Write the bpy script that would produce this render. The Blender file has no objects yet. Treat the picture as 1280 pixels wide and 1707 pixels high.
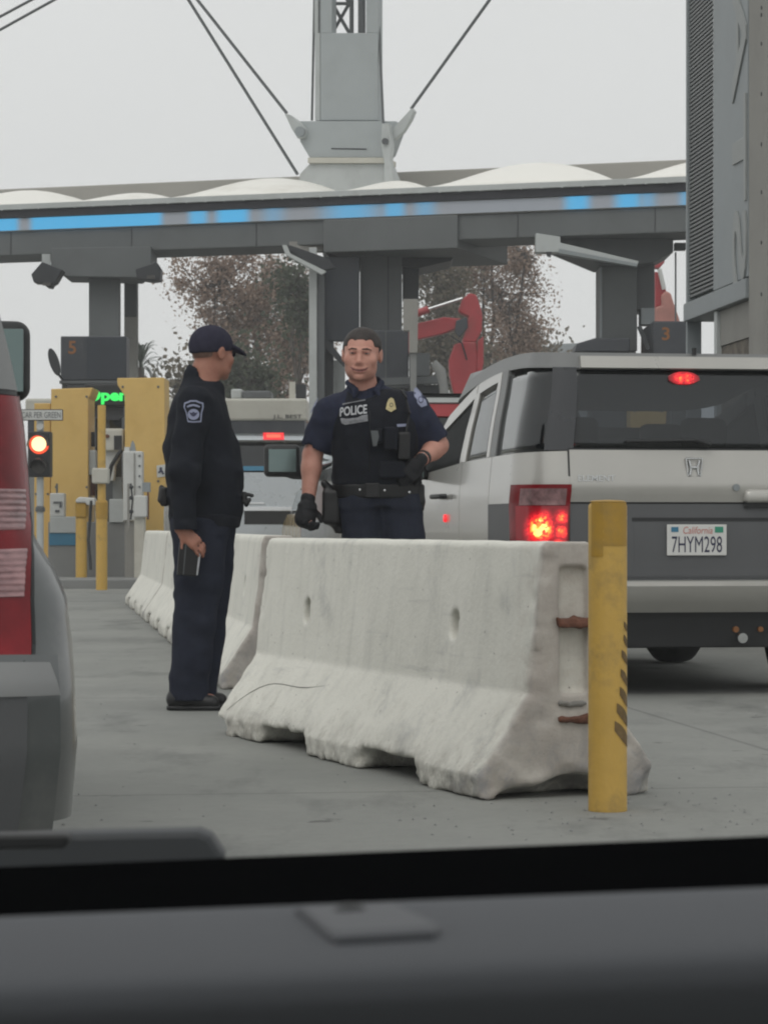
import bpy, math, random
import numpy as np
from mathutils import Vector, Matrix

random.seed(7)
SC = bpy.context.scene
COL = SC.collection
R_ = math.radians
# ------------------------------------------------------------------ camera, sky, sun, exposure
F, H, YH = 4500.0, 0.86, 877.0          # focal length in photo pixels, eye height, horizon row
cam_data = bpy.data.cameras.new("camera")
cam = bpy.data.objects.new("camera", cam_data)
COL.objects.link(cam)
cam.location = (0, 0, H)
cam.rotation_euler = (R_(90), 0, 0)
cam_data.sensor_fit = 'HORIZONTAL'
cam_data.sensor_width = 36.0
cam_data.lens = F / 1280.0 * 36.0
cam_data.shift_y = (YH - 853.5) / 1280.0
cam_data.clip_start = 0.05
cam_data.clip_end = 4000.0
cam_data.dof.use_dof = True
cam_data.dof.focus_distance = 13.0
cam_data.dof.aperture_fstop = 36.0
SC.camera = cam

SUN_EL, SUN_AZ = 52.0, 205.0            # high, behind the camera and to its left (very soft, overcast)
world = bpy.data.worlds.new("World")
SC.world = world
world.use_nodes = True
wn = world.node_tree
bg = wn.nodes["Background"]
bg.inputs[1].default_value = 0.1
sky = wn.nodes.new("ShaderNodeTexSky")
sky.sky_type = 'NISHITA'
sky.sun_disc = False
sky.sun_elevation = R_(SUN_EL)
sky.sun_rotation = R_(SUN_AZ)
sky.air_density = 1.0
sky.dust_density = 3.0
hsv = wn.nodes.new("ShaderNodeHueSaturation")
hsv.inputs["Saturation"].default_value = 0.12
mixw = wn.nodes.new("ShaderNodeMix")
mixw.data_type = 'RGBA'
mixw.inputs[0].default_value = 0.86
# cloud layer: soft uneven grey over the clear sky
tcw = wn.nodes.new("ShaderNodeTexCoord")
nzw = wn.nodes.new("ShaderNodeTexNoise")
nzw.inputs["Scale"].default_value = 2.2
nzw.inputs["Detail"].default_value = 4
rmw = wn.nodes.new("ShaderNodeMapRange")
rmw.inputs[1].default_value = 0.3; rmw.inputs[2].default_value = 0.7
rmw.inputs[3].default_value = 8.2; rmw.inputs[4].default_value = 8.8
cmb = wn.nodes.new("ShaderNodeVectorMath"); cmb.operation = 'SCALE'
cmb.inputs[0].default_value = (0.985, 1.0, 0.99)
L = wn.links.new
L(tcw.outputs["Generated"], nzw.inputs["Vector"])
L(nzw.outputs[0], rmw.inputs[0])
L(rmw.outputs[0], cmb.inputs["Scale"])
L(sky.outputs[0], hsv.inputs["Color"])
L(hsv.outputs[0], mixw.inputs[6])
L(cmb.outputs[0], mixw.inputs[7])
L(mixw.outputs[2], bg.inputs[0])

sun_data = bpy.data.lights.new("sun", 'SUN')
sun_data.energy = 0.6
sun_data.angle = R_(35)
sun_data.color = (1.0, 0.96, 0.9)
sun = bpy.data.objects.new("sun", sun_data)
COL.objects.link(sun)
_el, _az = R_(SUN_EL), R_(SUN_AZ)
_sd = Vector((math.sin(_az) * math.cos(_el), math.cos(_az) * math.cos(_el), math.sin(_el)))
sun.rotation_euler = (-_sd).to_track_quat('-Z', 'Y').to_euler()
sun.location = (0, 0, 50)

SC.view_settings.view_transform = 'Standard'
SC.view_settings.look = 'None'
SC.view_settings.exposure = 0.0
SC.view_settings.gamma = 1.0
SC.view_settings.use_curve_mapping = False
SC.render.engine = 'CYCLES'
SC.cycles.use_denoising = True
SC.cycles.filter_width = 2.1
SC.cycles.max_bounces = 8
SC.cycles.transparent_max_bounces = 12

# ------------------------------------------------------------------ helpers
def P(px, py, d):
    """world point that stands at depth d behind photo pixel (px, py)"""
    return Vector(((px - 640.0) / F * d, d, H - (py - YH) / F * d))

def chain_matrix(o):
    m = Matrix.Identity(4)
    while o is not None:
        m = o.matrix_basis @ m
        o = o.parent
    return m

def tag(o, label=None, cat=None, group=None, kind=None):
    if label: o['label'] = label
    if cat: o['category'] = cat
    if group: o['group'] = group
    if kind: o['kind'] = kind
    return o

def thing(name, label, cat, loc=(0, 0, 0), rz=0.0, group=None):
    o = bpy.data.objects.new(name, None)
    o.empty_display_size = 0.2
    COL.objects.link(o)
    o.location = loc
    o.rotation_euler = (0, 0, rz)
    return tag(o, label, cat, group)

def mesh_obj(name, verts, faces, mat, parent=None, world=False, smooth=None, bevel=0.0, solid=0.0, origin=None, segs=2):
    v = np.asarray(verts, dtype=np.float64).reshape(-1, 3)
    if parent is not None and world:
        mi = np.array(chain_matrix(parent).inverted())
        v = v @ mi[:3, :3].T + mi[:3, 3]
    loc = None
    if parent is None:
        if origin is None:
            origin = ((v[:, 0].min() + v[:, 0].max()) / 2, (v[:, 1].min() + v[:, 1].max()) / 2, v[:, 2].min())
        loc = origin
        v = v - np.array(loc)
    me = bpy.data.meshes.new(name)
    me.from_pydata(v.tolist(), [], faces if isinstance(faces, list) else faces.tolist())
    me.update()
    if mat is not None:
        me.materials.append(mat)
    o = bpy.data.objects.new(name, me)
    COL.objects.link(o)
    if loc is not None: o.location = loc
    if parent is not None: o.parent = parent
    if bevel:
        b = o.modifiers.new("bevel", 'BEVEL'); b.width = bevel; b.segments = segs; b.limit_method = 'ANGLE'; b.angle_limit = R_(35)
    if solid:
        s = o.modifiers.new("solid", 'SOLIDIFY'); s.thickness = solid; s.offset = 0
    if smooth is not None:
        me.polygons.foreach_set('use_smooth', [True] * len(me.polygons))
        if smooth < 179:
            me.set_sharp_from_angle(angle=R_(smooth))
    return o

class MB:
    """collects shapes into ONE mesh"""
    def __init__(s):
        s.v = []; s.f = []
    def add(s, verts, faces):
        n = len(s.v)
        s.v.extend([tuple(x) for x in verts])
        s.f.extend([tuple(i + n for i in fc) for fc in faces])
        return s
    def box(s, lo, hi, M=None):
        x0, y0, z0 = lo; x1, y1, z1 = hi
        vs = [(x0,y0,z0),(x1,y0,z0),(x1,y1,z0),(x0,y1,z0),(x0,y0,z1),(x1,y0,z1),(x1,y1,z1),(x0,y1,z1)]
        if M is not None: vs = [M @ Vector(p) for p in vs]
        return s.add(vs, [(3,2,1,0),(4,5,6,7),(0,1,5,4),(1,2,6,5),(2,3,7,6),(3,0,4,7)])
    def pbox(s, x0, y0, x1, y1, d, t=0.3):
        a = P(x0, y1, d); b = P(x1, y0, d)
        return s.box((a.x, d, a.z), (b.x, d + t, b.z))
    def prism(s, poly, t):
        """poly: list of world points (front face), extruded t along +y"""
        n = len(poly)
        vs = [tuple(p) for p in poly] + [(p[0], p[1] + t, p[2]) for p in poly]
        ar = sum(poly[i][0] * poly[(i+1) % n][2] - poly[(i+1) % n][0] * poly[i][2] for i in range(n))
        fr = list(range(n)); bk = [i + n for i in range(n)]
        sides = [(i, i + n, (i+1) % n + n, (i+1) % n) for i in range(n)]
        if ar > 0:
            fs = [tuple(fr), tuple(reversed(bk))] + sides
        else:
            fs = [tuple(reversed(fr)), tuple(bk)] + [tuple(reversed(q)) for q in sides]
        return s.add(vs, fs)
    def pprism(s, pts, d, t):
        return s.prism([P(x, y, d) for x, y in pts], t)
    def tube(s, pts, rad, n=10, cap=True, sx=1.0):
        pts = [Vector(p) for p in pts]
        if not hasattr(rad, '__len__'): rad = [rad] * len(pts)
        base = len(s.v); ref = None
        for i, p in enumerate(pts):
            t = (pts[min(i+1, len(pts)-1)] - pts[max(i-1, 0)]).normalized()
            if ref is None:
                ref = Vector((0, 0, 1)) if abs(t.z) < 0.9 else Vector((1, 0, 0))
            a = (ref - t * ref.dot(t)).normalized(); b = t.cross(a).normalized(); ref = a
            for k in range(n):
                an = 2 * math.pi * k / n
                s.v.append(tuple(p + (a * math.cos(an) * sx + b * math.sin(an)) * rad[i]))
        for i in range(len(pts) - 1):
            for k in range(n):
                a0 = base + i*n + k; a1 = base + i*n + (k+1) % n
                s.f.append((a0, a1, a1 + n, a0 + n))
        if cap:
            s.f.append(tuple(base + k for k in reversed(range(n))))
            e = base + (len(pts)-1) * n
            s.f.append(tuple(e + k for k in range(n)))
        return s
    def lathe(s, prof, c, axis='z', n=24):
        """prof: list of (r, h) along the axis through c"""
        base = len(s.v); m = len(prof)
        for r, h in prof:
            for k in range(n):
                a = 2 * math.pi * k / n
                if axis == 'z': q = (c[0] + r*math.cos(a), c[1] + r*math.sin(a), c[2] + h)
                elif axis == 'x': q = (c[0] + h, c[1] + r*math.cos(a), c[2] + r*math.sin(a))
                else: q = (c[0] + r*math.cos(a), c[1] + h, c[2] + r*math.sin(a))
                s.v.append(q)
        for i in range(m - 1):
            for k in range(n):
                a0 = base + i*n + k; a1 = base + i*n + (k+1) % n
                s.f.append((a0, a1, a1 + n, a0 + n))
        s.f.append(tuple(base + k for k in reversed(range(n))))
        s.f.append(tuple(base + (m-1)*n + k for k in range(n)))
        return s
    def grid(s, fn, nu, nv):
        base = len(s.v)
        for i in range(nu + 1):
            for j in range(nv + 1):
                s.v.append(tuple(fn(i / nu, j / nv)))
        for i in range(nu):
            for j in range(nv):
                a = base + i*(nv+1) + j
                s.f.append((a, a + nv + 1, a + nv + 2, a + 1))
        return s
    def xform(s, M):
        s.v = [tuple(M @ Vector(p)) for p in s.v]
        return s
    def build(s, name, mat, parent=None, **kw):
        return mesh_obj(name, s.v, s.f, mat, parent, **kw)

_TXT = {}
def text_mesh(body, bold=0.0, shear=0.0):
    """2-D text outline filled: verts (x, y) with cap height about 0.7 -> (np verts, faces, width)"""
    key = (body, bold, shear)
    if key in _TXT: return _TXT[key]
    cu = bpy.data.curves.new("lettering", 'FONT')
    cu.body = body; cu.offset = bold; cu.shear = shear; cu.resolution_u = 4
    o = bpy.data.objects.new("lettering", cu)
    COL.objects.link(o)
    dg = bpy.context.evaluated_depsgraph_get(); dg.update()
    me = bpy.data.meshes.new_from_object(o.evaluated_get(dg))
    v = np.array([tuple(q.co) for q in me.vertices]); f = [tuple(p.vertices) for p in me.polygons]
    bpy.data.objects.remove(o); bpy.data.curves.remove(cu); bpy.data.meshes.remove(me)
    v[:, 0] -= v[:, 0].min(); v[:, 1] -= v[:, 1].min()
    _TXT[key] = (v, f, v[:, 0].max(), v[:, 1].max())
    return _TXT[key]

def text_plane(body, name, mat, parent, x0, x1, z0, z1, y, world=True, bold=0.0, shear=0.0, M=None):
    """letters filling the rectangle x0..x1, z0..z1 of the plane at y, facing -y"""
    v, f, w, h = text_mesh(body, bold, shear)
    q = np.stack([x0 + v[:, 0] / w * (x1 - x0), np.full(len(v), y), z0 + v[:, 1] / h * (z1 - z0)], 1)
    if M is not None: q = np.array([tuple(M @ Vector(p)) for p in q])
    return mesh_obj(name, q, f, mat, parent, world=world)

# ---- value noise on arrays
def _hash(i, j, k, seed):
    n = (i * 374761393 + j * 668265263 + k * 2147483647 + seed * 974634777) & 0xffffffff
    n = ((n ^ (n >> 13)) * 1274126177) & 0xffffffff
    n = n ^ (n >> 16)
    return (n & 0xffff) / 32768.0 - 1.0
def vnoise(x, y, z, seed=0):
    x, y, z = np.broadcast_arrays(x, y, z)
    xi = np.floor(x).astype(np.int64); yi = np.floor(y).astype(np.int64); zi = np.floor(z).astype(np.int64)
    fx = x - xi; fy = y - yi; fz = z - zi
    fx = fx*fx*(3-2*fx); fy = fy*fy*(3-2*fy); fz = fz*fz*(3-2*fz)
    r = 0
    for a in (0, 1):
        for b in (0, 1):
            for c in (0, 1):
                w = (fx if a else 1-fx) * (fy if b else 1-fy) * (fz if c else 1-fz)
                r = r + w * _hash(xi + a, yi + b, zi + c, seed)
    return r

# ---- implicit surfaces -> one continuous mesh
class SDF:
    def __init__(s, lo, hi, h, fine=None):
        s.ax = []
        for i in range(3):
            st = h if not hasattr(h, '__len__') else h[i]
            if fine and fine[i]:
                a, b, hf = fine[i]
                pts = list(np.arange(lo[i], a, st)) + list(np.arange(a, b, hf)) + list(np.arange(b, hi[i] + st, st))
                s.ax.append(np.array(pts))
            else:
                s.ax.append(np.arange(lo[i], hi[i] + st, st))
        s.f = np.full([len(a) for a in s.ax], 1.0)
        s.rs = 1.0                      # scale on radii while a head is being added
    def _sl(s, lo, hi):
        out = []
        for i in range(3):
            a = np.searchsorted(s.ax[i], lo[i]); b = np.searchsorted(s.ax[i], hi[i])
            out.append(slice(a, max(b, a)))
        return tuple(out)
    def op(s, lo, hi, fn, k=0.01, mode='u'):
        pad = max(k * 1.6, 0.03)
        sl = s._sl([l - pad for l in lo], [q + pad for q in hi])
        if any(q.stop <= q.start for q in sl): return s
        X = s.ax[0][sl[0]][:, None, None]; Y = s.ax[1][sl[1]][None, :, None]; Z = s.ax[2][sl[2]][None, None, :]
        d = fn(X, Y, Z); o = s.f[sl]
        k = max(k, 1e-5)
        if mode == 'u':
            hh = np.maximum(k - np.abs(o - d), 0) / k
            s.f[sl] = np.minimum(o, d) - hh*hh*k*0.25
        elif mode == 's':
            d = -d
            hh = np.maximum(k - np.abs(o - d), 0) / k
            s.f[sl] = np.maximum(o, d) + hh*hh*k*0.25
        return s
    def cap(s, a, b, ra, rb=None, k=0.01, mode='u', flat=False):
        a = np.array(a, float); b = np.array(b, float); rb = ra if rb is None else rb
        ba = b - a; l2 = float(ba @ ba) + 1e-12; L_ = math.sqrt(l2)
        ra, rb = ra*s.rs, rb*s.rs
        r = max(ra, rb)
        def fn(X, Y, Z):
            px, py, pz = X - a[0], Y - a[1], Z - a[2]
            t = (px*ba[0] + py*ba[1] + pz*ba[2]) / l2
            h = np.clip(t, 0, 1)
            if flat:
                q = np.sqrt((px-ba[0]*t)**2 + (py-ba[1]*t)**2 + (pz-ba[2]*t)**2) - (ra + (rb-ra)*h)
                return np.maximum(q, (np.abs(t - .5) - .5) * L_)
            return np.sqrt((px-ba[0]*h)**2 + (py-ba[1]*h)**2 + (pz-ba[2]*h)**2) - (ra + (rb-ra)*h)
        return s.op(np.minimum(a, b) - r, np.maximum(a, b) + r, fn, k, mode)
    def ell(s, c, r, k=0.01, mode='u', rot=None):
        c = np.array(c, float)
        r = [q_*s.rs for q_ in r]
        rr = max(r)
        Rm = None if rot is None else np.array(rot)
        def fn(X, Y, Z):
            px, py, pz = X - c[0], Y - c[1], Z - c[2]
            if Rm is not None:
                px, py, pz = (Rm[0,0]*px + Rm[1,0]*py + Rm[2,0]*pz, Rm[0,1]*px + Rm[1,1]*py + Rm[2,1]*pz, Rm[0,2]*px + Rm[1,2]*py + Rm[2,2]*pz)
            k0 = np.sqrt((px/r[0])**2 + (py/r[1])**2 + (pz/r[2])**2)
            k1 = np.sqrt((px/r[0]**2)**2 + (py/r[1]**2)**2 + (pz/r[2]**2)**2) + 1e-9
            return k0 * (k0 - 1) / k1
        return s.op(c - rr, c + rr, fn, k, mode)
    def box(s, c, hf, r=0.005, k=0.005, mode='u', rot=None):
        c = np.array(c, float); rr = math.sqrt(sum(q*q for q in hf))
        Rm = None if rot is None else np.array(rot)
        def fn(X, Y, Z):
            px, py, pz = X - c[0], Y - c[1], Z - c[2]
            if Rm is not None:
                px, py, pz = (Rm[0,0]*px + Rm[1,0]*py + Rm[2,0]*pz, Rm[0,1]*px + Rm[1,1]*py + Rm[2,1]*pz, Rm[0,2]*px + Rm[1,2]*py + Rm[2,2]*pz)
            qx, qy, qz = np.abs(px) - hf[0] + r, np.abs(py) - hf[1] + r, np.abs(pz) - hf[2] + r
            return np.sqrt(np.maximum(qx,0)**2 + np.maximum(qy,0)**2 + np.maximum(qz,0)**2) + np.minimum(np.maximum(qx, np.maximum(qy, qz)), 0) - r
        return s.op(c - rr, c + rr, fn, k, mode)
    def stack(s, lv, k=0.02, n=2.0, mode='u', rnd=0.0):
        """lv: list of (z, cx, cy, rx, ry) - ellipses stacked along z"""
        lv = sorted(lv); A = np.array(lv, float)
        lo = (min(A[:,1]-A[:,3]), min(A[:,2]-A[:,4]), A[0,0]); hi = (max(A[:,1]+A[:,3]), max(A[:,2]+A[:,4]), A[-1,0])
        def ip(z, col):
            # smooth (monotone-ish) interpolation
            zz = A[:,0]; yy = A[:,col]
            m = np.gradient(yy, zz) if len(zz) > 2 else np.full(len(zz), (yy[-1]-yy[0])/(zz[-1]-zz[0]))
            i = np.clip(np.searchsorted(zz, z) - 1, 0, len(zz) - 2)
            hh = zz[i+1] - zz[i]; t = np.clip((z - zz[i]) / hh, 0, 1)
            return ((2*t**3-3*t**2+1)*yy[i] + (t**3-2*t**2+t)*hh*m[i] + (-2*t**3+3*t**2)*yy[i+1] + (t**3-t**2)*hh*m[i+1])
        def fn(X, Y, Z):
            z = np.clip(Z, A[0,0], A[-1,0]).ravel()
            cx, cy, rx, ry = [ip(z, c).reshape(Z.shape) for c in (1, 2, 3, 4)]
            q = (np.abs((X-cx)/rx)**n + np.abs((Y-cy)/ry)**n)**(1.0/n)
            d = (q - 1) * np.minimum(rx, ry)
            dz = np.maximum(A[0,0] - Z, Z - A[-1,0])
            if rnd:
                a = np.maximum(d + rnd, 0); b = np.maximum(dz + rnd, 0)
                return np.minimum(np.maximum(d, dz) + rnd, 0) + np.sqrt(a*a + b*b) - rnd
            return np.maximum(d, dz)
        return s.op(lo, hi, fn, k, mode)
    def noise(s, amp, sc, seed=0, zlim=None):
        """folds: sc = (fx, fy, fz) frequencies"""
        m = np.argwhere(np.abs(s.f) < 0.06)
        X, Y, Z = s.ax[0][m[:,0]], s.ax[1][m[:,1]], s.ax[2][m[:,2]]
        v = vnoise(X*sc[0], Y*sc[1], Z*sc[2], seed) + 0.5*vnoise(X*sc[0]*2.1, Y*sc[1]*2.1, Z*sc[2]*2.1, seed+1)
        s.f[m[:,0], m[:,1], m[:,2]] += amp * v
        return s
    def front(s, x, z, default=0.0):
        """y of the first surface met from the -y side"""
        i = int(np.clip(np.searchsorted(s.ax[0], x) - 1, 0, len(s.ax[0]) - 2)); j = int(np.clip(np.searchsorted(s.ax[2], z) - 1, 0, len(s.ax[2]) - 2))
        tx = (x - s.ax[0][i]) / (s.ax[0][i+1] - s.ax[0][i]); tz = (z - s.ax[2][j]) / (s.ax[2][j+1] - s.ax[2][j])
        l = (s.f[i,:,j]*(1-tx)*(1-tz) + s.f[i+1,:,j]*tx*(1-tz) + s.f[i,:,j+1]*(1-tx)*tz + s.f[i+1,:,j+1]*tx*tz)
        w = np.argwhere(l < 0)
        if len(w) == 0: return default
        q = int(w[0][0])
        if q == 0: return s.ax[1][0]
        a, b = l[q-1], l[q]
        return s.ax[1][q-1] + (s.ax[1][q] - s.ax[1][q-1]) * a / (a - b)
    def mesh(s):
        f = s.f; nx, ny, nz = f.shape
        neg = f < 0
        cnt = np.zeros((nx-1, ny-1, nz-1), np.int8)
        for a in (0,1):
            for b in (0,1):
                for c in (0,1):
                    cnt += neg[a:nx-1+a, b:ny-1+b, c:nz-1+c]
        act = np.argwhere((cnt > 0) & (cnt < 8))
        idx = np.full(cnt.shape, -1, np.int64)
        idx[act[:,0], act[:,1], act[:,2]] = np.arange(len(act))
        acc = np.zeros((len(act), 3)); num = np.zeros(len(act))
        C = [(a,b,c) for a in (0,1) for b in (0,1) for c in (0,1)]
        for p in C:
            for ax in range(3):
                if p[ax] == 1: continue
                q = list(p); q[ax] = 1
                i0 = act + np.array(p); i1 = act + np.array(q)
                v0 = f[i0[:,0], i0[:,1], i0[:,2]]; v1 = f[i1[:,0], i1[:,1], i1[:,2]]
                m = (v0 < 0) != (v1 < 0)
                t = np.where(m, v0 / np.where(m, v0 - v1, 1), 0)
                for c in range(3):
                    w0 = s.ax[c][i0[:,c]]; w1 = s.ax[c][i1[:,c]]
                    acc[:, c] += np.where(m, w0 + (w1 - w0) * t, 0)
                num += m
        V = acc / num[:, None]
        faces = []
        for ax in range(3):
            o1, o2 = [(1,2),(2,0),(0,1)][ax]
            n0 = neg; sl0 = [slice(None)]*3; sl1 = [slice(None)]*3
            sl0[ax] = slice(0, -1); sl1[ax] = slice(1, None)
            a = neg[tuple(sl0)]; b = neg[tuple(sl1)]
            e = np.argwhere(a != b)
            e = e[(e[:,o1] > 0) & (e[:,o2] > 0) & (e[:,o1] < f.shape[o1]-1) & (e[:,o2] < f.shape[o2]-1)]
            if not len(e): continue
            d1 = np.zeros(3, int); d1[o1] = 1; d2 = np.zeros(3, int); d2[o2] = 1
            q = [e - d1 - d2, e - d2, e, e - d1]
            quad = np.stack([idx[k[:,0], k[:,1], k[:,2]] for k in q], 1)
            flip = ~neg[e[:,0], e[:,1], e[:,2]]
            quad[flip] = quad[flip][:, ::-1]
            faces.append(quad[(quad >= 0).all(1)])
        return V, np.concatenate(faces)
    def build(s, name, mat, parent=None, **kw):
        v, fc = s.mesh()
        kw.setdefault('smooth', 180)
        return mesh_obj(name, v, fc, mat, parent, **kw)

def conform(sdf, name, mat, parent, poly, off=0.004, rings=4, yd=0.0):
    """a thin patch with outline poly [(x, z)] that follows the surface of sdf (seen from -y)"""
    p = np.array(poly, float); c = p.mean(0); n = len(p)
    vs = [(c[0], sdf.front(c[0], c[1], yd) - off, c[1])]
    for r in range(1, rings + 1):
        for q in p:
            w = c + (q - c) * r / rings
            vs.append((w[0], sdf.front(w[0], w[1], yd) - off, w[1]))
    fs = [(0, 1 + i, 1 + (i+1) % n) for i in range(n)]
    for r in range(rings - 1):
        for i in range(n):
            a = 1 + r*n + i; b = 1 + r*n + (i+1) % n
            fs.append((a, a + n, b + n, b))
    ar = sum(p[i][0]*p[(i+1) % n][1] - p[(i+1) % n][0]*p[i][1] for i in range(n))
    if ar < 0: fs = [tuple(reversed(q)) for q in fs]
    return mesh_obj(name, vs, fs, mat, parent, smooth=180)

def conform_text(sdf, body, name, mat, parent, x0, x1, z0, z1, off, bold=0.0, tilt=0.0, yd=0.0):
    v, f, w, h = text_mesh(body, bold)
    q = []
    for p in v:
        x = x0 + p[0]/w*(x1-x0); z = z0 + p[1]/h*(z1-z0) + (x - x0)*tilt
        q.append((x, sdf.front(x, z, yd) - off, z))
    return mesh_obj(name, q, f, mat, parent)

# ------------------------------------------------------------------ materials
def nodes_of(m):
    m.use_nodes = True
    return m.node_tree, m.node_tree.nodes, m.node_tree.links, m.node_tree.nodes["Principled BSDF"]

def M_(name, col, rough=0.6, metal=0.0, var=0.15, scale=6.0, bump=0.0, bscale=60.0, coat=0.0, spec=0.5, emis=None, estr=0.0, dirt=None, dscale=3.0, damt=0.5, sc3=None, sheen=0.0):
    """painted / worn surface: colour broken up by two noises, optional dirt colour in blotches, optional bump"""
    m = bpy.data.materials.new(name)
    nt, N, Lk, b = nodes_of(m)
    m.diffuse_color = (*col, 1)
    b.inputs["Roughness"].default_value = rough
    b.inputs["Metallic"].default_value = metal
    b.inputs["Specular IOR Level"].default_value = spec
    if coat:
        b.inputs["Coat Weight"].default_value = coat; b.inputs["Coat Roughness"].default_value = 0.08
    if sheen:
        b.inputs["Sheen Weight"].default_value = sheen; b.inputs["Sheen Roughness"].default_value = 0.6
    tc = N.new("ShaderNodeTexCoord")
    mp = N.new("ShaderNodeMapping")
    if sc3: mp.inputs["Scale"].default_value = sc3
    Lk.new(tc.outputs["Object"], mp.inputs[0])
    nz = N.new("ShaderNodeTexNoise"); nz.inputs["Scale"].default_value = scale; nz.inputs["Detail"].default_value = 6; nz.inputs["Roughness"].default_value = 0.65
    Lk.new(mp.outputs[0], nz.inputs["Vector"])
    mr = N.new("ShaderNodeMapRange"); mr.inputs[1].default_value = 0.25; mr.inputs[2].default_value = 0.75
    mr.inputs[3].default_value = 1 - var; mr.inputs[4].default_value = 1 + var
    Lk.new(nz.outputs[0], mr.inputs[0])
    sm = N.new("ShaderNodeVectorMath"); sm.operation = 'SCALE'; sm.inputs[0].default_value = col
    Lk.new(mr.outputs[0], sm.inputs["Scale"])
    out = sm.outputs[0]
    if dirt is not None:
        n2 = N.new("ShaderNodeTexNoise"); n2.inputs["Scale"].default_value = dscale; n2.inputs["Detail"].default_value = 8; n2.inputs["Roughness"].default_value = 0.7
        Lk.new(mp.outputs[0], n2.inputs["Vector"])
        r2 = N.new("ShaderNodeMapRange"); r2.inputs[1].default_value = 0.5; r2.inputs[2].default_value = 0.72; r2.inputs[3].default_value = 0; r2.inputs[4].default_value = damt
        Lk.new(n2.outputs[0], r2.inputs[0])
        mx = N.new("ShaderNodeMix"); mx.data_type = 'RGBA'
        Lk.new(r2.outputs[0], mx.inputs[0]); Lk.new(out, mx.inputs[6]); mx.inputs[7].default_value = (*dirt, 1)
        out = mx.outputs[2]
    Lk.new(out, b.inputs["Base Color"])
    rr = N.new("ShaderNodeMapRange"); rr.inputs[3].default_value = max(rough - 0.08, 0.02); rr.inputs[4].default_value = min(rough + 0.08, 1)
    Lk.new(nz.outputs[0], rr.inputs[0]); Lk.new(rr.outputs[0], b.inputs["Roughness"])
    if bump:
        n3 = N.new("ShaderNodeTexNoise"); n3.inputs["Scale"].default_value = bscale; n3.inputs["Detail"].default_value = 5
        Lk.new(tc.outputs["Object"], n3.inputs["Vector"])
        bp = N.new("ShaderNodeBump"); bp.inputs["Strength"].default_value = bump; bp.inputs["Distance"].default_value = 0.01
        Lk.new(n3.outputs[0], bp.inputs["Height"]); Lk.new(bp.outputs[0], b.inputs["Normal"])
    if emis is not None:
        b.inputs["Emission Color"].default_value = (*emis, 1); b.inputs["Emission Strength"].default_value = estr
    return m

def glass_mat(name, tint=(0.25, 0.27, 0.28), rough=0.02, body=(0.01, 0.012, 0.014), opacity=0.25):
    m = bpy.data.materials.new(name)
    nt, N, Lk, b = nodes_of(m)
    b.inputs["Base Color"].default_value = (*body, 1); b.inputs["Roughness"].default_value = rough
    tr = N.new("ShaderNodeBsdfTransparent"); tr.inputs[0].default_value = (*tint, 1)
    gl = N.new("ShaderNodeBsdfGlossy"); gl.inputs["Roughness"].default_value = rough; gl.inputs[0].default_value = (0.9, 0.92, 0.92, 1)
    fr = N.new("ShaderNodeFresnel"); fr.inputs[0].default_value = 1.5
    m1 = N.new("ShaderNodeMixShader"); m1.inputs[0].default_value = opacity
    Lk.new(tr.outputs[0], m1.inputs[1]); Lk.new(b.outputs[0], m1.inputs[2])
    m2 = N.new("ShaderNodeMixShader")
    Lk.new(fr.outputs[0], m2.inputs[0]); Lk.new(m1.outputs[0], m2.inputs[1]); Lk.new(gl.outputs[0], m2.inputs[2])
    Lk.new(m2.outputs[0], N["Material Output"].inputs[0])
    return m

def emit_mat(name, col, strength, core=None, base=(0.3, 0.02, 0.02)):
    m = bpy.data.materials.new(name)
    nt, N, Lk, b = nodes_of(m)
    b.inputs["Base Color"].default_value = (*base, 1); b.inputs["Roughness"].default_value = 0.2
    b.inputs["Emission Color"].default_value = (*col, 1); b.inputs["Emission Strength"].default_value = strength
    return m
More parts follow.
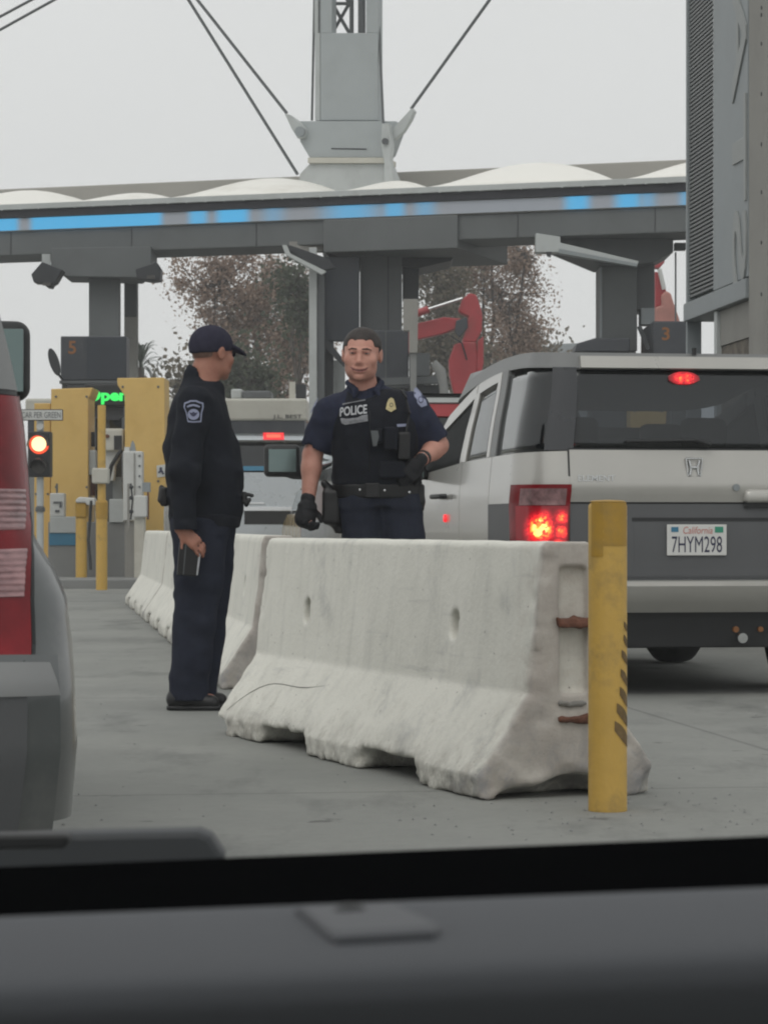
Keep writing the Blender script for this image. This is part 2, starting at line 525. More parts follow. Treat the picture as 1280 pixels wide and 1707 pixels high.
# ------------------------------------------------------------------ the place's materials
def barrier_mat():
    m = bpy.data.materials.new("barrier_white_paint")
    nt, N, Lk, b = nodes_of(m)
    tc = N.new("ShaderNodeTexCoord")
    def noise(scale, detail=6, vec=None, rough=0.65):
        n = N.new("ShaderNodeTexNoise"); n.inputs["Scale"].default_value = scale; n.inputs["Detail"].default_value = detail; n.inputs["Roughness"].default_value = rough
        Lk.new(vec if vec is not None else tc.outputs["Object"], n.inputs["Vector"]); return n
    def ramp(src, a, c, lo=0.0, hi=1.0):
        r = N.new("ShaderNodeMapRange"); r.inputs[1].default_value = a; r.inputs[2].default_value = c; r.inputs[3].default_value = lo; r.inputs[4].default_value = hi
        Lk.new(src, r.inputs[0]); return r.outputs[0]
    def mix(fac, a, c):
        x = N.new("ShaderNodeMix"); x.data_type = 'RGBA'
        Lk.new(fac, x.inputs[0])
        if isinstance(a, tuple): x.inputs[6].default_value = (*a, 1)
        else: Lk.new(a, x.inputs[6])
        if isinstance(c, tuple): x.inputs[7].default_value = (*c, 1)
        else: Lk.new(c, x.inputs[7])
        return x.outputs[2]
    def mul(a, c):
        x = N.new("ShaderNodeMath"); x.operation = 'MULTIPLY'; Lk.new(a, x.inputs[0]); Lk.new(c, x.inputs[1]); return x.outputs[0]
    big = noise(2.2, 5)
    col = mix(ramp(big.outputs[0], 0.3, 0.7), (0.67, 0.665, 0.605), (0.74, 0.732, 0.67))
    # vertical streaks of grime
    mp = N.new("ShaderNodeMapping"); mp.inputs["Scale"].default_value = (14, 14, 0.9)
    Lk.new(tc.outputs["Object"], mp.inputs[0])
    st = noise(1.0, 6, mp.outputs[0])
    col = mix(ramp(st.outputs[0], 0.5, 0.78, 0, 0.4), col, (0.42, 0.42, 0.39))
    # grey scuffs
    sc = noise(3.4, 9, None, 0.75)
    col = mix(ramp(sc.outputs[0], 0.56, 0.72, 0, 0.6), col, (0.36, 0.365, 0.36))
    mp3 = N.new("ShaderNodeMapping"); mp3.inputs["Scale"].default_value = (5, 1.1, 16); mp3.inputs["Rotation"].default_value = (0.25, 0, 0)
    Lk.new(tc.outputs["Object"], mp3.inputs[0])
    sw = noise(1.0, 7, mp3.outputs[0], 0.7)
    col = mix(ramp(sw.outputs[0], 0.6, 0.74, 0, 0.5), col, (0.33, 0.33, 0.33))
    # pits
    vo = N.new("ShaderNodeTexVoronoi"); vo.inputs["Scale"].default_value = 26
    Lk.new(tc.outputs["Object"], vo.inputs["Vector"])
    pit = mul(ramp(vo.outputs["Distance"], 0.10, 0.06), ramp(noise(9, 2).outputs[0], 0.5, 0.55))
    col = mix(pit, col, (0.16, 0.15, 0.14))
    # rust / earth staining near the end, low toe dirt, painted end-face shade
    sep = N.new("ShaderNodeSeparateXYZ"); Lk.new(tc.outputs["Object"], sep.inputs[0])
    low = mul(ramp(sep.outputs[2], 0.16, 0.0), ramp(noise(7, 8, None, 0.75).outputs[0], 0.40, 0.62))
    col = mix(low, col, (0.23, 0.215, 0.19))
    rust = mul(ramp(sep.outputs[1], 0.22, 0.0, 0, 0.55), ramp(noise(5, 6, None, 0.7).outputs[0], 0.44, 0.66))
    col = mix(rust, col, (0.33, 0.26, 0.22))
    end_shade = mul(ramp(sep.outputs[1], 0.045, 0.012), ramp(noise(6, 6, None, 0.7).outputs[0], 0.25, 0.6, .45, .95))  # pinkish end-face tint, darkened to stand in for its shading
    col = mix(end_shade, col, (0.40, 0.365, 0.335))
    sc2 = mul(mul(ramp(sep.outputs[1], .50, .05), ramp(sep.outputs[2], .34, .05)), ramp(noise(6.5, 9, mp3.outputs[0] if False else None, 0.78).outputs[0], .47, .60, 0, .75))
    col = mix(sc2, col, (0.27, 0.275, 0.28))
    dr = mul(ramp(sep.outputs[2], .34, .10, 0, .55), ramp(noise(11, 8, None, 0.8).outputs[0], .52, .66))
    col = mix(dr, col, (0.36, 0.34, 0.29))
    Lk.new(col, b.inputs["Base Color"])
    b.inputs["Roughness"].default_value = 0.85
    b.inputs["Specular IOR Level"].default_value = 0.25
    bp = N.new("ShaderNodeBump"); bp.inputs["Strength"].default_value = 0.5; bp.inputs["Distance"].default_value = 0.006
    Lk.new(noise(55, 6).outputs[0], bp.inputs["Height"]); Lk.new(bp.outputs[0], b.inputs["Normal"])
    return m

def ground_mat():
    m = bpy.data.materials.new("ground_concrete")
    nt, N, Lk, b = nodes_of(m)
    tc = N.new("ShaderNodeTexCoord")
    def noise(scale, detail, sc=(1,1,1), rough=0.6):
        mp = N.new("ShaderNodeMapping"); mp.inputs["Scale"].default_value = sc
        Lk.new(tc.outputs["Object"], mp.inputs[0])
        n = N.new("ShaderNodeTexNoise"); n.inputs["Scale"].default_value = scale; n.inputs["Detail"].default_value = detail; n.inputs["Roughness"].default_value = rough
        Lk.new(mp.outputs[0], n.inputs["Vector"]); return n.outputs[0]
    def ramp(src, a, c, lo=0.0, hi=1.0):
        r = N.new("ShaderNodeMapRange"); r.inputs[1].default_value = a; r.inputs[2].default_value = c; r.inputs[3].default_value = lo; r.inputs[4].default_value = hi
        Lk.new(src, r.inputs[0]); return r.outputs[0]
    def mix(fac, a, c):
        x = N.new("ShaderNodeMix"); x.data_type = 'RGBA'; Lk.new(fac, x.inputs[0])
        for q, s in ((a, 6), (c, 7)):
            if isinstance(q, tuple): x.inputs[s].default_value = (*q, 1)
            else: Lk.new(q, x.inputs[s])
        return x.outputs[2]
    col = mix(ramp(noise(0.9, 6), 0.3, 0.7), (0.215, 0.222, 0.208), (0.275, 0.28, 0.262))
    col = mix(ramp(noise(18, 5, (1, 1, 1), 0.75), 0.4, 0.75, 0, 0.35), col, (0.17, 0.175, 0.17))
    # tyre polish and oil smears drawn out along the lane
    col = mix(ramp(noise(1.6, 6, (1.0, 0.35, 1), 0.7), 0.52, 0.70, 0, 0.75), col, (0.11, 0.115, 0.11))
    col = mix(ramp(noise(4.0, 4, (1, 1, 1), 0.6), 0.66, 0.71, 0, 0.75), col, (0.09, 0.09, 0.088))
    col = mix(ramp(noise(0.55, 5, (1, 0.5, 1), 0.7), 0.52, 0.7, 0, 0.4), col, (0.15, 0.152, 0.145))
    # slab joints
    br = N.new("ShaderNodeTexBrick"); br.offset = 0.0
    br.inputs["Scale"].default_value = 1.0; br.inputs["Brick Width"].default_value = 4.5; br.inputs["Row Height"].default_value = 4.9
    br.inputs["Mortar Size"].default_value = 0.012; br.inputs["Color1"].default_value = (0,0,0,1); br.inputs["Color2"].default_value = (0,0,0,1); br.inputs["Mortar"].default_value = (1,1,1,1)
    mpb = N.new("ShaderNodeMapping"); mpb.inputs["Rotation"].default_value = (0, 0, -0.13); mpb.inputs["Location"].default_value = (1.7, 1.15, 0)
    Lk.new(tc.outputs["Object"], mpb.inputs[0]); Lk.new(mpb.outputs[0], br.inputs["Vector"])
    fm = N.new("ShaderNodeMath"); fm.operation = 'MULTIPLY'; fm.inputs[1].default_value = 0.5; Lk.new(br.outputs["Color"], fm.inputs[0])
    col = mix(fm.outputs[0], col, (0.10, 0.10, 0.10))
    Lk.new(col, b.inputs["Base Color"])
    b.inputs["Roughness"].default_value = 0.8; b.inputs["Specular IOR Level"].default_value = 0.3
    bp = N.new("ShaderNodeBump"); bp.inputs["Strength"].default_value = 0.35; bp.inputs["Distance"].default_value = 0.004
    Lk.new(noise(70, 6), bp.inputs["Height"]); Lk.new(bp.outputs[0], b.inputs["Normal"])
    return m

def leaf_mat(name, c0, c1):
    m = bpy.data.materials.new(name)
    nt, N, Lk, b = nodes_of(m)
    g = N.new("ShaderNodeNewGeometry")
    x = N.new("ShaderNodeMix"); x.data_type = 'RGBA'
    Lk.new(g.outputs["Random Per Island"], x.inputs[0]); x.inputs[6].default_value = (*c0, 1); x.inputs[7].default_value = (*c1, 1)
    Lk.new(x.outputs[2], b.inputs["Base Color"]); b.inputs["Roughness"].default_value = 0.7
    b.inputs["Specular IOR Level"].default_value = 0.2
    tl = N.new("ShaderNodeBsdfTranslucent"); Lk.new(x.outputs[2], tl.inputs[0])
    ms = N.new("ShaderNodeMixShader"); ms.inputs[0].default_value = 0.45
    Lk.new(b.outputs[0], ms.inputs[1]); Lk.new(tl.outputs[0], ms.inputs[2]); Lk.new(ms.outputs[0], N["Material Output"].inputs[0])
    return m

def led_mat():
    m = bpy.data.materials.new("led_band")
    nt, N, Lk, b = nodes_of(m)
    at = N.new("ShaderNodeAttribute"); at.attribute_name = "glow"
    bx = N.new("ShaderNodeMix"); bx.data_type = 'RGBA'; bx.inputs[6].default_value = (0.37, 0.40, 0.45, 1); bx.inputs[7].default_value = (0.03, 0.07, 0.10, 1)
    Lk.new(at.outputs["Fac"], bx.inputs[0]); Lk.new(bx.outputs[2], b.inputs["Base Color"]); b.inputs["Roughness"].default_value = 0.35
    b.inputs["Emission Color"].default_value = (0.075, 0.47, 0.84, 1)
    mu = N.new("ShaderNodeMath"); mu.operation = 'MULTIPLY'; mu.inputs[1].default_value = 0.75
    Lk.new(at.outputs["Fac"], mu.inputs[0]); Lk.new(mu.outputs[0], b.inputs["Emission Strength"])
    return m

def glow_mat(name, centres, r, facet=60.0, gain=1.0, absx=True):
    """lit lamp: faceted reflector round each bulb, hottest at the bulb (object coordinates)"""
    m = bpy.data.materials.new(name)
    nt, N, Lk, b = nodes_of(m)
    b.inputs["Base Color"].default_value = (0.22, 0.008, 0.014, 1); b.inputs["Roughness"].default_value = 0.15
    tc = N.new("ShaderNodeTexCoord"); sp = N.new("ShaderNodeSeparateXYZ"); Lk.new(tc.outputs["Object"], sp.inputs[0])
    x = sp.outputs[0]
    if absx:
        ab = N.new("ShaderNodeMath"); ab.operation = 'ABSOLUTE'; Lk.new(x, ab.inputs[0]); x = ab.outputs[0]
    cb = N.new("ShaderNodeCombineXYZ"); Lk.new(x, cb.inputs[0]); Lk.new(sp.outputs[1], cb.inputs[1]); Lk.new(sp.outputs[2], cb.inputs[2])
    vo = N.new("ShaderNodeTexVoronoi"); vo.inputs["Scale"].default_value = facet; Lk.new(cb.outputs[0], vo.inputs["Vector"])
    sv_ = N.new("ShaderNodeSeparateColor"); Lk.new(vo.outputs["Color"], sv_.inputs[0])
    tot = None
    for c, w, rr in centres:
        sb = N.new("ShaderNodeVectorMath"); sb.operation = 'DISTANCE'; Lk.new(cb.outputs[0], sb.inputs[0]); sb.inputs[1].default_value = c
        mr = N.new("ShaderNodeMapRange"); mr.interpolation_type = 'SMOOTHSTEP'; mr.inputs[1].default_value = rr; mr.inputs[2].default_value = 0; mr.inputs[3].default_value = 0; mr.inputs[4].default_value = w
        Lk.new(sb.outputs["Value"], mr.inputs[0])
        if tot is None: tot = mr.outputs[0]
        else:
            a = N.new("ShaderNodeMath"); a.operation = 'MAXIMUM'; Lk.new(tot, a.inputs[0]); Lk.new(mr.outputs[0], a.inputs[1]); tot = a.outputs[0]
    fr = N.new("ShaderNodeMapRange"); fr.inputs[3].default_value = .55; fr.inputs[4].default_value = 1.25; Lk.new(sv_.outputs[0], fr.inputs[0])
    mu = N.new("ShaderNodeMath"); mu.operation = 'MULTIPLY'; Lk.new(tot, mu.inputs[0]); Lk.new(fr.outputs[0], mu.inputs[1])
    cr = N.new("ShaderNodeValToRGB"); e = cr.color_ramp.elements
    e[0].position = 0; e[0].color = (.05, .001, .002, 1); e[1].position = 1; e[1].color = (1.6, 1.25, .35, 1)
    for p_, c_ in ((.18, (.35, .006, .012, 1)), (.42, (.95, .02, .03, 1)), (.62, (1.2, .10, .04, 1)), (.8, (1.4, .62, .08, 1))):
        q_ = e.new(p_); q_.color = c_
    Lk.new(mu.outputs[0], cr.inputs[0]); Lk.new(cr.outputs[0], b.inputs["Emission Color"]); b.inputs["Emission Strength"].default_value = gain
    return m

def car_paint(name, col, flake=0.3, rough=0.28, metal=0.55, dust=0.25):
    return M_(name, col, rough=rough, metal=metal, var=0.06, scale=2.5, coat=0.6, dirt=(0.30, 0.29, 0.27), dscale=2.2, damt=dust)

MT = dict(
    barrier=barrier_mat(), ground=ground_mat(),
    rust=M_("rusty_rebar", (0.13, 0.055, 0.035), 0.9, var=0.4, scale=30, bump=0.5),
    yellow=M_("worn_yellow_paint", (0.57, 0.36, 0.08), 0.55, var=0.12, scale=5, dirt=(0.20, 0.15, 0.07), dscale=5, damt=0.75, bump=0.15),
    yellow_dark=M_("dull_yellow_paint", (0.40, 0.235, 0.03), 0.55, var=0.12, scale=7, dirt=(0.2, 0.15, 0.07), dscale=6, damt=0.6),
    yellow_panel=M_("yellow_panel_paint", (0.62, 0.415, 0.13), 0.55, var=0.08, scale=1.2, dirt=(0.47, 0.28, 0.06), dscale=1.5, damt=0.6),
    scuff=M_("rubber_scuff", (0.16, 0.105, 0.045), 0.9, var=0.4, scale=30),
    steel=M_("painted_steel_grey", (0.24, 0.265, 0.275), 0.5, var=0.08, scale=1.5, dirt=(0.17, 0.18, 0.18), dscale=1.2, damt=0.4),
    steel_m=M_("mast_steel_grey", (0.35, 0.38, 0.385), 0.5, var=0.06, scale=1.5, dirt=(0.27, 0.29, 0.29), dscale=1.2, damt=0.4),
    steel_l=M_("light_steel_grey", (0.44, 0.465, 0.46), 0.5, var=0.08, scale=1.5, dirt=(0.3, 0.31, 0.3), dscale=1.6, damt=0.5),
    steel_d=M_("dark_steel_grey", (0.092, 0.10, 0.104), 0.6, var=0.14, scale=1.5),
    beam=M_("canopy_beam_grey", (0.115, 0.125, 0.127), 0.6, var=0.10, scale=0.8, dirt=(0.08, 0.085, 0.085), dscale=0.9, damt=0.5),
    dark=M_("near_black_paint", (0.022, 0.025, 0.029), 0.5, var=0.2, scale=3),
    navy_panel=M_("dark_blue_black_panel", (0.020, 0.026, 0.036), 0.4, var=0.2, scale=2),
    booth=M_("booth_dark_cladding", (0.038, 0.043, 0.052), 0.5, var=0.18, scale=2, dirt=(0.07, 0.072, 0.07), dscale=2, damt=0.5),
    strip=M_("black_gutter_mesh", (0.018, 0.019, 0.026), 0.6, var=0.6, scale=5, sc3=(5, 1, 1)),
    membrane=M_("white_fabric_membrane", (0.84, 0.83, 0.78), 0.6, var=0.03, scale=0.8, dirt=(0.52, 0.49, 0.42), dscale=0.8, damt=0.6),
    ridge=M_("ridge_beige", (0.36, 0.35, 0.32), 0.7, var=0.08, scale=0.8),
    conc=M_("cast_concrete", (0.27, 0.265, 0.245), 0.85, var=0.10, scale=1.4, bump=0.3, bscale=25, dirt=(0.2, 0.195, 0.18), dscale=1.2, damt=0.6),
    letter=M_("letter_paint", (0.295, 0.31, 0.305), 0.6, var=0.08),
    crack=M_("fine_crack", (0.22, 0.215, 0.2), 0.9, var=0.3),
    conc_d=M_("grey_concrete", (0.225, 0.23, 0.225), 0.85, var=0.1, scale=1.5, bump=0.2, dirt=(0.14, 0.14, 0.135), dscale=1.5, damt=0.6),
    white=M_("white_enamel", (0.55, 0.56, 0.54), 0.45, var=0.08, scale=2, dirt=(0.36, 0.35, 0.32), dscale=2, damt=0.6),
    cream=M_("cream_panel", (0.50, 0.49, 0.43), 0.5, var=0.10, scale=1, dirt=(0.34, 0.31, 0.26), dscale=1.2, damt=0.7),
    blue=M_("blue_paint", (0.035, 0.17, 0.28), 0.5, var=0.1),
    red_paint=M_("faded_red_paint", (0.36, 0.035, 0.042), 0.5, var=0.15, scale=1.5, dirt=(0.2, 0.06, 0.05), dscale=1.6, damt=0.7),
    pink_dust=M_("dusty_pink_metal", (0.42, 0.19, 0.16), 0.7, var=0.25, scale=2),
    chrome=M_("bright_metal", (0.62, 0.63, 0.63), 0.2, metal=1.0, var=0.03),
    silver=car_paint("silver_car_paint", (0.455, 0.445, 0.415), metal=0.3, rough=0.3, dust=0.15),
    silver_b=car_paint("blue_silver_car_paint", (0.44, 0.475, 0.50), metal=0.3, dust=0.12),
    grey_car=car_paint("warm_grey_car_paint", (0.098, 0.106, 0.107), dust=0.3, rough=0.3, metal=0.4),
    yellow_car=car_paint("yellow_car_paint", (0.42, 0.28, 0.06)),
    cladding=M_("grey_plastic_cladding", (0.085, 0.088, 0.092), 0.55, var=0.08, scale=4, bump=0.08, bscale=300),
    cladding_l=M_("pale_grey_plastic", (0.20, 0.205, 0.205), 0.5, var=0.06, scale=4),
    gloss_black=M_("gloss_black_pillar", (0.018, 0.020, 0.024), 0.06, var=0.05, coat=0.5),
    blackp=M_("black_plastic", (0.010, 0.011, 0.012), 0.5, var=0.2),
    rubber=M_("tyre_rubber", (0.016, 0.016, 0.017), 0.85, var=0.25, scale=12),
    rim=M_("alloy_rim", (0.35, 0.35, 0.36), 0.35, metal=0.8, var=0.05),
    seat=M_("seat_cloth", (0.045, 0.046, 0.05), 0.9, var=0.2, scale=20),
    plate=M_("plate_white", (0.62, 0.62, 0.60), 0.4, var=0.04),
    ink=M_("dark_blue_ink", (0.02, 0.022, 0.06), 0.5, var=0.1),
    ink_k=M_("black_ink", (0.03, 0.03, 0.032), 0.6, var=0.2),
    ink_r=M_("red_ink", (0.5, 0.16, 0.13), 0.5, var=0.1),
    ink_g=M_("green_ink", (0.03, 0.25, 0.16), 0.5, var=0.1),
    orange_no=M_("orange_number", (0.24, 0.095, 0.025), 0.5, var=0.1),
    lens_red=M_("red_lens", (0.19, 0.007, 0.012), 0.22, var=0.45, scale=6, spec=0.35),
    lens_clear=M_("clear_lens_red_tint", (0.26, 0.15, 0.155), 0.12, var=0.7, scale=16, coat=0.5),
    lens_stripe=M_("clear_ribbed_lens", (0.27, 0.15, 0.155), 0.10, var=0.6, scale=9, sc3=(2.2, 2.2, 9), coat=0.5),
    cabin_shade=M_("shaded_window_opening", (0.012, 0.014, 0.015), 0.7, var=0.2, spec=0.12),
    lit_red=emit_mat("lit_red_lens", (1.0, 0.030, 0.040), 1.0),
    lit_hot=emit_mat("lit_bulb", (1.0, 0.40, 0.05), 2.4, base=(0.4, 0.2, 0.05)),
    lit_core=emit_mat("signal_bulb", (1.0, 0.80, 0.42), 1.6, base=(0.4, 0.3, 0.2)),
    lit_rim=emit_mat("signal_red", (1.0, 0.10, 0.035), 1.2),
    lit_green=emit_mat("green_led", (0.05, 1.0, 0.16), 1.0, base=(0.01, 0.1, 0.02)),
    lit_amber=emit_mat("amber_lamp", (1.0, 0.22, 0.12), 0.8),
    led=led_mat(),
    lens_dark=M_("unlit_lens", (0.07, 0.065, 0.06), 0.3, var=0.2),
    brow=M_("brow_hair", (0.075, 0.045, 0.035), 0.8, var=0.3, scale=90),
    skin=M_("skin", (0.51, 0.26, 0.20), 0.5, var=0.10, scale=14, dirt=(0.42, 0.165, 0.125), dscale=16, damt=0.6, spec=0.35),
    skin_t=M_("tanned_skin", (0.36, 0.165, 0.115), 0.5, var=0.10, scale=14, dirt=(0.26, 0.095, 0.07), dscale=16, damt=0.5, spec=0.35),
    hair=M_("dark_brown_hair", (0.020, 0.013, 0.010), 0.6, var=0.4, scale=60, sc3=(1, 1, 0.3)),
    hair_g=M_("cropped_grey_hair", (0.19, 0.115, 0.088), 0.7, var=0.3, scale=80),
    lip=M_("lips", (0.34, 0.135, 0.11), 0.5, var=0.1),
    mouth=M_("mouth_line", (0.10, 0.035, 0.03), 0.6, var=0.1),
    eye=M_("eye_dark", (0.035, 0.02, 0.017), 0.35, var=0.2),
    eye_white=M_("eye_white", (0.30, 0.24, 0.21), 0.35, var=0.1),
    teeth=M_("teeth", (0.55, 0.46, 0.40), 0.3, var=0.05),
    navy=M_("navy_uniform_cloth", (0.026, 0.030, 0.052), 0.9, var=0.25, scale=18, bump=0.25, bscale=400, spec=0.15),
    navy_tr=M_("navy_trouser_cloth", (0.0225, 0.026, 0.040), 0.9, var=0.25, scale=14, bump=0.25, bscale=400, spec=0.15),
    jacket=M_("black_navy_jacket", (0.011, 0.013, 0.019), 0.85, var=0.25, scale=10, bump=0.25, bscale=300, spec=0.2),
    vest=M_("black_vest_nylon", (0.008, 0.0095, 0.015), 0.8, var=0.3, scale=16, bump=0.3, bscale=300, spec=0.25),
    cap=M_("navy_cap_cloth", (0.030, 0.029, 0.047), 0.9, var=0.2, scale=30, bump=0.2, bscale=400, spec=0.15),
    leather=M_("black_leather", (0.008, 0.008, 0.009), 0.45, var=0.3, scale=20),
    glove=M_("black_glove", (0.009, 0.0095, 0.012), 0.8, var=0.3, scale=30, bump=0.3),
    patch=M_("pale_embroidery", (0.27, 0.29, 0.40), 0.9, var=0.12, scale=120),
    patch_w=M_("white_print", (0.46, 0.47, 0.49), 0.8, var=0.10, scale=60),
    patch_d=M_("grey_print", (0.22, 0.225, 0.24), 0.8, var=0.35, scale=60),
    gold=M_("gold_badge", (0.46, 0.39, 0.21), 0.4, metal=0.4, var=0.2, scale=90),
    bark=M_("bark", (0.075, 0.06, 0.05), 0.9, var=0.4, scale=6, bump=0.6, bscale=12),
    leaf_brown=leaf_mat("dry_brown_leaves", (0.25, 0.178, 0.135), (0.46, 0.345, 0.275)),
    leaf_olive=leaf_mat("olive_leaves", (0.12, 0.112, 0.082), (0.25, 0.215, 0.165)),
    leaf_green=leaf_mat("evergreen_leaves", (0.06, 0.075, 0.052), (0.12, 0.135, 0.09)),
    palm=leaf_mat("palm_leaves", (0.045, 0.060, 0.042), (0.09, 0.11, 0.08)),
    dash=M_("dashboard_grain", (0.084, 0.089, 0.098), 0.75, var=0.06, scale=6, bump=0.25, bscale=900, spec=0.3),
    dash_d=M_("dashboard_black", (0.0035, 0.0037, 0.004), 1.0, var=0.1, spec=0.0),
    cowl=M_("cowl_plastic", (0.036, 0.040, 0.044), 0.6, var=0.1),
    sensor=M_("sensor_cover", (0.070, 0.074, 0.082), 0.6, var=0.05),
    glass=glass_mat("tinted_glass", (0.30, 0.32, 0.34), opacity=0.25),
    glass_d=glass_mat("dark_privacy_glass", (0.16, 0.18, 0.20), opacity=0.5),
    glass_t=glass_mat("rear_tinted_glass", (0.50, 0.53, 0.56), opacity=0.22),
    glass_c=glass_mat("clear_glass", (0.72, 0.76, 0.75), opacity=0.06),
    mirror=M_("mirror_glass", (0.15, 0.195, 0.19), 0.04, metal=1.0, var=0.03),
    slats=M_("louvre_grey", (0.155, 0.165, 0.165), 0.5, var=0.1, scale=2),
)
# ================================================================== GROUND
g = MB(); g.add([(-1500, -60, 0), (1500, -60, 0), (1500, 2500, 0), (-1500, 2500, 0)], [(0, 1, 2, 3)])
tag(g.build("ground", MT['ground'], origin=(0, 0, 0)), kind='structure', label="grey concrete roadway of the border lanes", cat="ground")
isl = MB()
isl.add([(-9.5, 37.2, 0), (-3.25, 37.0, 0), (-4.6, 60, 0), (-11, 60, 0), (-9.5, 37.2, .13), (-3.25, 37.0, .13), (-4.6, 60, .13), (-11, 60, .13)],
        [(4, 5, 6, 7), (0, 1, 5, 4), (1, 2, 6, 5), (2, 3, 7, 6), (3, 0, 4, 7)])
tag(isl.build("pavement", MT['conc_d'], bevel=0.02), kind='structure', label="raised concrete booth island", cat="traffic island")

# ================================================================== CANOPY (one long structure, right end nearer)
CL = Vector((-6.57, 46.2, 0)); CE = Vector((0.949, -0.3150, 0)).normalized()
CN = Vector((-CE.y, CE.x, 0))                       # away from the camera
crz = math.atan2(CE.y, CE.x)
def u_at(px, v=0.0):
    """distance along the canopy front that stands behind photo column px"""
    k = (px - 640.0) / F
    o = CL + CN * v
    return (k * o.y - o.x) / (CE.x - k * CE.y)
def c_at(px, py, v=0.0):
    """canopy-frame (u, v, z) behind a photo pixel"""
    u = u_at(px, v); w = CL + CN * v + CE * u
    return (u, v, H - (py - YH) / F * w.y)
canopy = thing("canopy", "long grey border canopy with scalloped white fabric roof and blue lit band", "canopy", loc=CL, rz=crz)
U0, U1 = -3.0, 17.5
def cbox(z0, z1, v0, v1, u0=U0, u1=U1): return MB().box((u0, v0, z0), (u1, v1, z1))
cbox(5.50, 5.905, 0.10, 1.3).build("beam", MT['beam'], canopy, bevel=0.02)
cbox(6.135, 6.262, 0.0, 0.5).build("gutter_mesh", MT['strip'], canopy)
gt = MB(); gt.box((U0, -0.06, 6.265), (U1, 0.7, 6.36))
for k in range(60):
    gt.box((U0 + 0.34*k, -0.075, 6.25), (U0 + 0.34*k + 0.03, -0.061, 6.275))
gt.build("gutter", MT['steel_l'], canopy, bevel=0.012)
# the LED band: a display strip whose lit runs follow the photo
nb = 420
zb0, zb1 = 5.92, 6.125
bv, bf, gl = [], [], []
runs = [(-60, 28, 1, 5), (50, 268, 1, 5), (314, 343, .9, 6), (360, 412, 1, 7), (440, 468, .45, 12), (545, 622, .75, 22), (640, 672, .8, 7), (692, 722, .5, 9), (942, 980, .95, 8), (1026, 1066, .95, 9), (1068, 1088, .6, 9), (1134, 1160, .7, 8)]
for i in range(nb + 1):
    u = U0 + (U1 - U0) * i / nb
    w = CL + CE * u; px = 640 + F * w.x / w.y
    gval = 0.0
    for a, b, s_, ed in runs:
        ed *= 1.5; t = max(0, min(1, (px - a + ed) / (2*ed))) * max(0, min(1, (b + ed - px) / (2*ed)))
        gval = max(gval, s_ * t*t*(3-2*t))
    for z in (zb0, zb1): bv.append((u, 0.04, z)); gl.append(gval)
for i in range(nb): bf.append((2*i, 2*i+2, 2*i+3, 2*i+1))
n0 = len(bv); bv += [(U0, .5, zb0), (U0, .5, zb1), (U1, .5, zb0), (U1, .5, zb1)]; gl += [0]*4
bf += [(0, 1, n0+1, n0), (2*nb, n0+2, n0+3, 2*nb+1)]
led = mesh_obj("led_band", bv, bf, MT['led'], canopy)
at = led.data.attributes.new("glow", 'FLOAT', 'POINT'); at.data.foreach_set('value', gl)
led['label'] = "lavender grey display strip with bright blue runs"
for i_ in range(9):
    uu = U0 + .9 + 2.25*i_; MB().box((uu, .092, 5.51), (uu + .012, .0995, 5.90)).build('beam_joint', MT['dark'], canopy)
# centre box beam
a = u_at(538); b = u_at(762)
MB().box((a, 0.02, 5.36), (b, 3.0, 5.90)).build("crossbeam", MT['beam'], canopy, bevel=0.015)
# fabric vaults
mb = MB()
bays = [(-140, 84, 316), (86, 245, 321), (247, 534, 295), (548, 676, 300), (680, 1012, 268), (1012, 1290, 262)]
for a, b, pk in bays:
    ua, ub = u_at(a), u_at(b)
    zt = c_at((a + b) / 2, pk, 1.3)[2] - 6.355
    def vault(s, t, ua=ua, ub=ub, zt=zt):
        w = math.sin(math.pi * s) ** 0.85
        r = math.sin(min(t * 1.25, 1.0) * math.pi / 2)
        return (ua + (ub - ua) * s, 0.02 + 2.6 * t, 6.355 + zt * w * r + 0.04 * t)
    mb.grid(vault, 26, 12)
ml = mb.build("fabric_roof", MT['membrane'], canopy, smooth=60, solid=0.02)
ml['label'] = "white fabric roof swelling in shallow scallops"
zr = c_at(600, 290, 4.0)[2]
rb = MB(); rb.box((U0, 3.9, 6.0), (U1, 4.6, zr)); rb.box((U0, 2.62, 6.30), (U1, 3.9, 6.36))
rb.build("ridge_beam", MT['ridge'], canopy, bevel=0.02)
# ---- mast with lattice head, lugs and stay cables
def mpt(px, py, v=2.2):
    u, v, z = c_at(px, py, v); return (u, v, z)
def mprism(mbx, pts, v, t):
    n = len(pts); vs = [mpt(x, y, v) for x, y in pts]
    vs += [(p[0], p[1] + t, p[2]) for p in vs]
    ar = sum(vs[i][0]*vs[(i+1) % n][2] - vs[(i+1) % n][0]*vs[i][2] for i in range(n))
    fs = [tuple(range(n)), tuple(reversed(range(n, 2*n)))] + [(i, i+n, (i+1) % n + n, (i+1) % n) for i in range(n)]
    if ar < 0: fs = [tuple(reversed(q)) for q in fs]
    mbx.add(vs, fs)
mast = thing("mast", "tall grey steel mast above the canopy with lattice head and stay cables", "mast", loc=CL, rz=crz)
m1 = MB(); mprism(m1, [(534, 200), (534, 54), (630, 54), (630, 200)], 2.2, 0.25)
mprism(m1, [(534, 54), (534, -80), (553, -80), (553, 54)], 2.2, 0.25)
mprism(m1, [(610, 54), (610, -80), (630, -80), (630, 54)], 2.2, 0.25)
m1.build("shaft", MT['steel_m'], mast, bevel=0.01)
m1b = MB(); mprism(m1b, [(525, 200), (525, 54), (533.5, 54), (533.5, 200)], 2.25, 0.2)
mprism(m1b, [(524, 54), (524, -80), (530, -80), (530, 54)], 2.25, 0.2)
m1b.build("side_flange", MT['steel_l'], mast)
ml_ = MB()
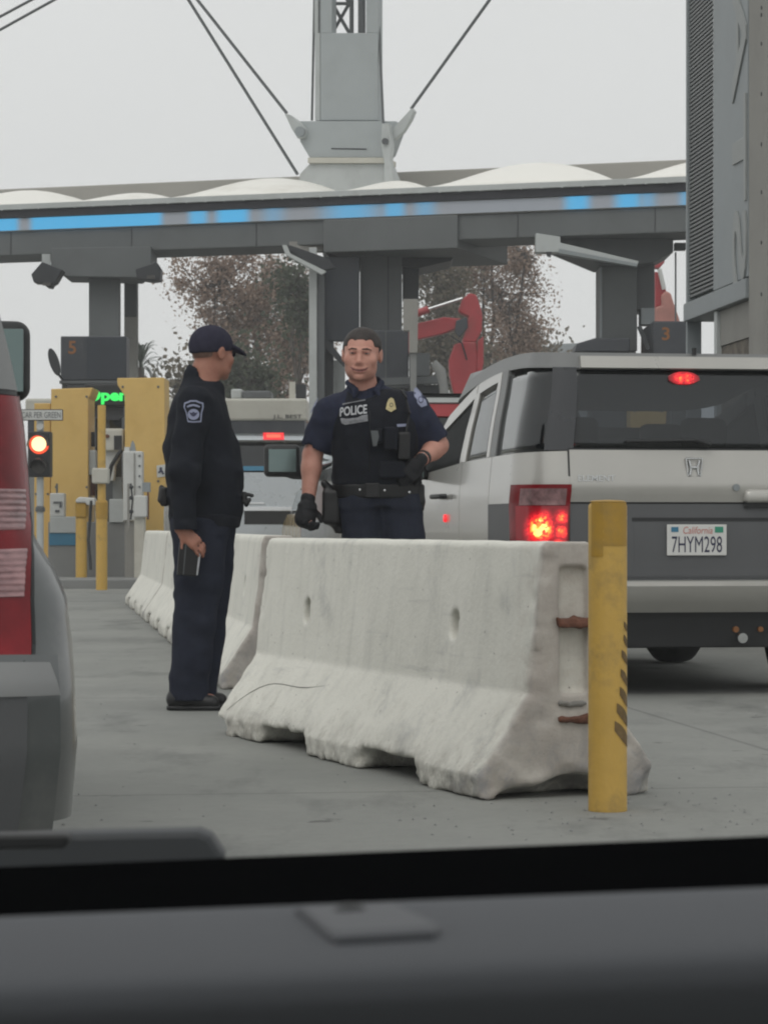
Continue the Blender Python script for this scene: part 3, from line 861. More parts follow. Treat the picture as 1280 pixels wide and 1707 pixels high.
for x0, y0, x1, y1 in ((554, 5, 582, 54), (582, 5, 554, 54), (554, -50, 582, 5), (582, -50, 554, 5)):
    ml_.tube([mpt(x0, y0, 2.6), mpt(x1, y1, 2.6)], 0.032, 6)
ml_.tube([mpt(586, -80, 2.6), mpt(586, 54, 2.6)], 0.04, 6); ml_.tube([mpt(603, -80, 2.6), mpt(603, 54, 2.6)], 0.07, 6); ml_.tube([mpt(554, 5, 2.6), mpt(584, 5, 2.6)], 0.03, 6)
ml_.build("lattice", MT['steel_d'], mast)
m2 = MB(); mprism(m2, [(500, 201), (660, 201), (664, 206), (660, 222), (648, 254), (640, 262), (516, 262), (500, 235)], 2.1, 0.4)
m2.build("base_plate", MT['steel_m'], mast, bevel=0.012)
m3 = MB(); mprism(m3, [(513, 262), (642, 262), (642, 271), (513, 271)], 1.98, 0.6); m3.build("ledge", MT['cream'], mast)
m3 = MB(); mprism(m3, [(496, 320), (500, 289), (516, 272), (641, 272), (652, 300), (655, 320)], 2.05, 0.6); m3.build("pedestal", MT['steel_l'], mast, bevel=0.01)
m3 = MB(); mprism(m3, [(552, 246), (611, 247), (611, 249), (552, 248)], 2.093, 0.02); m3.build("slot", MT['dark'], mast)
for pts in ([(474, 188), (482, 190), (500, 203), (508, 214), (506, 228), (496, 230), (486, 214)], [(686, 179), (690, 184), (684, 198), (672, 218), (656, 232), (648, 222), (664, 203)]):
    q = MB(); mprism(q, pts, 1.95, 0.16); q.build("cable_lug", MT['steel_l'], mast, bevel=0.01)
q = MB(); q.lathe([(0.0, -.03), (0.09, -.03), (0.09, .03), (0, .03)], mpt(500, 219, 1.92), 'y', 14); q.build("lug_pin", MT['steel'], mast)
tb = MB(); mprism(tb, [(636, 205), (648, 205), (652, 240), (650, 268), (655, 302), (640, 304), (640, 270), (635, 240)], 1.75, 0.18)
tb.build("turnbuckle", MT['steel_l'], mast, bevel=0.015)
q = MB(); q.lathe([(0.0, -.03), (0.055, -.03), (0.055, .03), (0, .03)], mpt(642, 235, 1.72), 'y', 12); q.build("pin", MT['steel_d'], mast)
def cable(a, b, r=0.028):
    q = MB(); q.tube([a, b], r, 7); q.build("stay_cable", MT['steel_d'], mast)
def ext(x0, y0, x1, y1, v0, v1, k=1.6):
    """cable from (x0,y0) towards (x1,y1) and on past the frame"""
    a = Vector(mpt(x0, y0, v0)); b = Vector(mpt(x1, y1, v1)); return a, a + (b - a) * k
cable(*ext(478, 188, 330, 0, 2.0, 2.0)); cable(*ext(496, 290, 315, 0, 2.1, 2.1)); cable(*ext(685, 181, 815, 0, 2.0, 2.0))
cable(*ext(520, 200, 524, 0, 2.5, 2.5), r=0.022); cable(*ext(639, 206, 630, 0, 2.0, 2.4), r=0.022)
for x0, y0, x1, y1 in ((-60, 59, 50, 0), (-60, 82, 88, 0)):
    a, b = Vector(mpt(x0, y0, 6)), Vector(mpt(x1, y1, 6))
    q = MB(); q.tube([a - (b-a)*1.5, b + (b-a)], 0.028, 7)
    o = q.build("stay_cable", MT['steel_d'], mast)

# ================================================================== BOOTHS, COLUMNS AND WHAT STANDS UNDER THE CANOPY
def ground_box(mbx, x0, x1, ytop, d, t):
    a = P(x0, ytop, d); b = P(x1, ytop, d)
    return mbx.box((a.x, d, 0), (b.x, d + t, a.z))
# --- left lane booth (lane 5)
col = thing("canopy_column", "dark column with a wide capital carrying two floodlights above booth 5", "column", loc=P(174, 877, 45.5) * 1)
col.location.z = 0
MB().pbox(148, 460, 199, 562, 45.6, 0.25).box((P(148, 0, 45.6).x, 45.6, 0), (P(199, 0, 45.6).x, 45.85, 1.2)).build("shaft", MT['beam'], col, world=True, bevel=0.01)
MB().pprism([(85, 413), (252, 410), (252, 440), (228, 462), (106, 460), (85, 442)], 45.2, 1.2).build("capital", MT['beam'], col, world=True, bevel=0.01)
MB().pbox(207, 455, 228, 527, 46.6, 0.3).build("downpipe", MT['steel_d'], col, world=True)
MB().pbox(207, 527.5, 228, 640, 46.62, 0.3).build("pipe_cover", MT['conc'], col, world=True)
MB().pbox(70, 423, 84, 442, 45.4, 0.05).build("bracket", MT['steel_l'], col, world=True)
for name, lab, pts in (("floodlight", "black floodlight tilted down at the outer end of the column arm over booth 5", [(52, 457), (70, 436), (104, 449), (92, 470), (86, 473), (84, 478), (76, 477), (74, 471), (56, 470)]),
                       ("floodlight", "black floodlight at the tree side of the column arm over booth 5", [(226, 448), (252, 440), (260, 435), (268, 447), (267, 466), (254, 468), (228, 464)])):
    t = thing(name, lab, "floodlight", loc=P(pts[0][0], pts[0][1], 45.0), group="floodlights under the canopy")
    MB().pprism(pts, 44.7, 0.45).build("housing", MT['dark'], t, world=True, bevel=0.01)
    cx = sum(p[0] for p in pts)/len(pts); cy = sum(p[1] for p in pts)/len(pts)
    MB().pbox(cx-6, cy+6, cx+7, cy+11, 44.67, 0.03).build("lens", MT['lens_dark'], t, world=True)
def booth(label, px0, px1, ytop, ybot, d, num=None, npx=None, dep=2.4):
    t = thing("inspection_booth", label, "booth", loc=(P((px0+px1)/2, 0, d).x, d, 0), group="inspection booths under the canopy")
    q = MB().pbox(px0, ytop, px1, ybot - 14, d, dep); q.build("fascia", MT['booth'], t, world=True, bevel=0.02)
    q = MB().pbox(px0 - 2, ybot - 14, px1 + 18, ybot - 9, d - 0.1, dep); q.build("sill", MT['steel_d'], t, world=True)
    w0, w1 = P(px0+2, 0, d+.05).x, P(px1-2, 0, d+.05).x
    zt = P(0, ybot - 8.9, d).z
    q = MB().box((w0, d + .06, 0.13), (w1, d + dep - .1, 1.1)); q.build("lower_wall", MT['conc_d'], t, world=True)
    q = MB()
    for a in (0.0, 0.47, 0.94):
        xx = w0 + (w1 - w0) * a; q.box((xx, d + .06, 1.1), (xx + (w1-w0)*.06, d + .14, zt))
    q.build("window_frame", MT['steel_d'], t, world=True)
    q = MB().box((w0 + .02, d + .1, 1.1), (w1 - .02, d + .115, zt)); q.build("window", MT['glass_d'], t, world=True)
    q = MB().box((w0, d + dep - .3, 1.1), (w1, d + dep - .2, zt)); q.build("rear_wall", MT['dark'], t, world=True)
    if num:
        o = text_plane(num, "lane_number", MT['orange_no'], t, P(npx[0], 0, d).x, P(npx[2], 0, d).x, P(0, npx[3], d).z, P(0, npx[1], d).z, d - 0.012, bold=0.02)
    return t
b5 = booth("dark booth with orange lane number 5 behind the yellow panels", 101, 211, 560, 648, 43.0, "5", (114, 568, 127, 590), dep=.5)
MB().pbox(145, 562, 211, 632, 42.96, .05).build("display_board", MT['navy_panel'], b5, world=True)
# round mirror beside booth 5
t = thing("convex_mirror", "dark oval mirror tilted beside booth 5", "mirror", loc=P(92, 625, 42.5))
pts = []
for k in range(20):
    an = 2*math.pi*k/20; x = 8.0*math.cos(an); y = 24*math.sin(an); c, s = math.cos(-.30), math.sin(-.30)
    pts.append((90 + x*c - y*s, 603 + x*s + y*c))
MB().pprism(pts, 42.4, .08).build("shell", MT['dark'], t, world=True, bevel=0.015)
MB().tube([P(96, 622, 42.5), P(104, 632, 43.1)], 0.02, 6).build("arm", MT['dark'], t, world=True)

# --- centre booth
col = thing("canopy_column", "broad grey column under the mast rising behind the smiling officer", "column", loc=(P(634, 0, 45).x, 45, 0))
q = MB().pbox(600, 414, 670, 560, 45.0, 0.9); ground_box(q, 602, 668, 560.5, 45.02, 0.8); q.build("shaft", MT['steel_d'], col, world=True, bevel=0.015)
MB().pbox(646, 418, 648, 560, 44.99, 0.02).build("seam", MT['dark'], col, world=True)
MB().pprism([(536, 414), (768, 408), (752, 434), (700, 446), (556, 436)], 45.2, 1.4).build("capital", MT['dark'], col, world=True)
MB().pbox(671, 425, 698, 498, 45.3, .5).build("side_panel", MT['dark'], col, world=True)
t = thing("lane_portal", "dark blue panel beside a slim grey post left of the centre column", "portal", loc=(P(556, 0, 44.2).x, 44.2, 0))
q = MB(); ground_box(q, 515, 528, 412, 44.2, 0.12); q.build("post", MT['steel_l'], t, world=True, bevel=0.008)
q = MB(); ground_box(q, 528.5, 541, 448, 44.25, 0.3); q.build("post_return", MT['steel_d'], t, world=True)
MB().pbox(531, 428, 599, 568, 44.6, 0.25).build("panel", MT['navy_panel'], t, world=True, bevel=0.01)
q = MB().pbox(541, 568.5, 556, 680, 44.6, .2); q.build("lower_panel", MT['dark'], t, world=True)
MB().pbox(556.5, 600, 575, 660, 44.9, .2).build("glazed_panel", MT['steel_l'], t, world=True)
MB().pprism([(532, 570), (545, 565), (574, 600), (574, 612)], 44.4, .1).build("brace", MT['dark'], t, world=True)
t = thing("lamp_bracket", "black tilted light bar on a pale wall box beneath the canopy left of the portal", "light", loc=P(505, 430, 43.8))
MB().pprism([(476, 412), (484, 408), (546, 430), (560, 446), (540, 450), (480, 418)], 43.8, .25).build("lamp_bar", MT['dark'], t, world=True, bevel=0.01)
MB().pprism([(470, 408), (478, 408), (484, 422), (544, 452), (536, 457), (476, 424)], 43.75, .2).build("rail", MT['steel_l'], t, world=True)
MB().pbox(482, 402, 538, 418, 44.6, .3).build("wall_box", MT['conc'], t, world=True)
bC = booth("dark booth with raised sill behind the smiling officer's head", 604, 681, 550, 655, 43.6, dep=2.2)
MB().pbox(642, 552, 644, 648, 43.57, .03).build("corner_trim", MT['steel_d'], bC, world=True)
MB().pprism([(636, 630), (742, 626), (742, 638), (636, 642)], 43.0, .3).build("lintel", MT['steel_d'], bC, world=True)
MB().pbox(682, 588, 716, 626, 43.3, .4).build("cabinet", MT['steel_d'], bC, world=True)
MB().pbox(688, 641, 732, 672, 43.2, .3).build("lower_box", MT['dark'], bC, world=True)
t = thing("concrete_post", "pale stepped concrete post beside the centre booth", "post", loc=(P(685, 0, 42.6).x, 42.6, 0))
q = MB().pprism([(672, 498), (697, 498), (696, 588), (682, 588), (682, 551), (672, 551)], 42.6, .25); q.build("upper_post", MT['conc'], t, world=True, bevel=0.01)
q = MB(); ground_box(q, 684, 694, 588.5, 42.65, .2); q.build("lower_post", MT['conc_d'], t, world=True)
t = MB(); t.tube([P(722, 604, 41.9), P(734, 618, 41.9), P(739, 640, 41.9), P(742, 680, 41.9), P(742, 890, 41.9)], [.06, .085, .07, .07, .07], 10)
tag(t.build("bent_pipe", MT['conc_d'], smooth=50), "pale bent pipe rising beside the excavator arm", "pipe")

# --- right booth (lane 3)
col = thing("canopy_column", "dark column above booth 3 on the excavator side of the sign tower", "column", loc=(P(1045, 0, 44).x, 44, 0))
q = MB().pbox(1000, 440, 1062, 585, 44.0, 0.9); ground_box(q, 1004, 1060, 585.5, 44.02, .8); q.build("shaft", MT['beam'], col, world=True, bevel=0.015)
MB().pbox(1000, 441, 1003.5, 584, 43.97, .03).build("edge_trim", MT['steel'], col, world=True)
q = MB().pbox(1062.5, 430, 1091, 516, 44.2, 1.0); q.build("side_panel", MT['steel_d'], col, world=True)
MB().pbox(1069, 513, 1091, 540, 43.9, .5).build("panel_box", MT['steel'], col, world=True)
MB().pprism([(925, 386), (1122, 380), (1122, 420), (1090, 436), (1062, 440), (1000, 440), (928, 410)], 43.6, 1.4).build("capital", MT['steel_d'], col, world=True)
q = MB().pbox(1125, 404, 1143, 416, 43.8, .2); q.build("stub_beam", MT['steel_d'], col, world=True)
MB().pbox(1125, 420, 1127.5, 560, 44.6, .05).build("thin_rod", MT['steel'], col, world=True)
t = thing("strip_light", "long grey strip light slanting under the canopy towards the right column", "light", loc=P(980, 415, 43))
MB().pprism([(893, 388), (934, 394), (934, 404), (1065, 435), (1062, 442), (930, 420), (893, 420)], 43.0, .35).build("housing", MT['steel_l'], t, world=True, bevel=0.01)
MB().pprism([(932, 414), (1062, 439), (1062, 444), (930, 421)], 42.97, .2).build("diffuser", MT['steel'], t, world=True)
MB().pprism([(910, 419), (920, 419), (918, 428), (912, 426)], 43.0, .1).build("clip", MT['dark'], t, world=True)
b3 = booth("dark booth with orange lane number 3 seen over the silver car roof", 1088, 1150, 535, 604, 42.6, "3", (1103, 545, 1116, 567), dep=2.0)
MB().pprism([(1062, 545), (1068, 540), (1084, 580), (1078, 584)], 42.5, .05).build("side_strut", MT['dark'], b3, world=True)
t = MB().pprism([(958, 586), (962, 572), (992, 563), (1050, 563), (1050, 586)], 42.9, 1.0)
ground_box(t, 985, 1045, 586, 43.0, .8)
tag(t.build("equipment_cabinet", MT['booth'], bevel=0.02), "low dark cabinet behind the silver car roof, left of booth 3", "cabinet")

# ================================================================== ISLAND FURNITURE NEAR THE RED SIGNAL
def panel(label, pts, d, t, extra=None):
    r = thing("crash_shield", label, "shield", loc=(P(sum(p[0] for p in pts)/len(pts), 0, d).x, d, 0), group="yellow shields of the booths")
    MB().pprism(pts, d, t).build("sheet", MT['yellow_panel'], r, world=True, bevel=0.012)
    q = MB()
    xs = [p[0] for p in pts]; ys = [p[1] for p in pts]
    for fx in (.12, .85):
        for fy in (.045, .5, .93):
            c = P(min(xs) + (max(xs)-min(xs))*fx, min(ys) + (max(ys)-min(ys))*fy, d)
            q.lathe([(0, -.012), (.018, -.012), (.018, 0), (0, 0)], c, 'y', 8)
    q.build("bolts", MT['steel_d'], r, world=True)
    return r
panel("tall yellow panel left of the green lane sign", [(85, 648), (155, 646), (150, 660), (147, 664), (147, 978), (85, 978)], 39.6, .9)
pB = panel("tallest yellow panel beside the dark jacketed officer, with small white sticker", [(195, 630), (274, 629), (276, 900), (276, 975), (208, 975), (208, 660), (196, 642)], 39.2, .9)
panel("lower yellow panel behind the red signal", [(57, 672), (84, 672), (84, 975), (57, 975)], 39.9, .5)
q = MB(); q.pprism([(261, 776), (276, 774), (276, 794), (262, 796)], 39.185, .01); st = q.build("sticker", MT['white'], pB, world=True)
q = MB()
for pts in ([(266, 779), (270, 779), (270, 784), (266, 784)], [(267, 784), (271, 784), (274, 790), (271, 791), (269, 787), (264, 789), (263, 787)]):
    q.pprism(pts, 39.175, .004)
q.build("symbol", MT['ink'], st, world=True)
panel("yellow shield far ahead, seen through the rear glass of the boxy car", [(1050, 672), (1112, 672), (1108, 735), (1108, 980), (1052, 980)], 40.5, .6)
# red traffic signal with sign plate
ts = thing("traffic_signal", "red two-lens traffic signal on a slim post with a sign plate above", "traffic signal", loc=(P(66, 0, 38).x, 38, 0))
MB().pbox(46, 719, 84, 795, 38.0, .28).build("housing", MT['blackp'], ts, world=True, bevel=0.02)
c = P(65, 740, 37.99); k = 38.0/F
lr = MB().lathe([(0, -.035), (10*k, -.03), (13.4*k, -.015), (13.5*k, .02), (0, .02)], c, 'y', 28).build("red_lens", MT['lit_core'], ts, world=True, smooth=60)
lr['label'] = "glowing red signal lens"
MB().lathe([(12.6*k, -.02), (12.6*k, -.024), (16.0*k, -.010), (17.2*k, .025), (12.6*k, .03)], c, 'y', 28).build("red_lens_rim", MT['lit_rim'], lr, world=True)
for r, (cx, cy) in ((16.5, (65, 740)), (13.5, (65, 777))):
    q = MB(); cc = P(cx, cy, 38.0); pr = []
    for i in range(13):
        an = math.pi * (-.05 + 1.1 * i / 12); pr.append((cc.x + r*k*math.cos(an), cc.z + r*k*math.sin(an)))
    for i in range(12):
        (xa, za), (xb, zb) = pr[i], pr[i+1]
        q.add([(xa, 37.99, za), (xb, 37.99, zb), (xb, 37.78, zb - .02), (xa, 37.78, za - .02)], [(0, 1, 2, 3)])
    q.build("visor", MT['blackp'], ts, world=True, solid=.012)
MB().lathe([(0, -.03), (9*k, -.025), (12.5*k, 0), (0, .02)], P(65, 777, 37.99), 'y', 24).build("dark_lens", MT['lens_dark'], ts, world=True, smooth=60)
q = MB(); q.tube([(P(67, 0, 38.12).x, 38.12, 0), P(67, 795, 38.12)], .05, 12); q.tube([P(67, 720, 38.12), P(67, 690, 38.12)], .05, 12); q.build("post", MT['steel_l'], ts, world=True, smooth=40)
q = MB(); q.lathe([(0, -.05), (.05, -.05), (.05, .05), (0, .05)], P(67, 711, 38.05), 'y', 14); q.build("clamp", MT['white'], ts, world=True)
q = MB(); q.lathe([(.07, 0), (.07, .05), (.05, .08), (.05, 0)], P(67, 853, 38.12), 'z', 14); q.build("post_collar", MT['steel_d'], ts, world=True)
sg = MB().pbox(30, 682, 105, 701, 37.96, .02).build("sign_plate", MT['ink_k'], ts, world=True, bevel=.01)
MB().pbox(31.5, 683.5, 103.5, 699.5, 37.95, .01).build("sign_face", MT['white'], sg, world=True)
text_plane("CAR PER GREEN", "sign_lettering", MT['steel_d'], sg, P(36, 0, 37.94).x, P(101, 0, 37.94).x, P(0, 696.5, 37.94).z, P(0, 686.5, 37.94).z, 37.945)
# green lane sign
gs = thing("lane_sign", "black LED lane sign lit green between the two yellow panels", "sign", loc=P(178, 700, 41.2))
MB().pbox(140, 640, 210, 677, 41.2, .25).build("housing", MT['blackp'], gs, world=True, bevel=.02)
text_plane("Open", "lettering", MT['lit_green'], gs, P(142, 0, 41.15).x, P(213, 0, 41.15).x, P(0, 674, 41.15).z, P(0, 648, 41.15).z, 41.185, bold=.045)
MB().pprism([(150, 678), (206, 678), (206, 692), (196, 700), (166, 700), (152, 692)], 41.3, .2).build("shroud", MT['booth'], gs, world=True)
MB().tube([(P(178, 0, 41.4).x, 41.4, .13), P(178, 690, 41.4)], .04, 8).build("post", MT['steel_d'], gs, world=True)
# low concrete wall with blue stripe
w = thing("booth_wall", "low grey concrete booth wall with a painted blue stripe", "wall", loc=(P(150, 0, 38.9).x, 38.9, 0))
a = P(80, 0, 38.9).x; b = P(231, 0, 38.9).x
MB().box((a, 38.9, 0.1), (b, 39.6, P(0, 870, 38.9).z)).build("wall", MT['conc_d'], w, world=True, bevel=.015)
MB().box((a + .02, 38.88, P(0, 909, 38.9).z), (P(131, 0, 38.9).x, 38.9, P(0, 889, 38.9).z)).build("blue_stripe", MT['blue'], w, world=True)
MB().pbox(83, 861, 131, 888.5, 38.86, .3).build("counter_box", MT['steel_l'], w, world=True, bevel=.01)
MB().pbox(182, 832, 206, 871, 38.86, .3).build("vent_box", MT['steel_l'], w, world=True, bevel=.01)
# bollards of the island
def island_bollard(label, x0, x1, yt, yb, d, cap=None, tape=True):
    r = thing("yellow_bollard", label, "bollard", loc=(P((x0+x1)/2, 0, d).x, d, 0), group="yellow bollards on the booth island")
    rad = (x1 - x0) / 2 * d / F
    zt = H - (yt - YH) / F * d
    MB().lathe([(0, -.02), (rad, -.02), (rad, zt - .03), (rad*.6, zt), (0, zt)], (P((x0+x1)/2, 0, d).x, d + rad, 0), 'z', 22).build("tube", MT['yellow'], r, world=True, smooth=40)
    return r, rad
r, rad = island_bollard("short yellow bollard capped by a white arm", 125, 144, 834, 978, 38.3)
MB().pbox(125, 836, 144, 864, 38.28, .2).build("dark_band", MT['yellow_dark'], r, world=True, bevel=.03)
MB().pprism([(126, 838), (126, 833), (132, 828), (158, 830), (158, 842), (144, 842), (143, 838)], 38.25, .25).build("white_cap", MT['white'], r, world=True, bevel=.02)
r, rad = island_bollard("tall yellow bollard with a pale junction box halfway up", 159, 178, 835, 988, 36.2)
MB().lathe([(0, 0), (rad*.72, 0), (rad*.72, 1), (0, 1)], (0, 0, 0), 'z', 18).xform(Matrix.Translation((P(168.5, 0, 36.2).x, 36.2 + rad, P(0, 838, 36.2).z)) @ Matrix.Diagonal((1, 1, (838-675)*36.2/F, 1))).build("upper_tube", MT['yellow'], r, world=True, smooth=40)
MB().pbox(153, 780, 180, 806, 36.15, .25).build("junction_box", MT['cream'], r, world=True, bevel=.02)
MB().lathe([(rad*1.1, 0), (rad*1.1, .22), (rad*.9, .25), (rad*.9, 0)], (P(168.5, 0, 36.2).x, 36.2 + rad, P(0, 865, 36.2).z), 'z', 18).build("dark_band", MT['yellow_dark'], r, world=True)
q = MB(); q.tube([P(152, 835, 36.5), P(150, 870, 36.6), P(147, 900, 36.6), P(150, 930, 36.6), P(151, 950, 36.6)], .02, 6); q.build("cable", MT['dark'], r, world=True)
# cabinets and devices
cb = thing("electrical_cabinet", "tall white electrical cabinet in front of the tallest yellow panel", "cabinet", loc=(P(221, 0, 38.4).x, 38.4, 0))
MB().pbox(205, 752, 237, 868, 38.4, .3).build("case", MT['white'], cb, world=True, bevel=.015)
MB().pbox(207, 745, 216, 752, 38.5, .2).build("top_box", MT['white'], cb, world=True)
MB().pprism([(217, 752), (218, 740), (221, 734), (224, 740), (226, 752)], 38.5, .08).build("bracket", MT['steel'], cb, world=True)
MB().pbox(223, 755, 225, 840, 38.38, .02).build("conduit", MT['conc'], cb, world=True)
q = MB()
for y in (758, 775, 792, 810, 828): q.pbox(231, y, 234, y + 3, 38.385, .015)
q.build("screws", MT['steel_d'], cb, world=True)
MB().box((P(208, 0, 38.45).x, 38.45, .1), (P(235, 0, 38.45).x, 38.7, P(0, 868.5, 38.45).z)).build("stand", MT['conc'], cb, world=True)
cb = thing("card_reader", "small white meter box on the low wall beside the barriers", "box", loc=P(233, 864, 37.9))
MB().pbox(223, 826, 244, 862, 37.9, .25).build("case", MT['white'], cb, world=True, bevel=.015)
MB().pbox(237, 804, 250, 820, 38.1, .12).build("camera_head", MT['steel'], cb, world=True)
MB().pbox(245, 820, 248, 866, 38.1, .06).build("stalk", MT['rust'], cb, world=True)
MB().pbox(212, 806, 216, 882, 37.95, .05).build("pipe", MT['conc'], cb, world=True)
q = MB()
for x, y in ((219, 812), (219, 830), (219, 853)): q.lathe([(0, -.03), (.03, -.02), (.03, .02), (0, .02)], P(x, y, 37.95), 'y', 8)
q.tube([P(218, 806, 37.98), P(221, 834, 37.98), P(218, 866, 37.98)], .012, 6)
q.build("fittings", MT['dark'], cb, world=True)
MB().box((P(224, 0, 38).x, 37.98, 0), (P(240, 0, 38).x, 38.3, P(0, 862.5, 38).z)).build("plinth", MT['cream'], cb, world=True)
cb = thing("intercom_unit", "small white intercom unit with dark buttons left of the short bollard", "intercom", loc=P(95, 861, 38.9))
MB().pbox(83, 822, 107, 861, 38.9, .25).build("case", MT['white'], cb, world=True, bevel=.015)
q = MB()
for x0, y0, x1, y1 in ((89, 836, 103, 839), (99, 839, 103, 846), (92, 850, 99, 854)): q.pbox(x0, y0, x1, y1, 38.885, .02)
q.build("buttons", MT['steel_d'], cb, world=True)
MB().tube([P(95, 822, 39), P(95, 806, 39)], .015, 6).build("aerial", MT['steel_d'], cb, world=True)
dv = thing("document_scanner", "pale scanner housing with black opening between the yellow panels", "scanner", loc=P(186, 860, 39.3))
MB().pbox(170, 714, 206, 752, 39.3, .4).build("head", MT['cream'], dv, world=True, bevel=.03)
MB().pbox(190, 726, 203, 750, 39.28, .03).build("opening", MT['blackp'], dv, world=True)
MB().lathe([(0, -.02), (.03, -.02), (.03, .01), (0, .01)], P(179, 727, 39.29), 'y', 10).build("knob", MT['rust'], dv, world=True)
MB().pprism([(173, 750), (204, 750), (192, 776), (190, 802), (176, 800)], 39.4, .2).build("body", MT['white'], dv, world=True, bevel=.02)
q = MB(); q.tube([P(180, 800, 39.2), P(186, 776, 39.2), P(198, 756, 39.2), P(203, 750, 39.2)], .03, 8); q.build("hose", MT['blackp'], dv, world=True)
MB().pbox(188, 795, 204, 834, 39.6, .2).build("lower_case", MT['steel'], dv, world=True)
MB().pbox(145, 720, 158, 744, 40.0, .2).build("side_slot", MT['blackp'], dv, world=True)
MB().pbox(146, 750, 160, 792, 39.7, .2).build("side_case", MT['steel_l'], dv, world=True, bevel=.02)
MB().pbox(146, 793, 158, 826, 39.9, .2).build("lower_slot", MT['rust'], dv, world=True)
MB().box((P(172, 0, 39.8).x, 39.8, .1), (P(200, 0, 39.8).x, 40.1, P(0, 800, 39.8).z)).build("stand", MT['steel_d'], dv, world=True)

# ================================================================== SIGN TOWER AT THE RIGHT
TD = Vector((-0.0842, 0.9964, 0)).normalized()        # along its face, away from the camera
def tp(px, d_corner=22.0, x0=None):
    """distance back along the tower face (from the near end) behind column px"""
    k = (px - 640) / F; c = P(1147, 0, d_corner)
    t = (k * c.y - c.x) / (TD.x - k * TD.y); return t
T0 = P(1147, 0, 22.0)
tw = thing("sign_tower", "tall grey tower of louvred steel and pale concrete at the right edge", "tower", loc=(T0.x, T0.y, 0), rz=math.atan2(TD.y, TD.x) - math.pi)
# local x runs from the far corner towards the camera, local y points to the road side's back (right)
def tl(px, py):
    t = -tp(px); w = T0 - TD * t
    return t, H - (py - YH) / F * w.y
TOP = 7.2
t1, zpan = tl(1195, 486); t2, _ = tl(1230, 480); t3, _ = tl(1247, 480); tE = 4.6
zb = tl(1147, 505)[1]
def tbox(mbx, x0, x1, y0, y1, z0, z1): return mbx.box((x0, y0, z0), (x1, y1, z1))
q = MB(); tbox(q, 0, .05, -.02, .1, 0, TOP); q.build("far_post", MT['steel'], tw, bevel=.006)
q = MB()
z = zb + .04
while z < TOP:
    tbox(q, .05, t1, 0.0, .035, z, z + .017); z += .033
q.build("louvre_screen", MT['slats'], tw)
q = MB(); tbox(q, .05, t1, .05, .30, zb, TOP); q.build("screen_backing", MT['beam'], tw)
q = MB(); tbox(q, t1, t3 + .12, -.03, .32, zb, TOP); q.build("face_plate", MT['steel'], tw, bevel=.006)
q = MB()
z = zb + .3
while z < TOP:
    tbox(q, t1 - .10, t1 - .005, -.012, -.004, z, z + .022)
    z += .05
q.build("vent_strip", MT['steel_l'], tw)
zr0 = tl(1147, 537)[1]
q = MB(); tbox(q, 0.05, t3 + .12, -.05, .3, zr0, zb - .012); q.build("rail", MT['steel'], tw, bevel=.006)
q = MB(); tbox(q, t1 - .02, t1 + .07, -.02, .1, 0, zr0 - .003); q.build("inner_post", MT['steel_l'], tw, bevel=.006)
q = MB(); tbox(q, .42, t1 - .03, .15, .3, 0, zr0 - .01); q.build("dark_door", MT['navy_panel'], tw)
q = MB(); tbox(q, .06, .42, .22, .3, 0, zr0 - .01); q.build("lower_panel", MT['steel'], tw)
q = MB(); tbox(q, t3 + .125, tE, -.025, .9, 0, TOP); 
cc = q.build("concrete_wall", MT['conc'], tw, bevel=.01)
q = MB(); tbox(q, t1 + .07, t3 + .125, .02, .7, 0, tl(1220, 540)[1] - .14); q.build("rubble_infill", M_("rough_rubble", (0.13, 0.115, 0.095), 0.95, var=.75, scale=7, bump=1.0, bscale=9), tw)
q = MB(); tbox(q, t1 + .07, t3 + .124, .01, .7, tl(1220, 540)[1] - .135, zr0 - .005); q.build("concrete_lintel", MT['conc'], tw)
q = MB()
for py in (12, 24, 72, 156, 240, 320, 404, 490):
    for px in (1275,):
        t, z = tl(px, py)
        q.lathe([(0, .0), (.014, .0), (.014, .02), (0, .02)], (t, -.030, z), 'y', 10)
q.build("form_tie_holes", MT['dark'], tw)
# big raised letters at the edge of the plate, cut off by the wall: only their left strokes show
q = MB()
lets = "UNITED STATES"
v, f, w_, h_ = text_mesh("STATES", .01)
LX0, LX1 = t2 - .01, t3 + .11
hh = LX1 - LX0; ww = w_ / h_ * hh
zs = tl(1240, 470)[1]
vv = [(LX0 + (p[1]) / h_ * hh, -.038, zs + (p[0]) / w_ * 4.3) for p in v]
le = mesh_obj("raised_lettering", vv, f, MT['letter'], tw, solid=.012)
le['label'] = "large pale letters set sideways up the tower"

# ================================================================== BUS, TREES AND MACHINES BEHIND
bd = 58.0
bs = thing("white_bus", "white bus or trailer with dark lettering behind the two officers", "bus", loc=(P(300, 0, bd).x, bd, 0))
xa, xb = P(42, 0, bd).x, P(512, 0, bd).x
zt, zm = P(0, 664, bd).z, P(0, 701, bd).z
MB().box((xa, bd, zm), (xb, bd + 2.5, zt)).build("roof_band", MT['cream'], bs, world=True, bevel=.05)
MB().box((xa + .05, bd + .04, 2.2), (xb - .05, bd + 2.4, zm)).build("window_band", MT['booth'], bs, world=True)
MB().box((xa, bd, 0.7), (xb, bd + 2.5, 2.2)).build("side_panel", MT['conc_d'], bs, world=True, bevel=.03)
MB().box((xa + .3, bd + .2, .3), (xb - .3, bd + 2.3, .7)).build("skirt", MT['dark'], bs, world=True)
for fx in (.2, .8):
    MB().lathe([(0, 0), (.45, 0), (.45, .3), (0, .3)], (xa + (xb-xa)*fx, bd + .05, .45), 'y', 20).build("wheel", MT['rubber'], bs, world=True)
text_plane("J.L. BEST", "lettering", MT['ink_k'], bs, P(455, 0, bd).x, P(503, 0, bd).x, P(0, 699, bd).z, P(0, 691, bd).z, bd - .01, bold=.01)
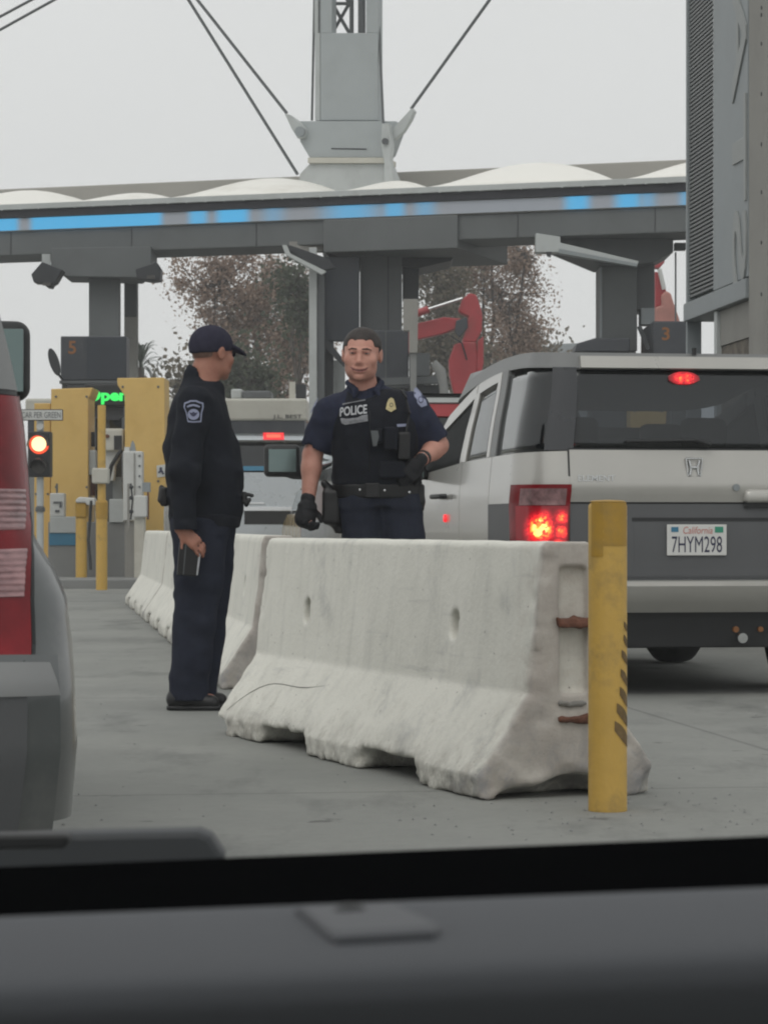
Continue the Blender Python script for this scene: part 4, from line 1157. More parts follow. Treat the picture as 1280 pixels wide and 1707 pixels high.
MB().pbox(404, 651, 452, 664.5, bd + .6, 1.2).build("air_conditioner", MT['steel_d'], bs, world=True, bevel=.04)
MB().pbox(385, 648, 404, 664.5, bd + .7, 1.0).build("roof_unit", MT['steel_l'], bs, world=True, bevel=.04)
MB().pbox(482, 636, 492, 664.5, bd + .5, .15).build("vent_pipe", MT['cream'], bs, world=True)
MB().pbox(493, 640, 510, 664.5, bd + .8, .5).build("roof_hatch", MT['dark'], bs, world=True)

def tree(name, label, px, d, trunk_h, crown, leaf, nleaf, size, seed, group="trees behind the canopy", clumps=60, limb=0.12):
    """crown: list of (px, py, rx_px, ry_px) ellipses at depth d"""
    rng = np.random.default_rng(seed)
    x0 = P(px, 0, d).x; k = d / F
    t = thing(name, label, "tree", loc=(x0, d, 0), group=group)
    tips = []
    tot = sum(c[2]*c[3] for c in crown)
    for cx, cy, rx, ry in crown:
        n = max(4, int(clumps * rx*ry/tot))
        for _ in range(n):
            v = rng.normal(size=3); v /= np.linalg.norm(v); r = rng.uniform(.25, 1) ** .5
            c = P(cx, cy, d)
            tips.append((c.x + v[0]*r*rx*k, d + v[1]*r*rx*k*.8, c.z + v[2]*r*ry*k))
    q = MB()
    fork = Vector((x0, d, trunk_h))
    q.tube([(x0, d, 0), (x0 + .1, d, trunk_h*.5), fork], [limb*2.2, limb*1.7, limb*1.4], 9)
    hubs = []
    for cx, cy, rx, ry in crown:
        for _ in range(2 if rx*ry > 2500 else 1):
            c = P(cx + rng.uniform(-.4, .4)*rx, cy + rng.uniform(-.1, .5)*ry, d); hubs.append(Vector((c.x, d + rng.uniform(-.6, .6), c.z)))
    for hb in hubs:
        m1 = fork.lerp(hb, .35) + Vector((rng.normal()*.15, rng.normal()*.15, .25)); m2 = fork.lerp(hb, .7) + Vector((rng.normal()*.2, rng.normal()*.2, .15))
        q.tube([fork, m1, m2, hb], [limb*.8, limb*.6, limb*.42, limb*.28], 6, cap=False)
    for tp_ in tips:
        e = Vector(tp_); hb = min(hubs, key=lambda h_: (h_ - e).length)
        m = hb.lerp(e, .5) + Vector((rng.normal()*.15, rng.normal()*.15, rng.normal()*.15))
        q.tube([hb, m, e], [limb*.22, limb*.14, .01], 4, cap=False)
        for _ in range(2):
            s_ = m.lerp(e, rng.uniform(.1, .9)); q.tube([s_, s_ + Vector(rng.normal(size=3))*.4], [.014, .006], 3, cap=False)
    q.build("trunk", MT['bark'], t, world=True, smooth=60)
    # leaves: small bent quads in uneven clumps around the twig tips
    T = np.array(tips); w = rng.uniform(.3, 1.6, len(T)); w /= w.sum()
    ci = rng.choice(len(T), nleaf, p=w); sp = rng.uniform(.25, .75, len(T)) * (size / .14)
    pos = T[ci] + rng.normal(size=(nleaf, 3)) * (sp[ci][:, None] * .62)
    a = rng.normal(size=(nleaf, 3)); a /= np.linalg.norm(a, axis=1)[:, None]
    b = rng.normal(size=(nleaf, 3)); b -= (b*a).sum(1)[:, None]*a; b /= np.linalg.norm(b, axis=1)[:, None]
    s_ = size * rng.uniform(.6, 1.3, nleaf)[:, None]
    V = np.concatenate([pos - a*s_*.5, pos + b*s_*.32, pos + a*s_*.5, pos - b*s_*.32], 1).reshape(-1, 3)
    Fc = [(4*i, 4*i+1, 4*i+2, 4*i+3) for i in range(nleaf)]
    mesh_obj("crown", V, Fc, MT[leaf], t, world=True)
    return t
tree("sycamore_tree", "broad tree of dry brown leaves behind the capped officer", 430, 88, 2.2,
     [(345, 455, 52, 55), (420, 470, 60, 70), (480, 520, 50, 100), (380, 540, 55, 75), (450, 600, 70, 75), (520, 560, 30, 100)], 'leaf_brown', 21000, .13, 3, clumps=170, limb=.13)
tree("sycamore_tree", "thinning brown tree right of the excavator arm", 830, 92, 2.0,
     [(800, 430, 70, 45), (850, 480, 60, 70), (820, 560, 75, 65), (880, 560, 42, 45), (760, 520, 45, 90), (866, 420, 30, 30)], 'leaf_brown', 15000, .12, 4, clumps=150, limb=.13)
tree("evergreen_tree", "dark green tree between the brown tree and the portal post", 500, 80, 2.0, [(490, 470, 24, 34), (505, 520, 16, 40)], 'leaf_green', 1700, .17, 5, clumps=30)
tree("evergreen_tree", "olive green tree behind the red excavator boom", 730, 84, 2.0, [(735, 450, 50, 48), (730, 560, 45, 70), (770, 610, 45, 50)], 'leaf_olive', 7000, .15, 6, clumps=70)
tree("evergreen_tree", "small dark green tree right of the capped officer's face", 400, 76, 1.6, [(398, 620, 28, 45), (420, 640, 40, 30)], 'leaf_green', 2200, .16, 8, clumps=40)
tree("low_shrub", "low bushy shrub behind the tallest yellow panel", 285, 82, 1.0, [(292, 640, 14, 10), (330, 640, 40, 30)], 'leaf_olive', 1300, .2, 9, clumps=30)
tree("low_shrub", "low olive shrub behind the silver car roof", 905, 96, 1.0, [(900, 590, 40, 22), (860, 610, 60, 30)], 'leaf_olive', 2200, .2, 10, clumps=30)
# palm
pd = 74.0; pc = P(234, 612, pd)
pt = thing("palm_tree", "green palm with drooping fronds right of booth 5", "palm tree", loc=(pc.x, pd, 0))
MB().tube([(pc.x, pd, 0), (pc.x + .05, pd, 2.5), (pc.x, pd, pc.z)], [.16, .13, .11], 10).build("trunk", MT['bark'], pt, world=True, smooth=60)
rng = np.random.default_rng(12)
q = MB()
for i in range(44):
    az = rng.uniform(0, 2*math.pi); el = rng.uniform(.0, 1.35); Ln = rng.uniform(1.05, 1.35)
    prev = None
    for s_ in range(13):
        t_ = s_ / 12
        r = Ln * t_ * math.cos(el) ; zz = Ln * (t_ * math.sin(el) - (.30 + .35*math.cos(el)) * t_**2.6)
        c = Vector((pc.x + r*math.cos(az), pd + r*math.sin(az), pc.z + zz))
        if prev is not None:
            dd = (c - prev).normalized(); sd = dd.cross(Vector((0, 0, 1))).normalized(); up = sd.cross(dd)
            q.add([prev - sd*.012, prev + sd*.012, c + sd*.010, c - sd*.010], [(0, 1, 2, 3)])
            if t_ > .22:
                for sg_ in (-1, 1):
                    for m_ in range(2):
                        b0 = prev.lerp(c, m_ * .5); ll = .17 * (1.15 - .8 * t_)
                        tipp = b0 + sd * sg_ * ll * .45 + dd * ll * .95 + up*ll*.15
                        q.add([b0, b0 + dd * .03, tipp], [(0, 1, 2)])
        prev = c
q.build("fronds", MT['palm'], pt, world=True)

# excavator
ex = thing("excavator", "red excavator with folded arm and bright piston rod behind the officers", "excavator", loc=(P(760, 0, 62).x, 62, 0))
ed = 62.0
MB().pprism([(690, 540), (740, 528), (772, 531), (768, 545), (738, 556), (690, 567)], ed + .1, .4).build("boom", MT['red_paint'], ex, world=True, bevel=.03)
MB().pprism([(770, 499), (782, 488), (794, 491), (801, 512), (804, 525), (803, 552), (793, 570), (770, 569), (777, 545), (781, 527), (768, 521), (764, 516)], ed, .55).build("arm_head", MT['red_paint'], ex, world=True, bevel=.03)
MB().pprism([(748, 600), (757, 574), (772, 569), (794, 570), (797, 600), (793, 640), (788, 676), (764, 678), (755, 650), (749, 625)], ed - .1, .5).build("dipper", MT['red_paint'], ex, world=True, bevel=.03)
MB().pprism([(796, 568), (806, 560), (806, 606), (800, 632), (795, 630)], ed - .15, .2).build("linkage", MT['red_paint'], ex, world=True, bevel=.02)
MB().pprism([(760, 534), (778, 528), (780, 545), (766, 562), (758, 552)], ed - .05, .3).build("pivot_plate", MT['booth'], ex, world=True, bevel=.02)
MB().tube([P(690, 524, ed - .1), P(714, 515, ed - .1)], .085, 12).build("ram", MT['red_paint'], ex, world=True, smooth=40)
MB().tube([P(714, 515, ed - .1), P(771, 497, ed - .1)], .035, 10).build("piston_rod", MT['chrome'], ex, world=True, smooth=40)
MB().tube([P(752, 560, ed - .2), P(770, 572, ed - .2), P(778, 600, ed - .2)], .02, 6).build("hose", MT['blackp'], ex, world=True)
xb = P(640, 0, ed).x
MB().box((xb - 1.6, ed, 1.0), (xb + .9, ed + 2.2, 2.3)).build("engine_house", MT['red_paint'], ex, world=True, bevel=.06)
MB().box((xb + .1, ed - .05, 2.3), (xb + .9, ed + 1.0, 3.2)).build("cab", MT['glass_d'], ex, world=True, bevel=.05)
for yy in (ed, ed + 1.7):
    MB().box((xb - 1.8, yy, 0), (xb + 1.4, yy + .5, .8)).build("track", MT['rubber'], ex, world=True, bevel=.2, segs=3)
MB().pprism([(640, 640), (660, 560), (692, 538), (692, 568), (675, 600), (665, 660)], ed + .1, .4).build("lower_boom", MT['red_paint'], ex, world=True, bevel=.03)
ex = thing("digger", "dusty red digger bucket and ram standing up behind booth 3", "digger", loc=(P(1108, 0, 60).x, 60, 0))
MB().pprism([(1092, 424), (1107, 426), (1108, 436), (1100, 446), (1092, 446)], 60, .4).build("pivot_head", MT['red_paint'], ex, world=True, bevel=.02)
MB().pprism([(1092, 452), (1104, 456), (1112, 492), (1104, 508), (1092, 512)], 60, .4).build("arm", MT['red_paint'], ex, world=True, bevel=.02)
MB().tube([P(1099, 448, 59.9), P(1107, 482, 59.9)], .05, 10).build("ram", MT['white'], ex, world=True)
q = MB().pprism([(1092, 512), (1104, 508), (1102, 492), (1110, 484), (1118, 488), (1123, 504), (1132, 530), (1135, 545), (1092, 545)], 59.8, .7); q.build("bucket", MT['pink_dust'], ex, world=True, bevel=.04)
MB().box((P(1095, 0, 60).x, 60, 0), (P(1120, 0, 60).x, 60.6, P(0, 545, 60).z)).build("stand", MT['red_paint'], ex, world=True, bevel=.04)
# distant low building and hedge line on the skyline
t = MB().pprism([(905, 583), (918, 573), (1010, 570), (1010, 760), (905, 760)], 150, 8)
ground_box(t, 906, 1009, 762, 150.1, 7)
tag(t.build("distant_building", MT['steel'], bevel=.05), "low blue grey roof on the skyline above the silver car", "building")
rng = np.random.default_rng(21)
hx = rng.uniform(-34, 34, 9000); hz = rng.uniform(0, 1, 9000)**.8 * (2.6 + 1.0*np.sin(hx*.7) + .6*np.sin(hx*1.9)); hy = 104 + rng.uniform(0, 4, 9000)
a = rng.normal(size=(9000, 3)); a /= np.linalg.norm(a, axis=1)[:, None]; b = rng.normal(size=(9000, 3)); b -= (b*a).sum(1)[:, None]*a; b /= np.linalg.norm(b, axis=1)[:, None]
pos = np.stack([hx, hy, hz], 1); V = np.concatenate([pos - a*.2, pos + b*.14, pos + a*.2, pos - b*.14], 1).reshape(-1, 3)
tag(mesh_obj("undergrowth", V, [(4*i, 4*i+1, 4*i+2, 4*i+3) for i in range(9000)], MT['leaf_olive'], None, origin=(0, 106, 0)), "low scrub along the far edge of the crossing", "shrubs", kind='stuff')
# ================================================================== CONCRETE BARRIERS
KP = np.array([(.305, 0), (.305, .075), (.135, .33), (.085, .795), (.07, .81)])     # half profile (half width, z)
def barrier_sdf(Ln, h, seed, slots, holes, chips=1.0):
    s = SDF((-.36, -.05, -.03), (.36, Ln + .05, .86), h)
    nrm = []
    def fn(X, Y, Z):
        d = np.full(np.broadcast(X, Z).shape, -1.0)
        ax = np.abs(X)
        for i in range(len(KP) - 1):
            (x0, z0), (x1, z1) = KP[i], KP[i+1]
            L_ = math.hypot(x1-x0, z1-z0); nx, nz = (z1-z0)/L_, -(x1-x0)/L_
            e = (ax - x0)*nx + (Z - z0)*nz
            if i == 2: continue
            d = np.maximum(d, e) if i != 1 else d
        # concave break: the lower slope or the upper face, whichever applies at that height
        w = np.interp(np.clip(Z, 0, .81).ravel(), KP[:, 1], KP[:, 0]).reshape(Z.shape)
        e = (ax - w) * .93
        d = np.maximum(e, np.maximum(Z - .81, -Z))
        return np.maximum(d, np.maximum(-Y, Y - Ln))
    s.op((-.31, 0, 0), (.31, Ln, .82), fn, 1e-4)
    # rounded vertical end corners
    for a, b, hh in slots:        # drainage slots through the foot, ragged
        s.box(((0), (a + b)/2, hh/2 - .02), (.4, (b - a)/2, hh/2 + .02), r=.02, k=.03, mode='s')
    for y, z in holes:
        s.box((0, y, z), (.4, .042, .050), r=.04, k=.008, mode='s')
    # chipped foot and arrises
    X, Y, Z = s.ax[0][:, None, None], s.ax[1][None, :, None], s.ax[2][None, None, :]
    near = np.abs(s.f) < .08
    m = np.argwhere(near); x, y, z = s.ax[0][m[:,0]], s.ax[1][m[:,1]], s.ax[2][m[:,2]]
    low = np.clip((.17 - z) / .17, 0, 1); endw = np.clip((.10 - np.minimum(y, Ln - y)) / .10, 0, 1)
    n1 = vnoise(x*9, y*9, z*9, seed); n2 = vnoise(x*24, y*24, z*24, seed + 3); n3 = vnoise(x*60, y*60, z*60, seed + 5)
    add = chips * (low * (.007*n1 + .020*np.maximum(n2 - .28, 0) + .003*n3 + .002) + endw * (.010*np.maximum(n1, 0) + .008*np.maximum(n2, 0)) + .0008*n2 + .002*n1)
    s.f[m[:,0], m[:,1], m[:,2]] += add
    return s
def rebar(parent, y, z, half=.055, r=.0085):
    q = MB(); pts = []
    for k in range(9):
        a = math.pi * k / 8
        pts.append((half*math.cos(a)*.9 + .02, y - .016 * math.sin(a), z + .008*math.sin(3*a)))
    pts = [(pts[0][0], y + .06, z)] + pts + [(pts[-1][0], y + .06, z)]
    q.tube(pts, r, 8); return q.build("rebar_loop", MT['rust'], parent, smooth=60)
near = thing("concrete_barrier", "white chipped concrete barrier turned towards the near yellow bollard", "barrier", loc=(.587, 8.535, 0), rz=R_(19.7), group="white concrete lane barriers")
LN = 2.96
s = barrier_sdf(LN, .0095, 11, [(.62, 1.16, .075), (1.78, 2.36, .07)], [(.72, .525), (2.33, .525)])
# end face: keyed recess, broken corner and washed-out foot
s.box((.015, -.01, .53), (.045, .045, .20), r=.012, k=.012, mode='s')
s.box((.02, -.01, .70), (.062, .016, .11), r=.008, k=.01, mode='s')
s.ell((.03, .02, -.01), (.15, .16, .085), k=.03, mode='s')
s.ell((-.15, .0, -.005), (.10, .09, .045), k=.03, mode='s')
s.ell((.30, .0, .02), (.05, .05, .06), k=.03, mode='s')
s.ell((-.31, 2.93, .0), (.10, .10, .06), k=.03, mode='s')
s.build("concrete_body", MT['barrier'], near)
for z_, hw_, th_, pr_, m_ in ((.556, .060, .016, .014, 'rust'), (.298, .050, .006, -.004, 'crack'), (.248, .055, .009, .004, 'rust')):
    s_ = SDF((-.10, -.06, z_ - .05), (.12, .06, z_ + .05), .005)
    s_.box((.012, .03 - pr_ - .012, z_), (hw_, .03, th_), r=.005); s_.noise(.006, (34, 30, 60), 5); s_.noise(.004, (12, 9, 9), 8)
    s_.build("connector_bar", MT[m_], near)
q = MB(); pts = [(-.308 + .003, 2.92, .09)]
pts = []
for k in range(14):
    y = 2.86 - 1.02*k/13; z = .10 + .16*(1 - math.exp(-k*.28)) + .015*math.sin(k*.5)
    w = float(np.interp(z, KP[:, 1], KP[:, 0])); pts.append((-w - .0005, y, z))
q.tube(pts, [.0008 + .0012*math.sin(math.pi*k/13) for k in range(14)], 6); q.build("crack", MT['crack'], near, smooth=60)
LF = 5.2
s = barrier_sdf(LF, .017, 31, [(.7, 1.25, .085), (2.3, 2.9, .085), (4.0, 4.6, .085)], [(.9, .53), (4.3, .53)], .6)
s.box((0, -.01, .5), (.05, .05, .24), r=.012, k=.012, mode='s')
fv, ff = s.mesh()
hd = R_(7.3); dv_ = Vector((-math.sin(hd), math.cos(hd), 0))
labs = ["white concrete barrier just behind the capped officer's legs, nearest of its row", "white concrete barrier half hidden behind the capped officer, middle of its row", "white concrete barrier closest to the booth island, farthest of its row"]
first = None
for i in range(3):
    loc = Vector((-.554, 14.22, 0)) + dv_ * (5.28 * i)
    if first is None:
        r = thing("concrete_barrier", labs[0], "barrier", loc=loc, rz=hd, group="white concrete lane barriers")
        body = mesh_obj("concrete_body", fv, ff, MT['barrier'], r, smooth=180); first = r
        rebar(r, 0.0, .55); rebar(r, 0.0, .26)
    else:
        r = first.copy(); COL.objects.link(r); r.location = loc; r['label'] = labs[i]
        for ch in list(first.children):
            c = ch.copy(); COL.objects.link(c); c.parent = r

# ================================================================== NEAR YELLOW BOLLARD
yb = thing("yellow_bollard", "scuffed yellow bollard in front of the near barrier end", "bollard", loc=(.675, 8.15, 0), group=None)
rb_ = .0585
s = SDF((-.075, -.075, -.02), (.075, .075, .96), (.006, .006, .02))
s.cap((0, 0, -.02), (0, 0, .934), rb_, k=1e-4, flat=True)
s.build("tube", MT['yellow'], yb, smooth=40)
q = MB(); q.lathe([(0, .0), (rb_*.97, .0), (rb_*.8, .004), (0, .006)], (0, 0, .9335), 'z', 28); q.build("cap", MT['yellow_dark'], yb, smooth=50)
def wrap(name, a0, a1, z0, z1, mat, off=.0012, jag=0.0, seed=0, nz=14, na=10):
    rg = np.random.default_rng(seed); q = MB(); ja = rg.uniform(-jag, jag, (2, nz + 1))
    def fn(u, v):
        i = int(round(v*nz)); a = (a0 + ja[0][i]) + ((a1 + ja[1][i]) - (a0 + ja[0][i])) * u
        return ((rb_ + off)*math.cos(a), (rb_ + off)*math.sin(a), z0 + (z1 - z0)*v)
    q.grid(fn, na, nz); return q.build(name, mat, yb, smooth=180)
# camera looks along +y: angle -90 deg faces it
wrap("paint_patch", R_(-150), R_(-108), .768, .932, MT['yellow_dark'], seed=1)
wrap("paint_patch", R_(-108), R_(-22), .80, .932, MT['yellow_dark'], jag=.06, seed=2)
rg = np.random.default_rng(5)
for i, (py, w) in enumerate(((1040, 14), (1062, 15), (1088, 20), (1120, 22), (1150, 24), (1178, 30), (1208, 34))):
    z = H - (py - YH) / F * 8.15
    q = MB(); hz = .011 + .0018*i; sl = .016 + .006*i
    a1 = R_(-16); a0 = a1 - w * .030
    def fn(u, v, a0=a0, a1=a1, z=z, hz=hz, sl=sl):
        a = a0 + (a1-a0)*u
        return ((rb_ + .0015)*math.cos(a), (rb_ + .0015)*math.sin(a), z - sl*u + hz*(v - .5)*2*(.55 + .45*math.sin(math.pi*(.1 + .8*u))))
    q.grid(fn, 12, 4); q.build("rubber_scuff", MT['scuff'], yb, smooth=180)

# ================================================================== OWN CAR: DASHBOARD BEHIND THE WINDSCREEN
dk = thing("car_dashboard", "dark grey car dashboard with black windscreen base along the bottom of the view", "dashboard", loc=(0, .8, .5))
def dash_pt(px, py, d): return P(px, py, d)
def strip(rows, n=90, x0=-2800, x1=4000):
    """rows: list of (py at px=0, py at px=1280, depth)"""
    q = MB(); m = len(rows)
    for i in range(n + 1):
        px = x0 + (x1 - x0)*i/n
        for a, b, d in rows:
            q.v.append(tuple(P(px, a + (b-a)*px/1280.0, d)))
    for i in range(n):
        for j in range(m - 1):
            k = i*m + j; q.f.append((k, k + m, k + m + 1, k + 1))
    return q
q = strip([(1446, 1394, 1.42), (1450, 1398, 1.38), (1492, 1440, 1.2), (1534, 1486, 1.05), (1564, 1514, 1.0), (1760, 1700, 1.0)]); q.build("windscreen_base", MT['dash_d'], dk, world=True, smooth=60)
q = strip([(1538, 1488, .985), (1543, 1493, .965), (1565, 1505, .91), (1592, 1532, .86), (1616, 1556, .82), (1634, 1574, .795), (1652, 1592, .778), (1672, 1614, .768), (1700, 1645, .766), (1740, 1690, .772), (1860, 1820, .80)], n=110)
q.build("dash_top", MT['dash'], dk, world=True, smooth=180, solid=.004)
# square sun-sensor cover standing on the dash top
def dsh(px, py, lift=0.0):
    """point on the dash top behind a pixel"""
    yy = py - (-60.0*px/1280.0)
    rows = [(1536, .985), (1565, .91), (1592, .86), (1616, .82), (1634, .795), (1656, .775)]
    d = float(np.interp(yy, [r[0] for r in rows], [r[1] for r in rows]))
    p = P(px, py, d); p.z += lift; return p
out = [(492, 1534), (655, 1528), (733, 1568), (724, 1578), (560, 1587), (548, 1580)]
q = MB(); n = len(out)
lo = [dsh(x, y, .0) for x, y in out]; hi = [dsh(x, y, .0042) for x, y in out]
cx, cy = sum(p[0] for p in out)/n, sum(p[1] for p in out)/n
hi2 = [dsh(cx + (x-cx)*.9, cy + (y-cy)*.84, .0056) for x, y in out]
q.add(lo + hi + hi2, [(i, (i+1) % n, (i+1) % n + n, i + n) for i in range(n)] + [(i+n, (i+1) % n + n, (i+1) % n + 2*n, i + 2*n) for i in range(n)] + [tuple(range(2*n, 3*n))])
q.build("sensor_cover", MT['sensor'], dk, world=True, bevel=.0006)
c = dsh(585, 1545, .0052)
q = MB(); q.lathe([(0, .0025), (.003, .0022), (.0055, .0008), (.0062, -.001), (0, -.001)], (c.x, c.y, c.z), 'z', 20); q.build("sensor_dome", MT['blackp'], dk, world=True, smooth=60)
# unseen roof lining over the front seats, added to keep the sky off the near dash
MB().box((-.75, -1.6, 1.17), (.75, .50, 1.22)).build('unseen_roof_lining', MT['cowl'], dk, world=True, bevel=.02)
# cowl / wiper at the left
wc = thing("wiper_cowl", "dark grey wiper cowl with a black wiper arm beyond the windscreen base", "wiper", loc=P(180, 1420, 1.7))
q = MB(); q.pprism([(-120, 1400), (100, 1391), (330, 1386), (350, 1394), (372, 1426), (372, 1446), (-120, 1460)], 1.7, .03); q.build("cowl", MT['cowl'], wc, world=True, bevel=.004)
q = MB(); q.pprism([(-120, 1394), (112, 1391), (116, 1402), (108, 1416), (-120, 1420)], 1.62, .02); q.build("wiper_arm", MT['blackp'], wc, world=True, bevel=.003)

# loose grit on the roadway by the bollard and barrier
rng = np.random.default_rng(77); q = MB()
for i in range(260):
    if i < 130: x, y = rng.normal(.75, .35), rng.normal(8.1, .35)
    else: x, y = rng.uniform(-1.6, 2.2), rng.uniform(6.6, 14)
    r_ = rng.uniform(.002, .007); a = rng.uniform(0, 6.28, 4) ; b = [(x + r_*rng.uniform(.6, 1.3)*math.cos(k*1.57 + a[0]), y + r_*rng.uniform(.6, 1.3)*math.sin(k*1.57 + a[0]), .001) for k in range(4)]
    q.add(b + [(x, y, r_*rng.uniform(.7, 1.1))], [(0, 1, 4), (1, 2, 4), (2, 3, 4), (3, 0, 4)])
tag(q.build("gravel", MT['conc_d'], origin=(0, 9, 0)), "loose grit scattered on the road by the yellow bollard", "grit", kind='stuff')
# ================================================================== CARS
class Pair:
    """a left and a right shape that become two parts"""
    def __init__(s, a, b): s.m = [a, b]
    def merge(s, o):
        for a, b in zip(s.m, o.m): a.add(b.v, b.f)
        return s
    def build(s, *a, **k):
        o = [m.build(*a, **k) for m in s.m]
        return o
class Skin:
    """wrap surface of a car body: levels of (z, half width, rear y, front y, rear corner radius, front corner radius)"""
    def __init__(s, lv, flare=None, lift=None):
        s.A = np.array(sorted(lv), float); s.flare = flare; s.lift = lift
    def par(s, z):
        return [float(np.interp(z, s.A[:, 0], s.A[:, c])) for c in range(1, 6)]
    def t_of(s, key, val, z):
        if callable(val): val = val(z)
        w, yr, yf, rr, rf = s.par(z)
        if key == 't': return val
        if key == 'x': return min(max(-val / (w - rr), 0), 1) if val <= 0 else 0
        if key == 'y': return 2 + (val - yr - rr) / (yf - rf - yr - rr)
    def raw(s, t, z):
        w, yr, yf, rr, rf = s.par(z)
        if t <= 1: return Vector((-(w - rr)*t, yr, z))
        if t <= 2:
            a = (t - 1)*math.pi/2; return Vector((-(w - rr) - rr*math.sin(a), yr + rr - rr*math.cos(a), z))
        if t <= 3: return Vector((-w, yr + rr + (yf - rf - yr - rr)*(t - 2), z))
        if t <= 4:
            a = (t - 3)*math.pi/2; return Vector((-(w - rf) - rf*math.cos(a), yf - rf + rf*math.sin(a), z))
        return Vector((-(w - rf)*(5 - t), yf, z))
    def pos(s, t, z, off=0.0, side=1):
        p = s.raw(t, z)
        e = 0.01
        du = s.raw(min(t + e, 5), z) - s.raw(max(t - e, 0), z)
        z0, z1 = max(z - .02, s.A[0, 0]), min(z + .02, s.A[-1, 0])
        dz = s.raw(t, z1) - s.raw(t, z0)
        n = dz.cross(du)
        n = n.normalized() if n.length > 1e-9 else Vector((0, -1, 0))
        f = s.flare(p) if s.flare else 0.0
        p = p + n * (off + f)
        if s.lift: p.z += s.lift(p)
        if side < 0: p.x = -p.x
        return p
    def patch(s, z0, z1, b0, b1, off=0.0, th=0.02, nz=8, nt=10, side=1, both=False, rib=None):
        """b0, b1: ('t'|'x'|'y', value or (at bottom, at top)); z0, z1 a value or (at b0, at b1)"""
        if both and b0 != ('t', 0) and b1 != ('t', 5.0):
            return Pair(s.patch(z0, z1, b0, b1, off, th, nz, nt, 1), s.patch(z0, z1, b0, b1, off, th, nz, nt, -1))
        q = MB()
        if both:
            # one sheet across the middle of the car
            zf = lambda z, u: z[0] + (z[1] - z[0])*u if isinstance(z, tuple) else z
            bf_ = lambda b, v: b[1][0] + (b[1][1] - b[1][0])*v if isinstance(b[1], tuple) else b[1]
            rear = b0 == ('t', 0); m = (2*nt + 1)*(nz + 1)
            def at2(w, v, o):
                u = abs(w) if rear else 1 - abs(w)
                z = zf(z0, u) + (zf(z1, u) - zf(z0, u))*v
                ta = s.t_of(b0[0], bf_(b0, v), z); tb = s.t_of(b1[0], bf_(b1, v), z)
                return s.pos(ta + (tb - ta)*u, z, o, 1 if w <= 0 else -1)
            for o in (off, off - th):
                for i in range(2*nt + 1):
                    for j in range(nz + 1): q.v.append(tuple(at2((i - nt)/nt, j/nz, o)))
            ix = lambda i, j, l: l*m + i*(nz + 1) + j
            n2 = 2*nt
            for i in range(n2):
                for j in range(nz):
                    q.f.append((ix(i,j,0), ix(i+1,j,0), ix(i+1,j+1,0), ix(i,j+1,0))); q.f.append((ix(i,j,1), ix(i,j+1,1), ix(i+1,j+1,1), ix(i+1,j,1)))
                q.f.append((ix(i,0,0), ix(i,0,1), ix(i+1,0,1), ix(i+1,0,0))); q.f.append((ix(i,nz,0), ix(i+1,nz,0), ix(i+1,nz,1), ix(i,nz,1)))
            for j in range(nz):
                q.f.append((ix(0,j,0), ix(0,j+1,0), ix(0,j+1,1), ix(0,j,1))); q.f.append((ix(n2,j,0), ix(n2,j,1), ix(n2,j+1,1), ix(n2,j+1,0)))
            if not rear: q.f = [tuple(reversed(f)) for f in q.f]
            return q
        for sd in (side,):
            zz = lambda z, u: z[0] + (z[1] - z[0])*u if isinstance(z, tuple) else z
            bb = lambda b, v: b[1][0] + (b[1][1] - b[1][0])*v if isinstance(b[1], tuple) else b[1]
            def at(u, v, o):
                z = zz(z0, u) + (zz(z1, u) - zz(z0, u))*v
                ta = s.t_of(b0[0], bb(b0, v), z); tb = s.t_of(b1[0], bb(b1, v), z)
                return s.pos(ta + (tb - ta)*u, z, o + (rib(z, u) if rib else 0), sd)
            n = len(q.v); m = (nt + 1)*(nz + 1)
            for o in (off, off - th):
                for i in range(nt + 1):
                    for j in range(nz + 1): q.v.append(tuple(at(i/nt, j/nz, o)))
            ix = lambda i, j, l: n + l*m + i*(nz + 1) + j
            F_ = []
            for i in range(nt):
                for j in range(nz):
                    F_.append((ix(i,j,0), ix(i,j+1,0), ix(i+1,j+1,0), ix(i+1,j,0)))
                    F_.append((ix(i,j,1), ix(i+1,j,1), ix(i+1,j+1,1), ix(i,j+1,1)))
            for i in range(nt):
                F_.append((ix(i,0,0), ix(i+1,0,0), ix(i+1,0,1), ix(i,0,1))); F_.append((ix(i,nz,0), ix(i,nz,1), ix(i+1,nz,1), ix(i+1,nz,0)))
            for j in range(nz):
                F_.append((ix(0,j,0), ix(0,j,1), ix(0,j+1,1), ix(0,j+1,0))); F_.append((ix(nt,j,0), ix(nt,j+1,0), ix(nt,j+1,1), ix(nt,j,1)))
            q.f.extend(F_ if sd > 0 else [tuple(reversed(f)) for f in F_])
        return q
    def mid(s, z0, z1, x0, x1, off=0.0, th=0.02, nz=8, nt=12):
        """patch across the rear from x0 to x1 (both inside the flat rear)"""
        q = MB(); m = (nt + 1)*(nz + 1)
        def at(u, v, o):
            z = z0 + (z1 - z0)*v; x = x0 + (x1 - x0)*u
            w, yr, yf, rr, rf = s.par(z)
            xa = abs(x)
            t = xa/(w - rr) if xa <= w - rr else 1 + math.asin(min((xa - w + rr)/rr, 1))/(math.pi/2)
            return s.pos(t, z, o, 1 if x <= 0 else -1)
        for o in (off, off - th):
            for i in range(nt + 1):
                for j in range(nz + 1): q.v.append(tuple(at(i/nt, j/nz, o)))
        ix = lambda i, j, l: l*m + i*(nz + 1) + j
        for i in range(nt):
            for j in range(nz):
                q.f.append((ix(i,j,0), ix(i+1,j,0), ix(i+1,j+1,0), ix(i,j+1,0)))
                q.f.append((ix(i,j,1), ix(i,j+1,1), ix(i+1,j+1,1), ix(i+1,j,1)))
